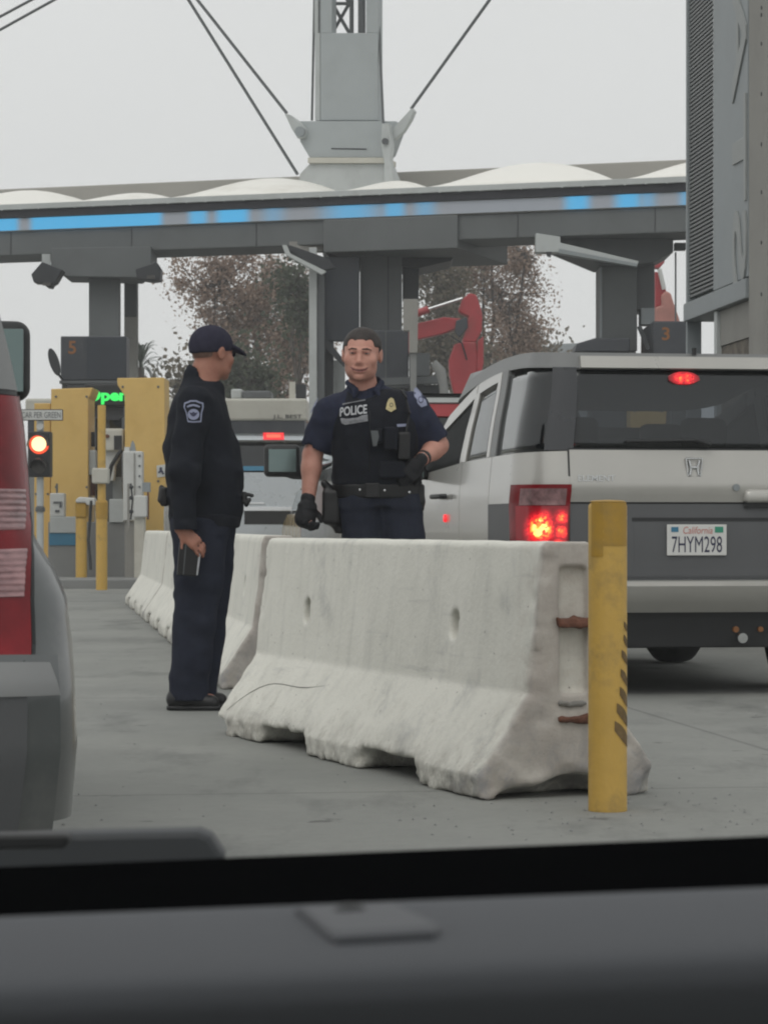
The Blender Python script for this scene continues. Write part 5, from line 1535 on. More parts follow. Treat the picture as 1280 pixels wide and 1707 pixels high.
        for i in range(nt):
            q.f.append((ix(i,0,0), ix(i,0,1), ix(i+1,0,1), ix(i+1,0,0))); q.f.append((ix(i,nz,0), ix(i+1,nz,0), ix(i+1,nz,1), ix(i,nz,1)))
        for j in range(nz):
            q.f.append((ix(0,j,0), ix(0,j+1,0), ix(0,j+1,1), ix(0,j,1))); q.f.append((ix(nt,j,0), ix(nt,j,1), ix(nt,j+1,1), ix(nt,j+1,0)))
        return q
    def ring(s, z, n=60, off=0.0):
        ts = list(np.linspace(0, 1, 5)) + list(np.linspace(1, 2, 9)[1:]) + list(np.linspace(2, 3, 25)[1:]) + list(np.linspace(3, 4, 9)[1:]) + list(np.linspace(4, 5, 5)[1:])
        l = [s.pos(t, z, off) for t in ts]
        r = [Vector((-p.x, p.y, p.z)) for p in reversed(l[1:-1])]
        return l + r
    def shell(s, zs, off=0.0, top=None, dome=0.0, bottom=True):
        """closed body from the lowest to the highest of zs, optionally domed on top"""
        q = MB(); rings = [s.ring(z, off=off) for z in zs]; n = len(rings[0])
        for r in rings: q.v.extend([tuple(p) for p in r])
        for i in range(len(rings) - 1):
            for k in range(n):
                a = i*n + k; b = i*n + (k+1) % n
                q.f.append((a, a + n, b + n, b))
        if dome is not None:
            last = rings[-1]; cx = sum((p for p in last), Vector()) / n
            prev = (len(rings) - 1)*n
            for j, f in enumerate((.97, .9, .78, .6, .35)):
                base = len(q.v)
                for p in last:
                    w = cx + (p - cx)*f; w.z = zs[-1] + dome*(1 - f*f)**.8
                    q.v.append(tuple(w))
                for k in range(n): q.f.append((prev + k, base + k, base + (k+1) % n, prev + (k+1) % n))
                prev = base
            q.f.append(tuple(prev + k for k in reversed(range(n))))
        if bottom: q.f.append(tuple(range(n)))
        return q

def wheel(parent, x, y, r=.33, w=.21, steer=0.0):
    M = Matrix.Translation((x, y, r)) @ Matrix.Rotation(steer, 4, 'Z')
    t = MB().lathe([(r*.62, -w*.46), (r*.9, -w*.5), (r*.985, -w*.38), (r, -w*.2), (r, w*.2), (r*.985, w*.38), (r*.9, w*.5), (r*.62, w*.46)], (0, 0, 0), 'x', 36).xform(M)
    wl = t.build("wheel", MT['rubber'], parent, smooth=45)
    q = MB()
    q.lathe([(0, -w*.40), (r*.15, -w*.42), (r*.5, -w*.34), (r*.63, -w*.47), (r*.63, w*.47), (r*.5, w*.34), (0, w*.4)], (0, 0, 0), 'x', 30)
    for k in range(7):
        an = 2*math.pi*k/7
        for sd in (-1, 1):
            q.tube([(sd*w*.43, r*.12*math.cos(an), r*.12*math.sin(an)), (sd*w*.45, r*.6*math.cos(an), r*.6*math.sin(an))], r*.06, 6)
    q.xform(M); q.build("rim", MT['rim'], wl, smooth=40)
    return wl

def plate_on(parent, x0, x1, z0, z1, y, body="7HYM298", full=True):
    p = MB().box((x0, y - .006, z0), (x1, y, z1)).build("licence_plate", MT['plate'], parent, bevel=.004)
    w = x1 - x0; h = z1 - z0
    text_plane(body, "plate_number", MT['ink'], p, x0 + w*.08, x1 - w*.08, z0 + h*.10, z0 + h*.62, y - .0075, world=False, bold=.0)
    if full:
        text_plane("California", "plate_state", MT['ink_r'], p, x0 + w*.27, x1 - w*.24, z0 + h*.70, z0 + h*.93, y - .0075, world=False, shear=.2)
        MB().box((x1 - w*.20, y - .0078, z0 + h*.74), (x1 - w*.06, y - .0062, z0 + h*.93)).build("plate_sticker", MT['ink_g'], p)
        MB().box((x0 + w*.07, y - .0078, z0 + h*.76), (x0 + w*.19, y - .0062, z0 + h*.92)).build("plate_sticker", MT['blue'], p)
    return p

# ------------------------------------------------------------------ boxy silver car with the lit brake lamps
el = thing("boxy_car", "boxy silver car with grey plastic cladding and lit brake lamps beside the barrier", "car", loc=(1.57, 13.60, 0), rz=R_(9))
SK = Skin([(.27, .80, .06, 4.10, .22, .35), (.43, .865, .045, 4.20, .22, .40), (.50, .885, -.03, 4.2, .22, .40), (.565, .895, -.075, 4.22, .22, .40), (.58, .89, -.01, 4.2, .24, .40), (.80, .905, -.005, 4.2, .25, .40), (.975, .905, .012, 4.16, .26, .42), (1.055, .902, -.012, 4.12, .26, .45),
           (1.235, .885, .02, 3.15, .25, .3), (1.40, .855, .04, 3.0, .24, .3), (1.55, .82, .07, 2.78, .22, .3), (1.66, .80, .10, 2.52, .20, .32), (1.735, .778, .12, 2.42, .18, .34)],
          lift=lambda p: max(0.0, min(1.0, (p.z - 1.24)/.4)) * (.075*(1 - ((p.y - .8)/1.3)**2) - .052))
# lower body
lowz = [.60, .70, .80, .90, .975, 1.02]
def low_shell(sk, zs, top, off=-.01): return sk.shell(zs, off=off, dome=top)
low_shell(SK, [.46, .60, .70, .80, .90, .975, 1.0], .03, -.015).build("body", MT['silver'], el, smooth=35)
# quarter and door skins above the sill, up to the belt
SK.patch(.975, (1.237, 1.225), ('t', 1.0), ('y', .78), 0.003, .03, 8, 20, both=True).build("rear_quarter", MT['silver'], el, smooth=40)
SK.patch(.60, (1.225, 1.215), ('y', .79), ('y', 1.62), 0.003, .03, 12, 12, both=True).build("rear_door", MT['silver'], el, smooth=40)
fd = SK.patch(.60, (1.214, 1.17), ('y', 1.63), ('y', 2.98), 0.003, .03, 12, 14, both=True).build("front_door", MT['silver'], el, smooth=40)
SK.patch(.60, (1.168, 1.05), ('y', 2.99), ('y', 3.75), 0.002, .03, 10, 10, both=True).build("front_fender", MT['cladding'], el, smooth=40)
SK.patch(.60, .974, ('t', 1.85), ('y', .78), 0.007, .03, 8, 14, both=True).build("rear_cladding", MT['cladding'], el, smooth=40)
for sd in (1, -1):
    p0 = SK.pos(SK.t_of('y', 2.30, 1.03), 1.03, .012, sd); p1 = SK.pos(SK.t_of('y', 1.98, 1.03), 1.03, .012, sd)
    a = MB(); a.tube([p0, p0 + Vector((-.03*sd, 0, 0)), p1 + Vector((-.03*sd, 0, 0)), p1], .014, 8); a.build("handle", MT['blackp'], fd[0 if sd > 0 else 1], smooth=60)
# greenhouse: glass, pillars, roof
SK.patch((1.24, 1.228), (1.650, 1.628), ('t', 1.30), ('y', (.70, .76)), -.004, .008, 10, 16, both=True).build("quarter_window", MT['glass_d'], el, smooth=180)
dp = SK.patch(1.24, 1.66, ('t', .99), ('t', 1.36), .002, .02, 10, 10, both=True); dp.build("rear_pillar", MT['gloss_black'], el, smooth=50)
SK.patch((1.228, 1.226), 1.66, ('y', (.70, .76)), ('y', (.84, .90)), .004, .04, 10, 4, both=True).build("centre_pillar", MT['cladding_l'], el, smooth=50)
SK.patch((1.224, 1.214), (1.61, 1.585), ('y', (.93, 1.0)), ('y', (1.52, 1.47)), -.004, .008, 8, 8, both=True).build("rear_door_window", MT['glass'], el, smooth=180)
fr = SK.patch((1.226, 1.224), 1.655, ('y', (.85, .91)), ('y', (.925, .995)), .006, .03, 8, 3, both=True)
for a_ in (SK.patch((1.215, 1.213), 1.60, ('y', (1.525, 1.475)), ('y', (1.64, 1.58)), .006, .03, 8, 3, both=True), SK.patch((1.612, 1.588), (1.657, 1.65), ('y', .92), ('y', 1.56), .006, .03, 4, 8, both=True)):
    fr.merge(a_)
fr.build("door_frame", MT['silver'], el, smooth=50)
SK.patch((1.212, 1.17), (1.58, 1.44), ('y', (1.70, 1.62)), ('y', (2.92, 2.72)), -.006, .008, 8, 12, both=True).build("front_window_dark", MT['cabin_shade'], el, smooth=180)  # near-black sheet stands in for the shaded cabin behind a lowered window
fr = SK.patch((1.213, 1.211), 1.59, ('y', (1.645, 1.585)), ('y', (1.695, 1.615)), .006, .03, 8, 3, both=True)
for a_ in (SK.patch((1.582, 1.442), (1.65, 1.56), ('y', 1.58), ('y', 2.72), .006, .03, 4, 12, both=True), SK.patch(1.168, 1.60, ('y', (2.925, 2.62)), ('y', (2.99, 2.70)), .006, .04, 8, 3, both=True)):
    fr.merge(a_)
fr.build("windscreen_frame", MT['silver'], el, smooth=50)
rf = SK.shell([1.657, 1.69, 1.715, 1.728, 1.735], dome=.035, bottom=True); rf.build("roof", MT['cladding_l'], el, smooth=50)
sp = SK.mid(1.652, 1.711, -.575, .575, .03, .07, 6, 20); sp.build("roof_spoiler", MT['silver'], el, smooth=40)
MB().tube([(0.02, .10, 1.73), (0.02, .10, 1.765)], .012, 8).build("aerial_stub", MT['blackp'], el)
# rear glass and tailgate
SK.mid(1.245, 1.655, -.652, .652, .0, .008, 10, 16).build("rear_window", MT['glass_t'], el, smooth=180)
q = MB()
for a_ in (SK.mid(1.243, 1.252, -.655, .655, .003, .006, 1, 16), SK.mid(1.648, 1.657, -.655, .655, .003, .006, 1, 16)):
    q.add(a_.v, a_.f)
q.build("window_surround", MT['blackp'], el, smooth=50)
lamp = SK.mid(1.578, 1.640, -.12, .04, .012, .02, 6, 12); hp_ = SK.pos(0, 1.608, .012)
for i_, (x_, y_, z_) in enumerate(lamp.v):          # oval outline
    lamp.v[i_] = (x_, y_, 1.609 + (z_ - 1.609)*max(.12, 1 - ((x_ + .04)/.08)**2)**.5)
lamp.build("high_brake_lamp", glow_mat("lit_high_lamp", [((-.062, hp_.y, 1.609), .62, .06), ((-.018, hp_.y, 1.609), .62, .06)], 1, facet=90, gain=1.0, absx=False), el, smooth=60)
q = MB(); w0 = SK.pos(0, 1.268, .02); q.tube([(w0.x - .36, w0.y, 1.285), (w0.x - .0, w0.y - .012, 1.292), (w0.x + .07, w0.y - .015, 1.27)], [.012, .016, .022], 8, sx=.7); q.build("wiper", MT['blackp'], el)
tg = SK.mid(.982, 1.242, -.648, .648, .006, .03, 8, 20); tg = tg.build("tailgate", MT['silver'], el, smooth=40)
q = MB()
for a_ in (SK.mid(.60, 1.242, -.658, -.6485, .003, .006, 10, 1), SK.mid(.60, 1.242, .6485, .658, .003, .006, 10, 1), SK.mid(.972, .981, -.66, .66, .003, .006, 1, 16)):
    q.add(a_.v, a_.f)
q.build("panel_gap", MT['blackp'], el)
yT = SK.pos(0, 1.15).y
# badge: an open letter H in a rounded frame, and the model lettering
xb, zb_ = -.01, 1.155
q = MB()
pr = [(-.042, .046), (.042, .046), (.032, -.044), (-.032, -.044), (-.042, .046)]
q.tube([(xb + a, SK.pos(0, zb_).y - .012, zb_ + b) for a, b in pr], .0055, 6)
for sx in (-1, 1): q.tube([(xb + sx*.027, SK.pos(0, zb_).y - .012, zb_ + .036), (xb + sx*.017, SK.pos(0, zb_).y - .012, zb_), (xb + sx*.022, SK.pos(0, zb_).y - .012, zb_ - .036)], .008, 6)
q.tube([(xb - .017, SK.pos(0, zb_).y - .012, zb_), (xb + .017, SK.pos(0, zb_).y - .012, zb_)], .008, 6)
q.build("emblem", MT['chrome'], tg, smooth=60)
text_plane("ELEMENT", "badge_lettering", MT['chrome'], tg, -.61, -.42, 1.085, 1.115, SK.pos(0, 1.1).y - .012, world=False, bold=.01)
q = MB(); q.lathe([(0, -.012), (.018, -.012), (.018, .0), (0, 0)], (.205, SK.pos(0, 1.06).y - .004, 1.055), 'y', 16); q.build("lock", MT['steel'], tg)
hs = SDF((.2, -.09, .90), (.56, .05, 1.10), .008); hs.box((.40, -.012, 1.005), (.155, .035, .040), r=.03, k=.01); hs.box((.40, -.02, .955), (.15, .05, .022), r=.01, k=.02, mode='s')
hs.build("handle", MT['silver'], tg)
MB().box((.25, -.012, .955), (.55, .0, .985)).build("handle_recess", MT['blackp'], tg)
lg = SK.mid(.585, .972, -.648, .648, .002, .03, 12, 24).build("lower_gate", MT['cladding'], el, smooth=40)
q = MB()
yl = SK.pos(0, .8).y
for a_ in (SK.mid(.885, .902, -.33, .39, .006, .008, 2, 14),): q.add(a_.v, a_.f)
q.build("recess_top_shadow", MT['blackp'], lg, smooth=50)  # black strip stands in for the shadow under the recess's top edge
SK.mid(.655, .885, -.322, .382, .003, .006, 6, 10).build("recess_panel", MT['cladding_l' if False else 'cladding'], lg, smooth=50)
plate_on(el, -.155, .155, .712, .868, yl - .012)
# bumper
SK.patch(.43, .572, ('t', 0), ('t', 2.0), .012, .06, 8, 24, both=True).build("bumper", MT['silver'], el, smooth=50)
SK.patch(.572, .582, ('t', 0), ('t', 2.0), .02, .08, 2, 24, both=True).build("bumper_lip_highlight", MT['chrome'], el, smooth=50)  # chrome strip stands in for the bright highlight along the lip
SK.patch(.25, .428, ('t', 0), ('y', 4.0), -.03, .05, 4, 40, both=True).build("underside_skirt", MT['blackp'], el, smooth=50)
MB().box((-.75, .15, .24), (.75, 4.0, .32)).build("floor_pan", MT['blackp'], el)
q = MB().lathe([(0, -.03), (.016, -.03), (.016, 0), (0, 0)], (.23, .095, .335), 'y', 12); q.build("reflector_bolt", MT['orange_no'], el)
q = MB().lathe([(0, -.03), (.014, -.03), (.014, 0), (0, 0)], (.36, .095, .335), 'y', 12); q.build("reflector_bolt", MT['orange_no'], el)
q = MB(); q.tube([(.255, .03, .292), (.255, .30, .300)], .026, 14); q.build("exhaust_tip", MT['chrome'], el)
MB().tube([(-.7, .78, .33), (.7, .78, .33)], .05, 10).build("axle", MT['blackp'], el)
for x, y, st in ((-.79, .80, 0), (.79, .80, 0), (-.79, 3.37, .18), (.79, 3.37, .18)): wheel(el, x, y, steer=st)
# tail lamps
for sd in (1, -1):
    tl_ = SK.patch(.70, 1.068, ('t', 1.005), ('t', 1.90), .012, .05, 14, 14, side=sd).build("tail_lamp", MT['lens_red'], el, smooth=60)
    SK.patch(.965, 1.05, ('t', 1.06), ('t', 1.66), .015, .012, 5, 8, side=sd).build("clear_lens", MT['lens_clear'], tl_, smooth=60)
    c_ = [(abs(p_.x), p_.y, p_.z) for p_ in (SK.pos(1.36, .845, .0165), SK.pos(1.10, .90, .0165), SK.pos(1.10, .83, .0165), SK.pos(1.13, .77, .0165), SK.pos(1.30, .905, .0165))]
    gm_ = glow_mat("lit_brake_reflector", [(c_[0], 1.15, .115), (c_[1], .72, .055), (c_[2], .80, .055), (c_[3], .70, .05), (c_[4], .62, .05)], 1, facet=75)
    SK.patch(.70, .96, ('t', 1.03), ('t', 1.72), .0165, .012, 8, 8, side=sd).build("brake_lens", gm_, tl_, smooth=60)
# red spot on the front door: small side reflector, its shine put in as emission
p = SK.pos(SK.t_of('y', 2.02, .86), .905, .012); q = MB(); q.lathe([(0, -.012), (.022, -.008), (.024, .006), (0, .006)], (p.x, p.y, p.z), 'x', 14); q.build("door_reflector", MT['lit_red'], el)
# inside
q = MB().box((-.72, .2, .62), (.72, 3.0, .70)); q.build("cabin_floor", MT['seat'], el)
for x in (-.36, .36):
    for y, zt in ((1.15, 1.22), (2.05, 1.24)):
        s_ = SDF((x - .3, y - .25, .66), (x + .3, y + .45, 1.55), .025)
        s_.box((x, y, .98), (.24, .08, .30), r=.06, k=.03); s_.box((x, y + .2, .78), (.24, .24, .08), r=.05, k=.03); s_.box((x, y - .02, 1.37), (.13, .045, .085), r=.04, k=.02)
        s_.cap((x - .06, y, 1.25), (x - .06, y, 1.34), .012, k=.01); s_.cap((x + .06, y, 1.25), (x + .06, y, 1.34), .012, k=.01)
        s_.build("seat", MT['seat'], el)
MB().box((-.70, 2.75, .9), (.70, 3.05, 1.12)).build("fascia", MT['blackp'], el, bevel=.04)
SK.patch(1.12, 1.58, ('t', 3.95), ('t', 5.0), -.01, .008, 8, 12, both=True).build("windscreen", MT['glass_c'], el, smooth=180)
for sd in (1, -1):
    m = SDF((-1.2, 2.55, 1.08), (-.82, 2.85, 1.36), .012)
    m.box((-1.02, 2.70, 1.22), (.11, .045, .085), r=.04, k=.02); m.cap((-.94, 2.72, 1.17), (-.86, 2.74, 1.16), .03, k=.02)
    v_, f_ = m.mesh()
    if sd < 0: v_[:, 0] *= -1; f_ = f_[:, ::-1]
    mo = mesh_obj("side_mirror", v_, f_, MT['blackp'], el, smooth=180)
    MB().box((-1.11, 2.649, 1.15), (-.93, 2.656, 1.29)).xform(Matrix.Diagonal((sd, 1, 1, 1))).build("mirror_glass", MT['mirror'], mo)

# ------------------------------------------------------------------ grey car at the left edge (rear right corner)
gc = thing("grey_suv", "dark grey SUV close on the left with a tall red and clear tail lamp", "car", loc=(-1.505, 4.985, 0), rz=R_(11.5))
def flare(p):
    # wheel arch shoulder on the sides
    sidew = max(0.0, min(1.0, (abs(p.x) - .80)/.10))
    fy = math.exp(-((p.y - .95)/.55)**2); fz = max(0, min(1, (.885 - p.z)/.22))
    return .075*sidew*fy*fz*fz*(3 - 2*fz)
GK = Skin([(.24, .92, .06, 4.5, .22, .4), (.27, .950, .04, 4.5, .22, .4), (.43, .958, -.01, 4.6, .21, .4), (.546, .952, -.02, 4.65, .20, .42), (.63, .950, .03, 4.65, .195, .42), (.72, .939, .04, 4.6, .187, .42), (.776, .916, .048, 4.6, .182, .42), (.83, .881, .053, 4.6, .177, .42), (.88, .860, .057, 4.6, .173, .42), (.97, .851, .07, 4.55, .165, .42), (1.06, .843, .084, 4.4, .16, .45),
           (1.13, .833, .095, 3.5, .158, .3), (1.20, .819, .11, 3.4, .155, .3), (1.30, .795, .13, 3.25, .15, .3), (1.55, .73, .20, 2.95, .15, .3), (1.68, .68, .26, 2.7, .15, .3)])
LT = lambda z: float(np.interp(z, [.60, .72, .776, .83, .88, .97, 1.13], [1.31, 1.335, 1.43, 1.61, 1.78, 1.84, 1.83]))
GK.shell([.28, .36, .43, .50, .56, .60, .64, .68, .72, .75, .776, .80, .83, .86, .88, .93, .97, 1.06, 1.12], dome=.03, off=-.004).build("body", MT['grey_car'], gc, smooth=50)
bp = GK.patch(.26, .60, ('t', 0), ('t', 1.46), .030, .07, 16, 24, both=True).build("bumper", MT['grey_car'], gc, smooth=50)
GK.patch(.535, .582, ('t', 0), ('t', (1.44, 1.38)), .040, .06, 4, 24, both=True).build("bumper_step", MT['cladding_l'], bp, smooth=60)
GK.patch(.27, .535, ('t', 0), ('t', 1.24), .036, .03, 10, 16, both=True).build("bumper_insert", MT['cladding'], bp, smooth=50)
q = GK.patch(.44, .475, ('t', 0), ('t', (.86, 1.06)), .041, .02, 4, 16, both=True).build("reflector_strip", MT['cladding_l'], bp, smooth=50)
GK.patch(.26, .60, ('t', 1.465), ('t', 1.505), .008, .03, 8, 2, both=True).build("panel_gap", MT['blackp'], gc)
for sd in (1, -1):
    t_ = GK.patch(.605, 1.115, ('t', .70), ('t', LT), .010, .05, 24, 14, side=sd).build("tail_lamp", MT['lens_red'], gc, smooth=60)
    GK.patch(.850, .931, ('t', .70), ('t', lambda z: LT(z) - .10), .012, .01, 48, 16, side=sd, rib=lambda z, u: .0009*math.sin(z*2*math.pi/.012)).build("clear_lens", MT['lens_stripe'], t_, smooth=60)
    GK.patch(.722, .812, ('t', .70), ('t', lambda z: LT(z) - .05), .012, .01, 48, 16, side=sd, rib=lambda z, u: .0009*math.sin(z*2*math.pi/.012)).build("clear_lens", MT['lens_stripe'], t_, smooth=60)
    GK.patch(.60, 1.118, ('t', lambda z: LT(z) + .003), ('t', lambda z: LT(z) + .03), .010, .03, 18, 2, side=sd).build("lamp_gap", MT['blackp'], t_)
GK.patch(.60, 1.11, ('t', 0), ('t', .69), .006, .03, 8, 12, both=True).build("tailgate", MT['grey_car'], gc, smooth=50)
GK.patch(1.118, 1.135, ('t', 1.0), ('y', 3.3), .004, .03, 3, 30, both=True).build("belt_trim", MT['blackp'], gc, smooth=50)
GK.patch(1.128, 1.64, ('t', .85), ('t', 2.06), .006, .03, 10, 14, both=True).build("rear_pillar", MT['cladding_l'], gc, smooth=50)
GK.patch(1.12, 1.56, ('t', 0), ('t', .85), -.002, .008, 8, 10, both=True).build("rear_window", MT['glass_d'], gc, smooth=180)
GK.patch(1.13, 1.60, ('y', .55), ('y', 2.7), -.002, .008, 8, 20, both=True).build("side_window", MT['glass_d'], gc, smooth=180)
GK.shell([1.60, 1.65, 1.68], dome=.05).build("roof", MT['grey_car'], gc, smooth=50)
GK.patch(1.1, 1.62, ('t', 4.0), ('t', 5.0), -.01, .008, 8, 10, both=True).build("windscreen", MT['glass_c'], gc, smooth=180)
MB().box((-.7, .3, .55), (.7, 3.0, 1.0)).build("cabin_floor", MT['seat'], gc)
for x, y in ((-.82, .95), (.82, .95), (-.82, 3.7), (.82, 3.7)): wheel(gc, x, y, r=.36, w=.22)
for sd in (1, -1):
    # tall flag mirror on the front door
    pw = P(0, 602, 8.55); 
    if sd > 0: loc = chain_matrix(gc).inverted() @ pw
    else: loc = Vector((-(chain_matrix(gc).inverted() @ pw).x, (chain_matrix(gc).inverted() @ pw).y, pw.z))
    x0, y0, z0 = loc
    m = SDF((x0 - .20, y0 - .1, z0 - .20), (x0 + .20, y0 + .12, z0 + .20), .010)
    m.box((x0, y0, z0), (.075 + .02, .05, .128), r=.045, k=.02); m.cap((x0 - sd*.05, y0 + .02, z0 - .10), (x0 - sd*.16, y0 + .03, z0 - .13), .03, k=.03)
    mo = m.build("side_mirror", MT['blackp'], gc)
    MB().box((x0 - .07, y0 - .056, z0 - .10), (x0 + .07, y0 - .050, z0 + .10)).build("mirror_glass", MT['mirror'], mo, bevel=.03)

# ------------------------------------------------------------------ ordinary cars in the lane ahead
def lane_car(name, label, loc, rz, lv, paint, z_belt, z_roof, brake=None, tail=None, wb=2.7, mirror=None, cat="car", lit=True):
    t = thing(name, label, cat, loc=loc, rz=R_(rz))
    K = Skin(lv)
    zs = list(np.linspace(lv[0][0] + .04, z_belt, 10))
    K.shell(zs, dome=.03).build("body", MT[paint], t, smooth=45)
    K.mid(z_belt - .002, z_roof - .06, -.70, .70, .002, .01, 6, 12).build("rear_window", MT['glass_d'], t, smooth=180)
    K.patch(z_belt + .01, z_roof - .08, ('t', 1.9), ('y', 2.6), -.002, .008, 6, 16, both=True).build("side_window", MT['glass_d'], t, smooth=180)
    q = K.patch(z_belt - .01, z_roof, ('x', -.70), ('t', 1.9), .004, .03, 6, 8, both=True)
    K.patch(z_belt - .01, z_roof, ('y', 1.25), ('y', 1.33), .004, .03, 6, 2, both=True).build("centre_pillar", MT[paint], t, smooth=50)
    q.build("pillar", MT[paint], t, smooth=50)
    K.shell([z_roof - .08, z_roof - .03, z_roof], dome=.05).build("roof", MT[paint], t, smooth=50)
    K.patch(z_belt, z_roof - .08, ('t', 4.0), ('t', 5.0), -.01, .008, 6, 8, both=True).build("windscreen", MT['glass_c'], t, smooth=180)
    K.patch(lv[0][0], lv[0][0] + .30, ('t', 0), ('t', 2.0), .03, .06, 6, 20, both=True).build("bumper", MT['cladding'], t, smooth=50)
    for x in (-.80, .80):
        for y in (.85, .85 + wb): wheel(t, x, y)
    return t, K
sv, K = lane_car("silver_van", "silver van with lit high brake lamp seen between the two officers", (-1.213, 30.0, 0), 8,
    [(.28, .90, 0, 4.9, .2, .4), (.60, .96, -.04, 5.0, .2, .4), (1.05, .97, 0, 4.95, .18, .4), (1.47, .95, .04, 4.0, .16, .35), (1.72, .90, .12, 3.4, .15, .3), (1.86, .84, .2, 3.1, .15, .3)], 'silver_b', 1.46, 1.86)
K.mid(1.795, 1.888, -.80, .80, .05, .12, 4, 14).build("roof_spoiler", MT['silver_b'], sv, smooth=50)
K.mid(1.80, 1.872, -.115, .115, .065, .06, 4, 8).build("high_brake_lamp", MT['lit_red'], sv, smooth=60)
K.mid(1.815, 1.858, -.08, .08, .068, .01, 2, 6).build("lit_bulbs", MT['lit_amber'], sv)
K.mid(1.475, 1.525, -.50, -.02, .008, .01, 2, 8).build("window_sticker", MT['blue'], sv)
K.mid(1.03, 1.075, -.70, .70, .02, .03, 3, 12).build("tailgate_trim", MT['chrome'], sv, smooth=50)
K.mid(.88, 1.025, -.34, .34, .006, .02, 4, 8).build("plate_recess", MT['blackp'], sv)
text_plane("SILVERADO", "badge_lettering", MT['white'], sv, -.33, -.08, 1.105, 1.135, K.pos(0, 1.12).y - .01, world=False) if False else K.mid(1.105, 1.125, -.33, -.12, .012, .01, 1, 4).build("badge", MT['chrome'], sv)
for sd in (1, -1): K.patch(.95, 1.40, ('t', 1.05), ('t', 1.9), .01, .03, 8, 6, side=sd).build("tail_lamp", MT['lens_red'], sv, smooth=60)
rv, K = lane_car("red_grey_wagon", "grey wagon with a dark red rear stripe, mostly hidden by the smiling officer", (.64, 19.6, 0), 6,
    [(.28, .86, 0, 4.6, .2, .4), (.60, .93, -.04, 4.7, .2, .4), (1.0, .93, 0, 4.65, .18, .4), (1.30, .91, .04, 3.7, .16, .35), (1.62, .86, .10, 3.2, .15, .3), (1.80, .80, .18, 2.9, .15, .3)], 'grey_car', 1.30, 1.80)
K.mid(1.655, 1.745, -.72, .72, .02, .03, 3, 12).build("red_stripe", MT['red_paint'], rv, smooth=50)
K.mid(1.75, 1.785, -.74, .74, .035, .05, 2, 12).build("roof_rail", MT['steel_l'], rv, smooth=50)
K.mid(1.785, 1.83, -.76, .76, .03, .08, 2, 12).build("spoiler", MT['blackp'], rv, smooth=50)
for sd in (1, -1):
    tl2 = K.patch(.90, 1.28, ('t', 1.05), ('t', 1.95), .01, .03, 8, 6, side=sd).build("tail_lamp", MT['lens_red'], rv, smooth=60)
    K.patch(.98, 1.05, ('t', 1.15), ('t', 1.8), .014, .01, 3, 5, side=sd).build("lit_bulb", MT['lit_red'], tl2)
# its door mirror, left of the officer's arm
pm = P(470, 768, 22.4); lc = chain_matrix(rv).inverted() @ pm
m = SDF((lc.x - .22, lc.y - .12, lc.z - .2), (lc.x + .74, lc.y + .15, lc.z + .2), .015)
m.box((lc.x, lc.y, lc.z), (.150, .06, .135), r=.04, k=.02); m.cap((lc.x + .10, lc.y + .02, lc.z - .10), (lc.x + .64, lc.y + .04, lc.z - .14), .05, .06, k=.04)
mo = m.build("side_mirror", MT['blackp'], rv)
MB().box((lc.x - .115, lc.y - .066, lc.z - .095), (lc.x + .115, lc.y - .060, lc.z + .095)).build("mirror_glass", MT['mirror'], mo, bevel=.02)
yv, K = lane_car("yellow_car", "yellow car with a small lit orange corner lamp beyond the officer's bare arm", (.10, 25.4, 0), 5,
    [(.25, .80, 0, 4.2, .2, .4), (.55, .86, -.04, 4.3, .2, .4), (.85, .87, 0, 4.25, .18, .4), (.98, .85, .04, 3.5, .16, .35), (1.2, .78, .25, 2.9, .15, .3), (1.32, .70, .45, 2.6, .15, .3)], 'yellow_car', .98, 1.32)
for sd in (1, -1):
    tl2 = K.patch(.72, .92, ('t', 1.05), ('t', 1.95), .01, .03, 6, 6, side=sd).build("tail_lamp", MT['lens_red'], yv, smooth=60)
    K.patch(.86, .90, ('t', 1.6), ('t', 1.9), .014, .01, 3, 5, side=sd).build("lit_bulb", MT['lit_amber'], tl2)
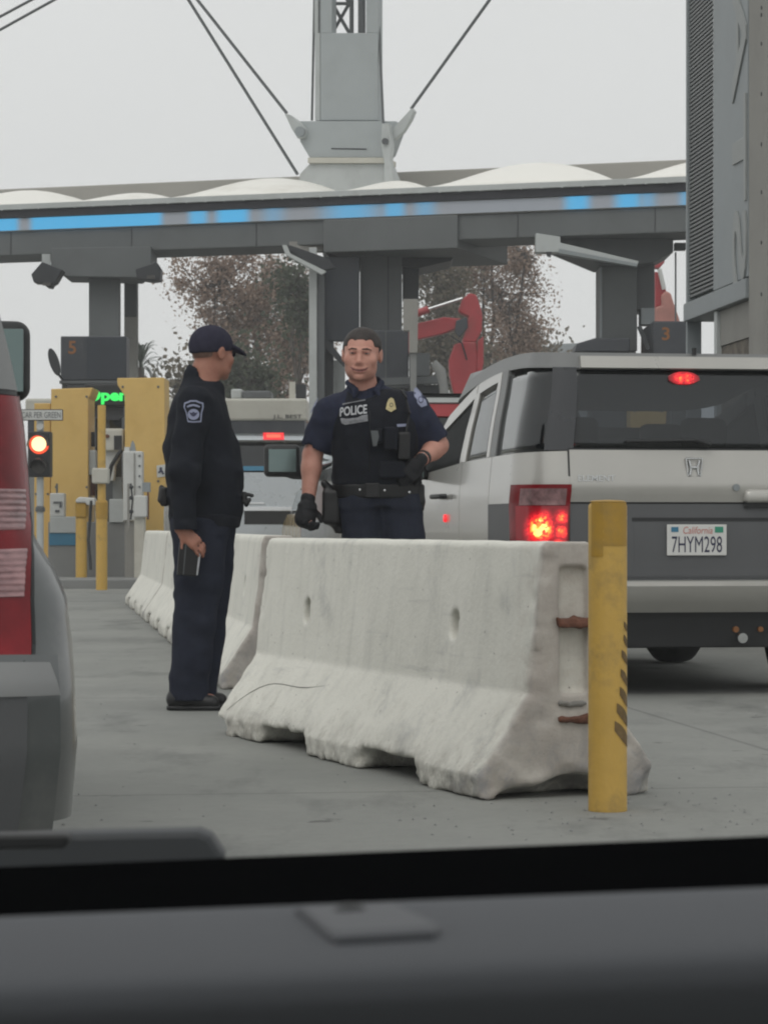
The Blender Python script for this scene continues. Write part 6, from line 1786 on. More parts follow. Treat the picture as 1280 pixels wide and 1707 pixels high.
# ================================================================== PEOPLE
def head_into(s, org, Rm, k=1.0, probe=False):
    """adds a head with a face (looking along local -y) and a neck; org is the underside of the chin"""
    org = Vector(org)
    def h(*p): return org + Rm @ (Vector(p)*k)
    s.rs = k
    Rn = np.array(Rm)
    s.ell(h(0, .012, .150), (.082, .097, .088), .02, rot=Rn)
    s.ell(h(0, -.020, .098), (.0725, .078, .095), .02, rot=Rn)
    s.ell(h(0, -.040, .046), (.061, .054, .044), .03, rot=Rn)
    s.ell(h(.041, -.015, .050), (.022, .04, .035), .025, rot=Rn); s.ell(h(-.041, -.015, .050), (.022, .04, .035), .025, rot=Rn)
    s.ell(h(0, -.084, .017), (.023, .018, .017), .02, rot=Rn)
    for sx in (-1, 1):
        s.ell(h(sx*.033, -.098, .124), (.018, .016, .0125), .012, 's', rot=Rn)
        s.ell(h(sx*.032, -.083, .124), (.0135, .012, .011), .004, rot=Rn)
        s.ell(h(sx*.047, -.066, .092), (.026, .024, .024), .025, rot=Rn)
        s.cap(h(sx*.012, -.094, .137), h(sx*.048, -.080, .141), .0085, .006, .012)
        s.ell(h(sx*.0845, .010, .115), (.010, .021, .034), .008, rot=Rn)
        s.ell(h(sx*.095, .000, .115), (.006, .011, .020), .004, 's', rot=Rn)
        s.ell(h(sx*.0125, -.098, .079), (.0095, .011, .0085), .006, rot=Rn)
    s.cap(h(0, -.092, .128), h(0, -.1085, .085), .0072, .0125, .014)
    s.ell(h(0, -.074, .056), (.044, .0265, .032), .02, rot=Rn)
    # smiling mouth laid on the face as it has formed: lips, the line between them, cheek folds
    def onf(x, z, o=0.0):
        p = h(x, -.09, z)
        if not probe: return h(x, -.100 + 6*x*x + o, z)
        return Vector((p.x, s.front(p.x, p.z, p.y) + o*k, p.z))
    U = [(0, .0500), (.009, .0515), (.022, .0530), (.036, .0590)]; D = [(0, .0385), (.012, .0400), (.024, .0450), (.034, .0540)]; G = [(0, .0440), (.013, .0455), (.027, .0505), (.041, .0610)]
    pu = [[onf(sx*x, z, .0015) for x, z in U] for sx in (-1, 1)]; pd_ = [[onf(sx*x, z, .0010) for x, z in D] for sx in (-1, 1)]
    pg = [[onf(sx*x, z, -.0022) for x, z in G] for sx in (-1, 1)]
    pf = [[onf(sx*x, z, -.001) for x, z in ((.022, .081), (.034, .069), (.043, .054))] for sx in (-1, 1)]
    pch = [onf(sx*.010, .0295, -.001) for sx in (-1, 1)]
    for q in pu:
        for a, b_ in zip(q, q[1:]): s.cap(a, b_, .0046, .0040, .006)
    for q in pd_:
        for a, b_ in zip(q, q[1:]): s.cap(a, b_, .0056, .0044, .006)
    for q in pg:
        for a, b_ in zip(q, q[1:]): s.cap(a, b_, .0030, .0024, .003, 's')
    for q in pf:
        for a, b_ in zip(q, q[1:]): s.cap(a, b_, .0020, .0020, .007, 's')
    s.cap(pch[0], pch[1], .003, .003, .008, 's')
    h.groove = [[p + Vector((0, .0012, 0)) if probe else p for p in q] for q in pg]
    h.lips = (pu, pd_) if probe else None
    s.cap(h(0, .022, .06), h(0, .035, -.13), .055, .062, .02)
    s.rs = 1.0
    return h

def face_parts(b, h, Rm, sdfh, eyes=True):
    for sx in (-1, 1):
        q = SDF(tuple(h(sx*.032, -.09, .125) - Vector((.03, .03, .03))), tuple(h(sx*.032, -.09, .125) + Vector((.03, .03, .03))), .0022)
        q.ell(h(sx*.032, -.0935, .1235), (.0130, .0045, .0046), rot=np.array(Rm)); ey = q.build("eye", MT['eye_white'], b)
        q = SDF(tuple(h(sx*.032, -.09, .125) - Vector((.03, .03, .03))), tuple(h(sx*.032, -.09, .125) + Vector((.03, .03, .03))), .0018)
        q.ell(h(sx*.032, -.0952, .1232), (.0058, .0040, .0042), rot=np.array(Rm)); q.build("iris", MT['eye'], ey)
        q = SDF(tuple(h(sx*.032, -.09, .125) - Vector((.03, .03, .03))), tuple(h(sx*.032, -.09, .125) + Vector((.03, .03, .03))), .0020)
        q.cap(h(sx*.019, -.0965, .1250), h(sx*.032, -.0985, .1285), .0022, .0024, .002); q.cap(h(sx*.032, -.0985, .1285), h(sx*.0465, -.0905, .1245), .0024, .0018, .002); q.build("eyelid", MT['lip'], b)
        q = SDF(tuple(h(sx*.032, -.09, .14) - Vector((.04, .04, .03))), tuple(h(sx*.032, -.09, .14) + Vector((.04, .04, .03))), .003)
        q.cap(h(sx*.013, -.1005, .1415), h(sx*.034, -.0965, .1445), .0038, .0036, .004); q.cap(h(sx*.034, -.0965, .1445), h(sx*.053, -.0825, .1385), .0036, .0022, .004)
        q.build("eyebrow", MT['brow'], b)
    c_ = h.groove[0][0]
    q = SDF(tuple(c_ - Vector((.06, .06, .03))), tuple(c_ + Vector((.06, .06, .04))), .0022)
    for g_ in h.groove:
        for a, b_, r0, r1 in zip(g_, g_[1:], (.0030, .0030, .0026), (.0030, .0026, .0014)): q.cap(a, b_, r0*1.25, r1*1.25, .002)
    q.build("mouth", MT['mouth'], b)
    q = SDF(tuple(c_ - Vector((.06, .06, .03))), tuple(c_ + Vector((.06, .06, .04))), .0018)
    for g_ in h.groove:
        for a, b_ in zip(g_[:2], g_[1:3]): q.cap(a + Vector((0, -.0012, .0008)), b_ + Vector((0, -.0012, .0004)), .0019, .0013, .002)
    q.build("teeth", MT['teeth'], b)
    if h.lips:
        q = SDF(tuple(c_ - Vector((.06, .06, .03))), tuple(c_ + Vector((.06, .06, .04))), .0022)
        for row, rr_ in ((h.lips[0], .0044), (h.lips[1], .0050)):
            for g_ in row:
                for a, b_ in zip(g_, g_[1:]): q.cap(a + Vector((0, -.0012, 0)), b_ + Vector((0, -.0012, 0)), rr_, rr_*.8, .004)
        for g_ in h.groove:
            for a, b_ in zip(g_, g_[1:]): q.cap(a + Vector((0, -.003, 0)), b_ + Vector((0, -.003, 0)), .0034, .0030, .002, 's')
        q.build("lips", MT['lip'], b)

def hand_into(s, wrist, D, N, scale=1.0, curl=(.35, .6, .5), rad=1.0, thumb=1, spread=.10, k=.006):
    """palm, four jointed fingers and a thumb; D = pointing direction, N = the side the fingers curl to"""
    w = Vector(wrist); D = Vector(D).normalized(); N = Vector(N); N = (N - D*N.dot(D)).normalized(); S = D.cross(N)*thumb
    Rm = np.array(Matrix((S, D, N)).transposed())
    c = w + D*.05*scale
    s.box(c, (.038*scale*rad, .048*scale, .0145*scale*rad), r=.013*scale, k=k, rot=Rm)
    s.cap(w - D*.02, w + D*.03*scale, .027*scale*rad, .024*scale*rad, .012)
    for i, (off, ln, r) in enumerate(((.029, .92, .0088), (.0098, 1.0, .0092), (-.0095, .95, .0088), (-.028, .78, .0078))):
        p = w + D*(.092 - .004*abs(i - 1))*scale + S*off*scale
        d = (D + S*(off*spread*10*.3)).normalized(); a = 0.0
        for L_, cv in zip((.042*ln, .027*ln, .021*ln), curl):
            a += cv
            dd = (d*math.cos(a) + N*math.sin(a)).normalized()
            e = p + dd*L_*scale
            s.cap(p, e, r*scale*rad, r*scale*rad*.93, .003); p = e
    p = w + D*.028*scale + S*.030*scale
    d1 = (D*.55 + S*.75 + N*.35).normalized(); e = p + d1*.042*scale; s.cap(p, e, .0115*scale*rad, .0102*scale*rad, .006)
    d2 = (D*.85 + S*.25 + N*.45).normalized(); e2 = e + d2*.030*scale; s.cap(e, e2, .0100*scale*rad, .0088*scale*rad, .003)

# ------------------------------------------------------------------ the officer in cap and jacket, side on
S1, D1 = 354.9, 12.68
def u1(px): return (px - 345)/S1
def z1(py): return (1182 - py)/S1
p1 = thing("person", "person standing side on in navy cap, dark jacket and navy trousers beside the white barriers", "person", loc=((345 - 640)/S1, D1, 0), group="uniformed officers at the crossing")
Rh1 = Matrix.Rotation(R_(134), 3, 'Z') @ Matrix.Rotation(R_(4), 3, 'X')
ORG1 = (u1(350), 0.015, z1(630))
def legs1(s, g):
    # near leg, far leg: (py, px left, px right, depth centre, half depth)
    for rows, in (([(866, 289, 384, -.075, .118), (930, 291, 378, -.085, .108), (1000, 292, 368, -.09, .092), (1060, 289, 360, -.09, .082), (1110, 287, 353, -.09, .078), (1150, 284, 349, -.09, .076), (1166, 284, 350, -.09, .074)],),
                  ([(866, 292, 392, .085, .115), (930, 297, 387, .095, .105), (1000, 299, 379, .10, .09), (1060, 298, 372, .10, .08), (1110, 297, 366, .10, .076), (1150, 298, 360, .10, .076), (1172, 299, 362, .10, .076)],)):
        s.stack([(z1(y), u1((a+b)/2), dc, (b-a)/2/S1 - g, ry - g) for y, a, b, dc, ry in rows], k=.03, n=2.2)
    return s
TOR1 = [(868, 285, 401, .182), (835, 278, 408, .188), (800, 274, 406, .19), (760, 274, 401, .195), (720, 277, 391, .20), (690, 282, 381, .205), (664, 292, 374, .185), (648, 300, 369, .14), (636, 306, 365, .10)]
def torso1(s, g, z_lo=None):
    s.stack([(z1(y), u1((a+b)/2), 0.0, (b-a)/2/S1 - g, ry - g) for y, a, b, ry in TOR1], k=.02, n=2.15, rnd=.012)
    return s
SH1, EL1, WR1 = (u1(326), -.185, z1(674)), (u1(315), -.255, z1(786)), (u1(314), -.258, z1(886))
SH1f, EL1f, WR1f = (u1(338), .185, z1(672)), (u1(344), .25, z1(782)), (u1(346), .22, z1(850))
# body: one continuous surface from cap line to shoes
s = SDF((-.30, -.40, -.01), (.26, .40, 1.86), (.011, .011, .013), fine=[(-.16, .20, .006), (-.12, .14, .006), (1.42, 1.85, .0045)])
h1 = head_into(s, ORG1, Rh1)
torso1(s, .035); legs1(s, .028)
s.ell((u1(338), 0, z1(870)), (.11, .15, .12), .04)
for a, e, w in ((SH1, EL1, WR1), (SH1f, EL1f, WR1f)):
    s.cap(a, e, .055, .042, .02); s.cap(e, w, .042, .030, .02)
s.cap((u1(338), 0, z1(650)), (u1(340), .0, z1(618)), .066, .056, .03)
hand_into(s, (u1(311), -.262, z1(885)), (.66, -.04, -.60), (.1, .75, -.5), .95, (.30, .6, .5), thumb=-1)
hand_into(s, WR1f, (.6, -.1, -.78), (.3, -.9, 0), .95, (.4, .5, .4), thumb=1)
for sg, dc in ((-.09, 0), (.10, 0)):
    s.cap((u1(310), sg, .06), (u1(352), sg, .045), .035, .032, .02)
b1 = s.build("body", MT['skin_t'], p1)
# trousers
s = SDF((-.26, -.26, 0), (.26, .28, 1.02), (.009, .009, .012))
legs1(s, 0.0)
s.ell((u1(338), 0, z1(872)), (.135, .18, .10), .05)
s.cap((u1(330), 0, z1(868)), (u1(330), 0, z1(868) + .14), .12, .10, .05)
s.noise(.007, (9, 9, 6), 3); s.noise(.006, (6, 6, 15), 8)
tr1 = s.build("trousers", MT['navy_tr'], p1)
# jacket with sleeves and collar
s = SDF((-.30, -.40, .84), (.26, .40, 1.66), .0085, fine=[None, None, None])
torso1(s, 0.0)
for a, e, w, ra in ((SH1, EL1, WR1, .078), (SH1f, EL1f, WR1f, .075)):
    s.cap(a, e, ra, .066, .035); s.cap(e, tuple(Vector(e).lerp(Vector(w), .93)), .066, .052, .03)
    s.cap(tuple(Vector(e).lerp(Vector(w), .86)), tuple(Vector(e).lerp(Vector(w), .96)), .054, .050, .01, flat=True)
s.cap((u1(334), .0, z1(650)), (u1(331), .0, z1(628)), .098, .074, .02, flat=False)
s.box((u1(352), 0, z1(612)), (.15, .15, .038), r=.01, mode='s', k=.012, rot=np.array(Matrix.Rotation(R_(33), 3, 'Y')))
s.ell((u1(343), 0, z1(622)), (.075, .068, .08), .006, 's')
s.noise(.010, (6, 6, 9), 5); s.noise(.006, (13, 13, 17), 9)
jk = s; jacket = s.build("jacket", MT['jacket'], p1)
# hem band, side seam, collar edge
q = SDF((-.26, -.26, .84), (.24, .26, .95), .009)
q.stack([(z1(880), u1(343), 0, 57.5/S1, .182), (z1(858), u1(343), 0, 61.5/S1, .192)], n=2.15)
q.noise(.005, (9, 9, 9), 2); q.build("hem_band", MT['vest'], jacket)
# shoulder patch: shield outline, dark field, round seal
def shield(cx, cy, k, Su=S1, uf=u1, zf=z1):
    pts = [(-15, -15), (-9, -17), (-5, -19), (5, -19), (9, -17), (16, -15), (16.5, -8), (14, 2), (13, 17), (0, 18), (-9, 17), (-12, 2), (-16, -8)]
    return [(uf(cx + x*k), zf(cy + y*k)) for x, y in pts]
pa = conform(jk, "shoulder_patch", MT['patch'], p1, shield(329, 690, 1.0), .004, 6)
conform(jk, "patch_field", MT['jacket'], pa, shield(329, 690, .86), .0055, 6)
conform(jk, "patch_band", MT['patch'], pa, [(u1(329 + a), z1(690 + b)) for a, b in ((-10.5, -9), (-6, -11.5), (0, -12.5), (6, -11.5), (11, -9), (10, -6.5), (5, -9), (0, -10), (-5, -9), (-9.5, -6.5))], .0065, 4)
seal = [(u1(329.5 + 9.5*math.cos(i*math.pi/10)), z1(694.5 + 9*math.sin(i*math.pi/10))) for i in range(20)]
se = conform(jk, "patch_seal", MT['patch'], pa, seal, .007, 5)
conform(jk, "seal_eagle", MT['ink'], se, [(u1(329.5 + a), z1(694 + b)) for a, b in ((-7, -3), (-3, -2), (0, -4), (3, -2), (7, -3), (4, 2), (1, 4), (-1, 4), (-4, 2))], .0085, 3)
# shoes
for dc, x0, x1_, nm in ((-.09, 283, 371, 0), (.10, 298, 380, 1)):
    q = SDF((u1(x0) - .03, dc - .09, -.01), (u1(x1_) + .03, dc + .09, .16), .007)
    q.cap((u1(x0 + 14), dc, .05), (u1(x1_ - 16), dc - .015, .036), .047, .036, .02); q.cap((u1(x0 + 18), dc, .06), (u1(x0 + 22), dc, .12), .046, .044, .03)
    q.box((u1((x0 + x1_)/2), dc, -.045), (.3, .3, .05), mode='s', k=.004)
    sh = q.build("shoe", MT['leather'], p1)
    q = SDF((u1(x0) - .03, dc - .09, -.015), (u1(x1_) + .03, dc + .09, .05), .006)
    q.cap((u1(x0 + 12), dc, .016), (u1(x1_ - 13), dc - .015, .016), .043, .037, .01); q.box((0, dc, .062), (.4, .2, .04), mode='s', k=.004); q.box((0, dc, -.048), (.4, .2, .05), mode='s', k=.003)
    q.build("sole", MT['blackp'], sh)
# cap: crown, brim, button
Rc = np.array(Rh1)
q = SDF(tuple(h1(0, 0, .17) - Vector((.16, .16, .12))), tuple(h1(0, 0, .17) + Vector((.16, .16, .12))), .005)
q.ell(h1(0, .014, .148), (.087, .108, .100), .01, rot=Rc); q.ell(h1(0, -.02, .165), (.080, .075, .075), .03, rot=Rc)
q.box(h1(0, .02, .040), (.2, .2, .08), mode='s', k=.006, rot=Rc @ np.array(Matrix.Rotation(R_(-9), 3, 'X')))
q.noise(.0025, (22, 22, 22), 4)
cp = q.build("cap", MT['cap'], p1)
q = SDF(tuple(h1(0, -.13, .15) - Vector((.16, .16, .07))), tuple(h1(0, -.13, .15) + Vector((.16, .16, .07))), .005)
q.ell(h1(0, -.105, .148), (.074, .100, .020), .004, rot=Rc @ np.array(Matrix.Rotation(R_(18), 3, 'X'))); q.ell(h1(0, -.11, .10), (.055, .14, .045), .01, 's', rot=Rc)
q.build("brim", MT['cap'], cp)
q = SDF(tuple(h1(0, .014, .25) - Vector((.03, .03, .02))), tuple(h1(0, .014, .25) + Vector((.03, .03, .02))), .003); q.ell(h1(0, .014, .249), (.009, .009, .005), rot=Rc); q.build("button", MT['cap'], cp)
# cropped hair below the cap
q = SDF(tuple(h1(0, .03, .12) - Vector((.13, .13, .09))), tuple(h1(0, .03, .12) + Vector((.13, .13, .09))), .005)
q.ell(h1(0, .016, .150), (.0795, .0985, .090), .01, rot=Rc); q.box(h1(0, -.10, .12), (.2, .115, .2), mode='s', k=.01, rot=Rc); q.ell(h1(0, .03, .045), (.11, .10, .045), mode='s', k=.01, rot=Rc)
q.build("hair", MT['hair_g'], p1)
face_parts(b1, h1, Rh1, None)
# belt gear that shows past the jacket
q = SDF((u1(262), -.12, z1(850)), (u1(290), .10, z1(800)), .006); q.box((u1(275), -.02, z1(828)), (.018, .04, .045), r=.01); q.cap((u1(270), -.03, z1(812)), (u1(268), -.05, z1(834)), .012); q.build("belt_pouch", MT['leather'], p1)
q = SDF((u1(398), -.12, z1(850)), (u1(430), .10, z1(806)), .005); q.box((u1(407), 0, z1(830)), (.014, .04, .03), r=.01); q.cap((u1(414), -.02, z1(824)), (u1(421), -.02, z1(826)), .009, k=.006); q.cap((u1(416), -.02, z1(833)), (u1(411), -.02, z1(842)), .010, k=.006); q.build("belt_radio", MT['leather'], p1)
# dark notebook held at his side (rests in the hand: a thing of its own)
nb = thing("notebook", "dark folded notebook with a white page edge held low at the capped officer's side", "notebook", loc=((320 - 640)/S1, D1 - .30, z1(958)))
Mn = Matrix.Translation(Vector((p1.location.x, p1.location.y, 0)) + Vector((u1(321), -.262, z1(931)))) @ Matrix.Rotation(R_(5), 4, 'Y') @ Matrix.Rotation(R_(12), 4, 'Z')
MB().box((-.048, -.010, -.076), (.042, .010, .076)).xform(Mn).build("cover", MT['leather'], nb, world=True, bevel=.004)
MB().box((.0425, -.007, -.068), (.052, .007, .066)).xform(Mn @ Matrix.Rotation(R_(3), 4, 'Y')).build("page_edge", MT['patch_w'], nb, world=True, bevel=.002)
MB().box((-.022, -.0125, -.072), (-.017, -.0102, .07)).xform(Mn).build("spine_crease", MT['steel_d'], nb, world=True)

# ------------------------------------------------------------------ the smiling officer in a vest, facing the camera
S2, D2 = 347.0, 12.97
def u2(px): return (px - 640)/S2
def z2(py): return H + (YH - py)/S2
p2 = thing("person", "smiling person facing the camera in a black police vest behind the near barrier", "person", loc=(0, D2, 0), group="uniformed officers at the crossing")
Rh2 = Matrix.Rotation(R_(-6), 3, 'Z') @ Matrix.Rotation(R_(2), 3, 'Y') @ Matrix.Rotation(R_(3), 3, 'X')
ORG2 = (u2(602), -.035, z2(635))
LEG2 = [[(826, 562, 640, .0, .118), (890, 568, 642, .0, .115), (960, 573, 640, -.01, .098), (1040, 580, 636, -.01, .082), (1100, 584, 634, .0, .078), (1152, 586, 634, .0, .078)],
        [(826, 628, 702, .0, .118), (890, 636, 708, .0, .115), (960, 642, 706, -.01, .098), (1040, 648, 702, -.01, .082), (1100, 652, 700, .0, .078), (1152, 654, 700, .0, .078)]]
def legs2(s, g):
    for rows in LEG2: s.stack([(z2(y), u2((a+b)/2), dc, (b-a)/2/S2 - g, ry - g) for y, a, b, dc, ry in rows], k=.03, n=2.2)
TOR2 = [(826, 556, 702, .122), (790, 557, 694, .128), (750, 556, 694, .135), (710, 552, 696, .138), (682, 547, 697, .130), (664, 556, 685, .108), (652, 574, 660, .085), (645, 584, 646, .07)]
def torso2(s, g): s.stack([(z2(y), u2((a+b)/2), 0.0, (b-a)/2/S2 - g, ry - g) for y, a, b, ry in TOR2], k=.02, n=2.3, rnd=.012)
A_S, A_E, A_W = (u2(546), .0, z2(688)), (u2(521), .015, z2(758)), (u2(514), -.035, z2(838))
B_S, B_E, B_W = (u2(690), .0, z2(684)), (u2(731), .035, z2(742)), (u2(697), -.125, z2(771))
s = SDF((-.50, -.30, -.01), (.36, .26, 1.86), (.011, .011, .013), fine=[(-.20, .0, .0055), (-.17, .10, .0055), (1.42, 1.85, .0042)])
HK = 1.06
h2 = head_into(s, ORG2, Rh2, HK, True)
torso2(s, .03); legs2(s, .028)
s.ell((u2(632), 0, z2(828)), (.14, .075, .07), .03)
for a, e, w in ((A_S, A_E, A_W), (B_S, B_E, B_W)):
    s.cap(a, e, .058, .047, .02); s.cap(e, tuple(Vector(e).lerp(Vector(w), .3)), .046, .0475, .02); s.cap(tuple(Vector(e).lerp(Vector(w), .25)), w, .0475, .031, .02)
s.cap((u2(612), 0, z2(668)), (u2(606), .0, z2(640)), .068, .06, .03)
HD_A = (u2(513), -.037, z2(838)), (-.10, -.12, -1), (.55, -.75, 0)
HD_B = (u2(697), -.127, z2(772)), (-.62, -.25, -.75), (-.5, .8, -.2)
hand_into(s, *HD_A, .96, (.75, .95, .7), thumb=-1); hand_into(s, *HD_B, .92, (.5, .7, .5), thumb=1)
for x in (608, 678): s.cap((u2(x), .02, .06), (u2(x - 2), -.11, .045), .036, .034, .02)
b2 = s.build("body", MT['skin'], p2)
face_parts(b2, h2, Rh2, None)
# hair: short, swept up, receding at the temples
Rc = np.array(Rh2)
q = SDF(tuple(h2(0, 0, .17) - Vector((.14, .15, .14))), tuple(h2(0, 0, .17) + Vector((.14, .15, .12))), .0045)
q.rs = HK; q.ell(h2(0, .016, .150), (.0882, .1032, .0925), .01, rot=Rc)
q.ell(h2(0, -.118, .100), (.088, .088, .092), .008, 's', rot=Rc); q.ell(h2(.050, -.098, .168), (.024, .045, .034), .008, 's', rot=Rc); q.ell(h2(-.050, -.098, .168), (.024, .045, .034), .008, 's', rot=Rc)
q.box(h2(0, -.09, .07), (.2, .075, .085), mode='s', k=.012, rot=Rc); q.box(h2(0, .02, .025), (.2, .2, .055), mode='s', k=.012, rot=Rc)
q.noise(.0015, (60, 60, 45), 3)
q.build("hair", MT['hair'], p2)
# trousers
s = SDF((-.27, -.20, .0), (.26, .20, 1.06), (.009, .009, .012)); legs2(s, 0)
s.stack([(z2(845), u2(634), 0, 74/S2, .124), (z2(812), u2(629), 0, 73.5/S2, .126)], k=.03, n=2.3)
s.noise(.006, (9, 9, 6), 13); s.noise(.004, (5, 5, 16), 18)
tr2 = s.build("trousers", MT['navy_tr'], p2)
# shirt with short sleeves and open collar
s = SDF((-.50, -.24, .98), (.36, .24, 1.58), .0085); torso2(s, 0)
s.cap(A_S, tuple(Vector(A_S).lerp(Vector(A_E), .70)), .080, .068, .05, flat=False); s.cap(tuple(Vector(A_S).lerp(Vector(A_E), .2)), tuple(Vector(A_S).lerp(Vector(A_E), .86)), .074, .072, .012, flat=True)
s.cap(B_S, tuple(Vector(B_S).lerp(Vector(B_E), .70)), .080, .068, .05); s.cap(tuple(Vector(B_S).lerp(Vector(B_E), .2)), tuple(Vector(B_S).lerp(Vector(B_E), .90)), .076, .072, .012, flat=True)
for a, e, f in ((A_S, A_E, .86), (B_S, B_E, .90)):      # open cuff
    d = Vector(e) - Vector(a); s.cap(tuple(Vector(a) + d*(f - .05)), tuple(Vector(a) + d*(f + .2)), .058, .058, .004, 's', flat=True)
s.cap((u2(611), .015, z2(664)), (u2(608), .02, z2(640)), .100, .082, .02)
s.ell((u2(604), -.03, z2(634)), (.088, .10, .048), .01, 's'); s.cap((u2(606), -.10, z2(632)), (u2(610), -.13, z2(662)), .045, .022, .01, 's')
s.noise(.008, (9, 9, 10), 25); s.noise(.004, (18, 18, 14), 29)
shs = s; shirt = s.build("shirt", MT['navy'], p2)
# collar leaves
for sx in (-1, 1):
    c = SDF((u2(606) - .14, -.16, z2(675)), (u2(606) + .14, .06, z2(625)), .006)
    c.cap((u2(608) + sx*.078, .0, z2(638)), (u2(610) + sx*.050, -.098, z2(652)), .017, .014, .008); c.cap((u2(610) + sx*.050, -.098, z2(652)), (u2(612) + sx*.062, -.112, z2(664)), .016, .008, .008)
    c.build("collar", MT['navy'], shirt)
# vest
VES = [(812, 553, 704, .142), (780, 552, 698, .150), (740, 551, 697, .160), (705, 552, 697, .162), (690, 556, 696, .156), (680, 559, 694, .146), (666, 566, 688, .124), (655, 573, 678, .104), (649, 580, 668, .09)]
s = SDF((-.30, -.22, 1.0), (.25, .22, 1.54), .008)
s.stack([(z2(y), u2((a+b)/2), 0.0, (b-a)/2/S2, ry) for y, a, b, ry in VES], k=.01, n=2.6, rnd=.015)
s.ell((u2(607), -.10, z2(640)), (.088, .16, .078), .012, 's')
s.noise(.004, (8, 8, 7), 41); s.noise(.003, (18, 18, 18), 43)
ve = s; vest = s.build("vest", MT['vest'], p2)
def vpatch(name, mat, parent, pts, off, rings=4): return conform(ve, name, mat, parent, [(u2(x), z2(y)) for x, y in pts], off, rings)
pt_ = vpatch("name_panel", MT['vest'], vest, [(566, 676), (612, 667), (614, 706), (572, 712), (567, 706)], .004)
vpatch("title_bar", MT['patch_d'], pt_, [(571, 674), (609, 667.5), (609, 669.5), (571, 676.5)], .0065, 3)
conform_text(ve, "POLICE", "police_lettering", MT['patch_w'], pt_, u2(567), u2(612), z2(696), z2(680.5), .007, bold=.025, tilt=.10)
vpatch("lower_bar", MT['patch_d'], pt_, [(568, 699), (613, 693), (613.5, 704), (576, 710), (570, 707)], .0065, 5)
bd_ = vpatch("badge", MT['gold'], vest, [(648, 667), (652, 664.5), (656, 667), (658, 674), (660, 684), (656, 686), (652, 689), (647, 686.5), (643, 684), (645, 674)], .010, 4)
vpatch("badge_seal", MT['leather'], bd_, [(652 + 3.0*math.cos(i*math.pi/7), 677 + 3.6*math.sin(i*math.pi/7)) for i in range(14)], .0125, 3)
vpatch("badge_centre", MT['gold'], bd_, [(652 + 2.0*math.cos(i*math.pi/7), 677 + 2.4*math.sin(i*math.pi/7)) for i in range(14)], .0135, 3)
vpatch("name_tag", MT['patch'], vest, [(661, 709), (678, 708), (679, 712.5), (662, 713.5)], .012, 3)
vpatch("front_seam", MT['leather'], vest, [(616, 664), (618, 664), (617, 812), (615, 812)], .004, 3)
def vbox(name, x0, y0, x1, y1, dep, mat='vest', parent=None, r=.008):
    cx, cz = u2((x0+x1)/2), z2((y0+y1)/2); yy = ve.front(cx, cz, -.13)
    q = SDF((u2(x0) - .02, yy - dep - .02, z2(y1) - .02), (u2(x1) + .02, yy + .05, z2(y0) + .02), .006)
    q.box((cx, yy - dep/2 + .015, cz), ((x1-x0)/2/S2, dep/2 + .015, (y1-y0)/2/S2), r=r); q.noise(.002, (20, 20, 20), 7)
    return q.build(name, MT[mat], vest if parent is None else parent)
vbox("radio_pouch", 640, 714, 663, 752, .045); vbox("radio", 663, 722, 683, 768, .05, 'leather'); vbox("magazine_pouch", 626, 716, 638, 740, .035); vbox("lower_pouch", 632, 770, 676, 798, .03)
vpatch("pouch_mark", MT['steel_d'], vest, [(618, 720), (630, 720), (632, 730), (628, 745), (622, 746)], .038, 3)
q = SDF((u2(655), -.24, z2(730)), (u2(690), -.02, z2(640)), .006); yy = ve.front(u2(672), z2(690), -.13)
for (xa, ya, xb2, yb2) in ((676, 722, 682, 690), (682, 690, 676, 664), (676, 664, 668, 652)): q.cap((u2(xa), yy - .02, z2(ya)), (u2(xb2), yy - .01 + (.04 if yb2 < 660 else 0), z2(yb2)), .006)
q.build("radio_cord", MT['leather'], vest)
# shoulder patches on the sleeves
pa = conform(shs, "shoulder_patch", MT['patch'], p2, [(u2(x), z2(y)) for x, y in ((690, 648), (694, 645), (700, 652), (710, 668), (712, 676), (702, 680), (696, 674), (690, 660))], .004, 5)
conform(shs, "patch_seal", MT['ink'], pa, [(u2(701 + 4.6*math.cos(i*math.pi/8)), z2(667 + 6*math.sin(i*math.pi/8))) for i in range(16)], .0055, 4)
conform(shs, "patch_eagle", MT['patch'], pa, [(u2(701 + 3.2*math.cos(i*math.pi/8)), z2(667 + 4.2*math.sin(i*math.pi/8))) for i in range(16)], .007, 4)
conform(shs, "shoulder_patch", MT['patch'], p2, [(u2(x), z2(y)) for x, y in ((529, 664), (531, 662), (526, 676), (519, 688), (517.5, 688), (523, 674))], .004, 4)
# belt with snaps, holster, pouches
s = SDF((-.28, -.20, .98), (.26, .20, 1.12), .008)
s.stack([(z2(831), u2(629), 0, 74.5/S2, .136), (z2(806), u2(628), 0, 76/S2, .142)], n=2.4, rnd=.006)
bl = s; belt = s.build("duty_belt", MT['leather'], p2)
for x, y in ((600, 817), (641, 818), (682, 821)):
    yy = bl.front(u2(x), z2(y), -.12); MB().lathe([(0, -.006), (.0055, -.005), (.0065, 0), (0, 0)], (u2(x), yy, z2(y)), 'y', 12).build("snap", MT['chrome'], belt, smooth=60)
q = MB(); yy = bl.front(u2(620), z2(818), -.12); q.box((u2(609), yy - .010, z2(830)), (u2(632), yy + .01, z2(806))); q.build("buckle", MT['leather'], belt, bevel=.004)
s = SDF((u2(526), -.14, z2(890)), (u2(580), .12, z2(795)), .007)
s.box((u2(552), -.02, z2(845)), (.042, .055, .085), r=.02, k=.02); s.cap((u2(541), -.05, z2(806)), (u2(556), -.03, z2(822)), .018, .022, .015); s.cap((u2(556), -.02, z2(850)), (u2(566), -.02, z2(884)), .040, .026, .03)
s.build("holster", MT['leather'], p2)
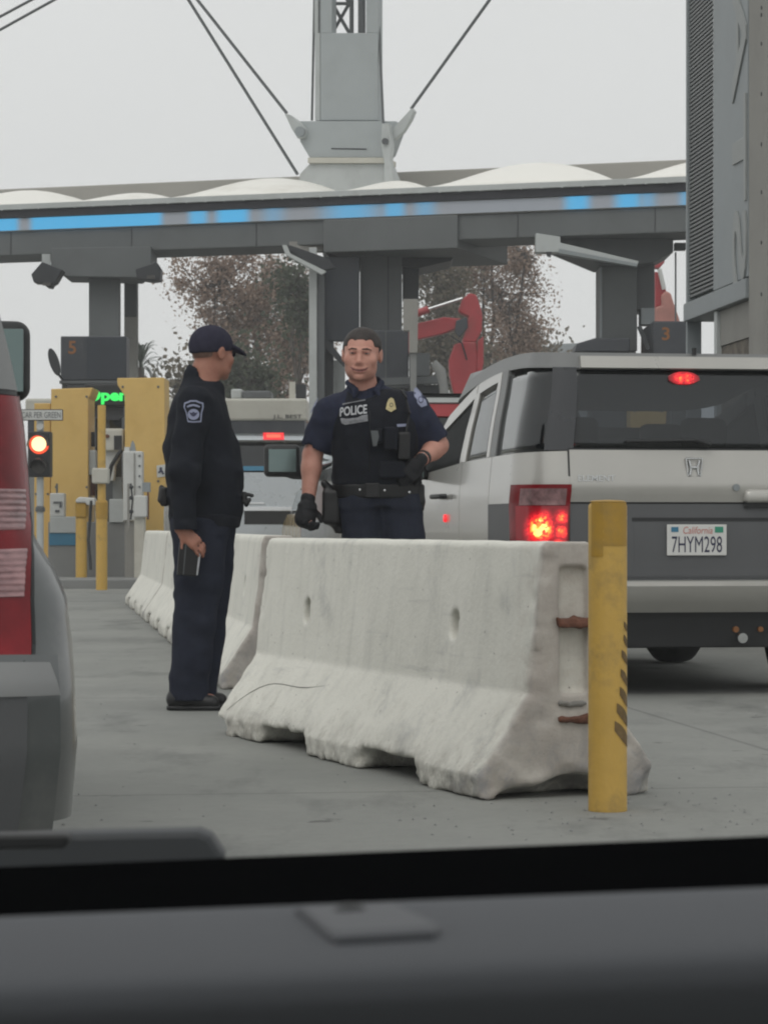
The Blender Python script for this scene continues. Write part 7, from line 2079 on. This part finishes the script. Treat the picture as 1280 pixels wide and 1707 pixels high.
s = SDF((u2(686), -.14, z2(860)), (u2(716), .12, z2(795)), .007); s.box((u2(700), -.02, z2(824)), (.022, .05, .05), r=.014); s.box((u2(702), -.03, z2(842)), (.014, .03, .03), r=.01, k=.02); s.build("belt_pouch", MT['leather'], p2)
# watch
d = (Vector(B_W) - Vector(B_E)).normalized(); c = Vector(B_W) - d*.052
q = SDF(tuple(c - Vector((.06, .06, .06))), tuple(c + Vector((.06, .06, .06))), .005); q.cap(tuple(c - d*.011), tuple(c + d*.011), .0385, .0375, flat=True); wt = q.build("watch", MT['leather'], p2)
fc = c + Vector((-.006, -.040, .010)); q = SDF(tuple(fc - Vector((.03, .03, .03))), tuple(fc + Vector((.03, .03, .03))), .004); q.ell(tuple(fc), (.014, .010, .014)); q.build("watch_face", MT['chrome'], wt)
# gloves
q = SDF((u2(470), -.16, z2(900)), (u2(550), .10, z2(820)), .005)
hand_into(q, *HD_A, 1.02, (.75, .95, .7), rad=1.28, thumb=-1, k=.012); q.cap((u2(514), -.034, z2(838)), (u2(513), -.04, z2(850)), .040, .042, .01, flat=True); q.ell((u2(508), -.05, z2(864)), (.048, .042, .048), .02)
q.noise(.002, (25, 25, 25), 3); q.build("glove", MT['glove'], p2)
q = SDF((u2(650), -.28, z2(812)), (u2(720), .02, z2(752)), .005)
hand_into(q, *HD_B, .98, (.5, .7, .5), rad=1.22, thumb=1, k=.01); q.noise(.002, (25, 25, 25), 5); q.build("glove", MT['glove'], p2)
for x in (608, 678):
    q = SDF((u2(x) - .08, -.22, -.01), (u2(x) + .08, .10, .18), .007); q.cap((u2(x), .03, .055), (u2(x) - .008, -.125, .040), .048, .040, .02); q.cap((u2(x), .03, .06), (u2(x), .03, .13), .048, .046, .03)
    q.box((u2(x), 0, -.045), (.3, .3, .05), mode='s', k=.004); bt = q.build("boot", MT['leather'], p2)
# ================================================================== MARINE HAZE (pale air that lifts the far trees a little)
hz = MB().box((-120, -8, -1), (120, 170, 24))
hm = bpy.data.materials.new("haze_air"); hm.use_nodes = True
hn = hm.node_tree; hn.nodes.remove(hn.nodes["Principled BSDF"])
pv = hn.nodes.new("ShaderNodeVolumePrincipled"); pv.inputs["Color"].default_value = (0.95, 0.97, 0.98, 1); pv.inputs["Density"].default_value = 0.0017
hn.links.new(pv.outputs[0], hn.nodes["Material Output"].inputs["Volume"])
tag(hz.build("haze", hm, origin=(0, 0, 0)), "thin pale marine haze over the crossing", "haze", kind='stuff')
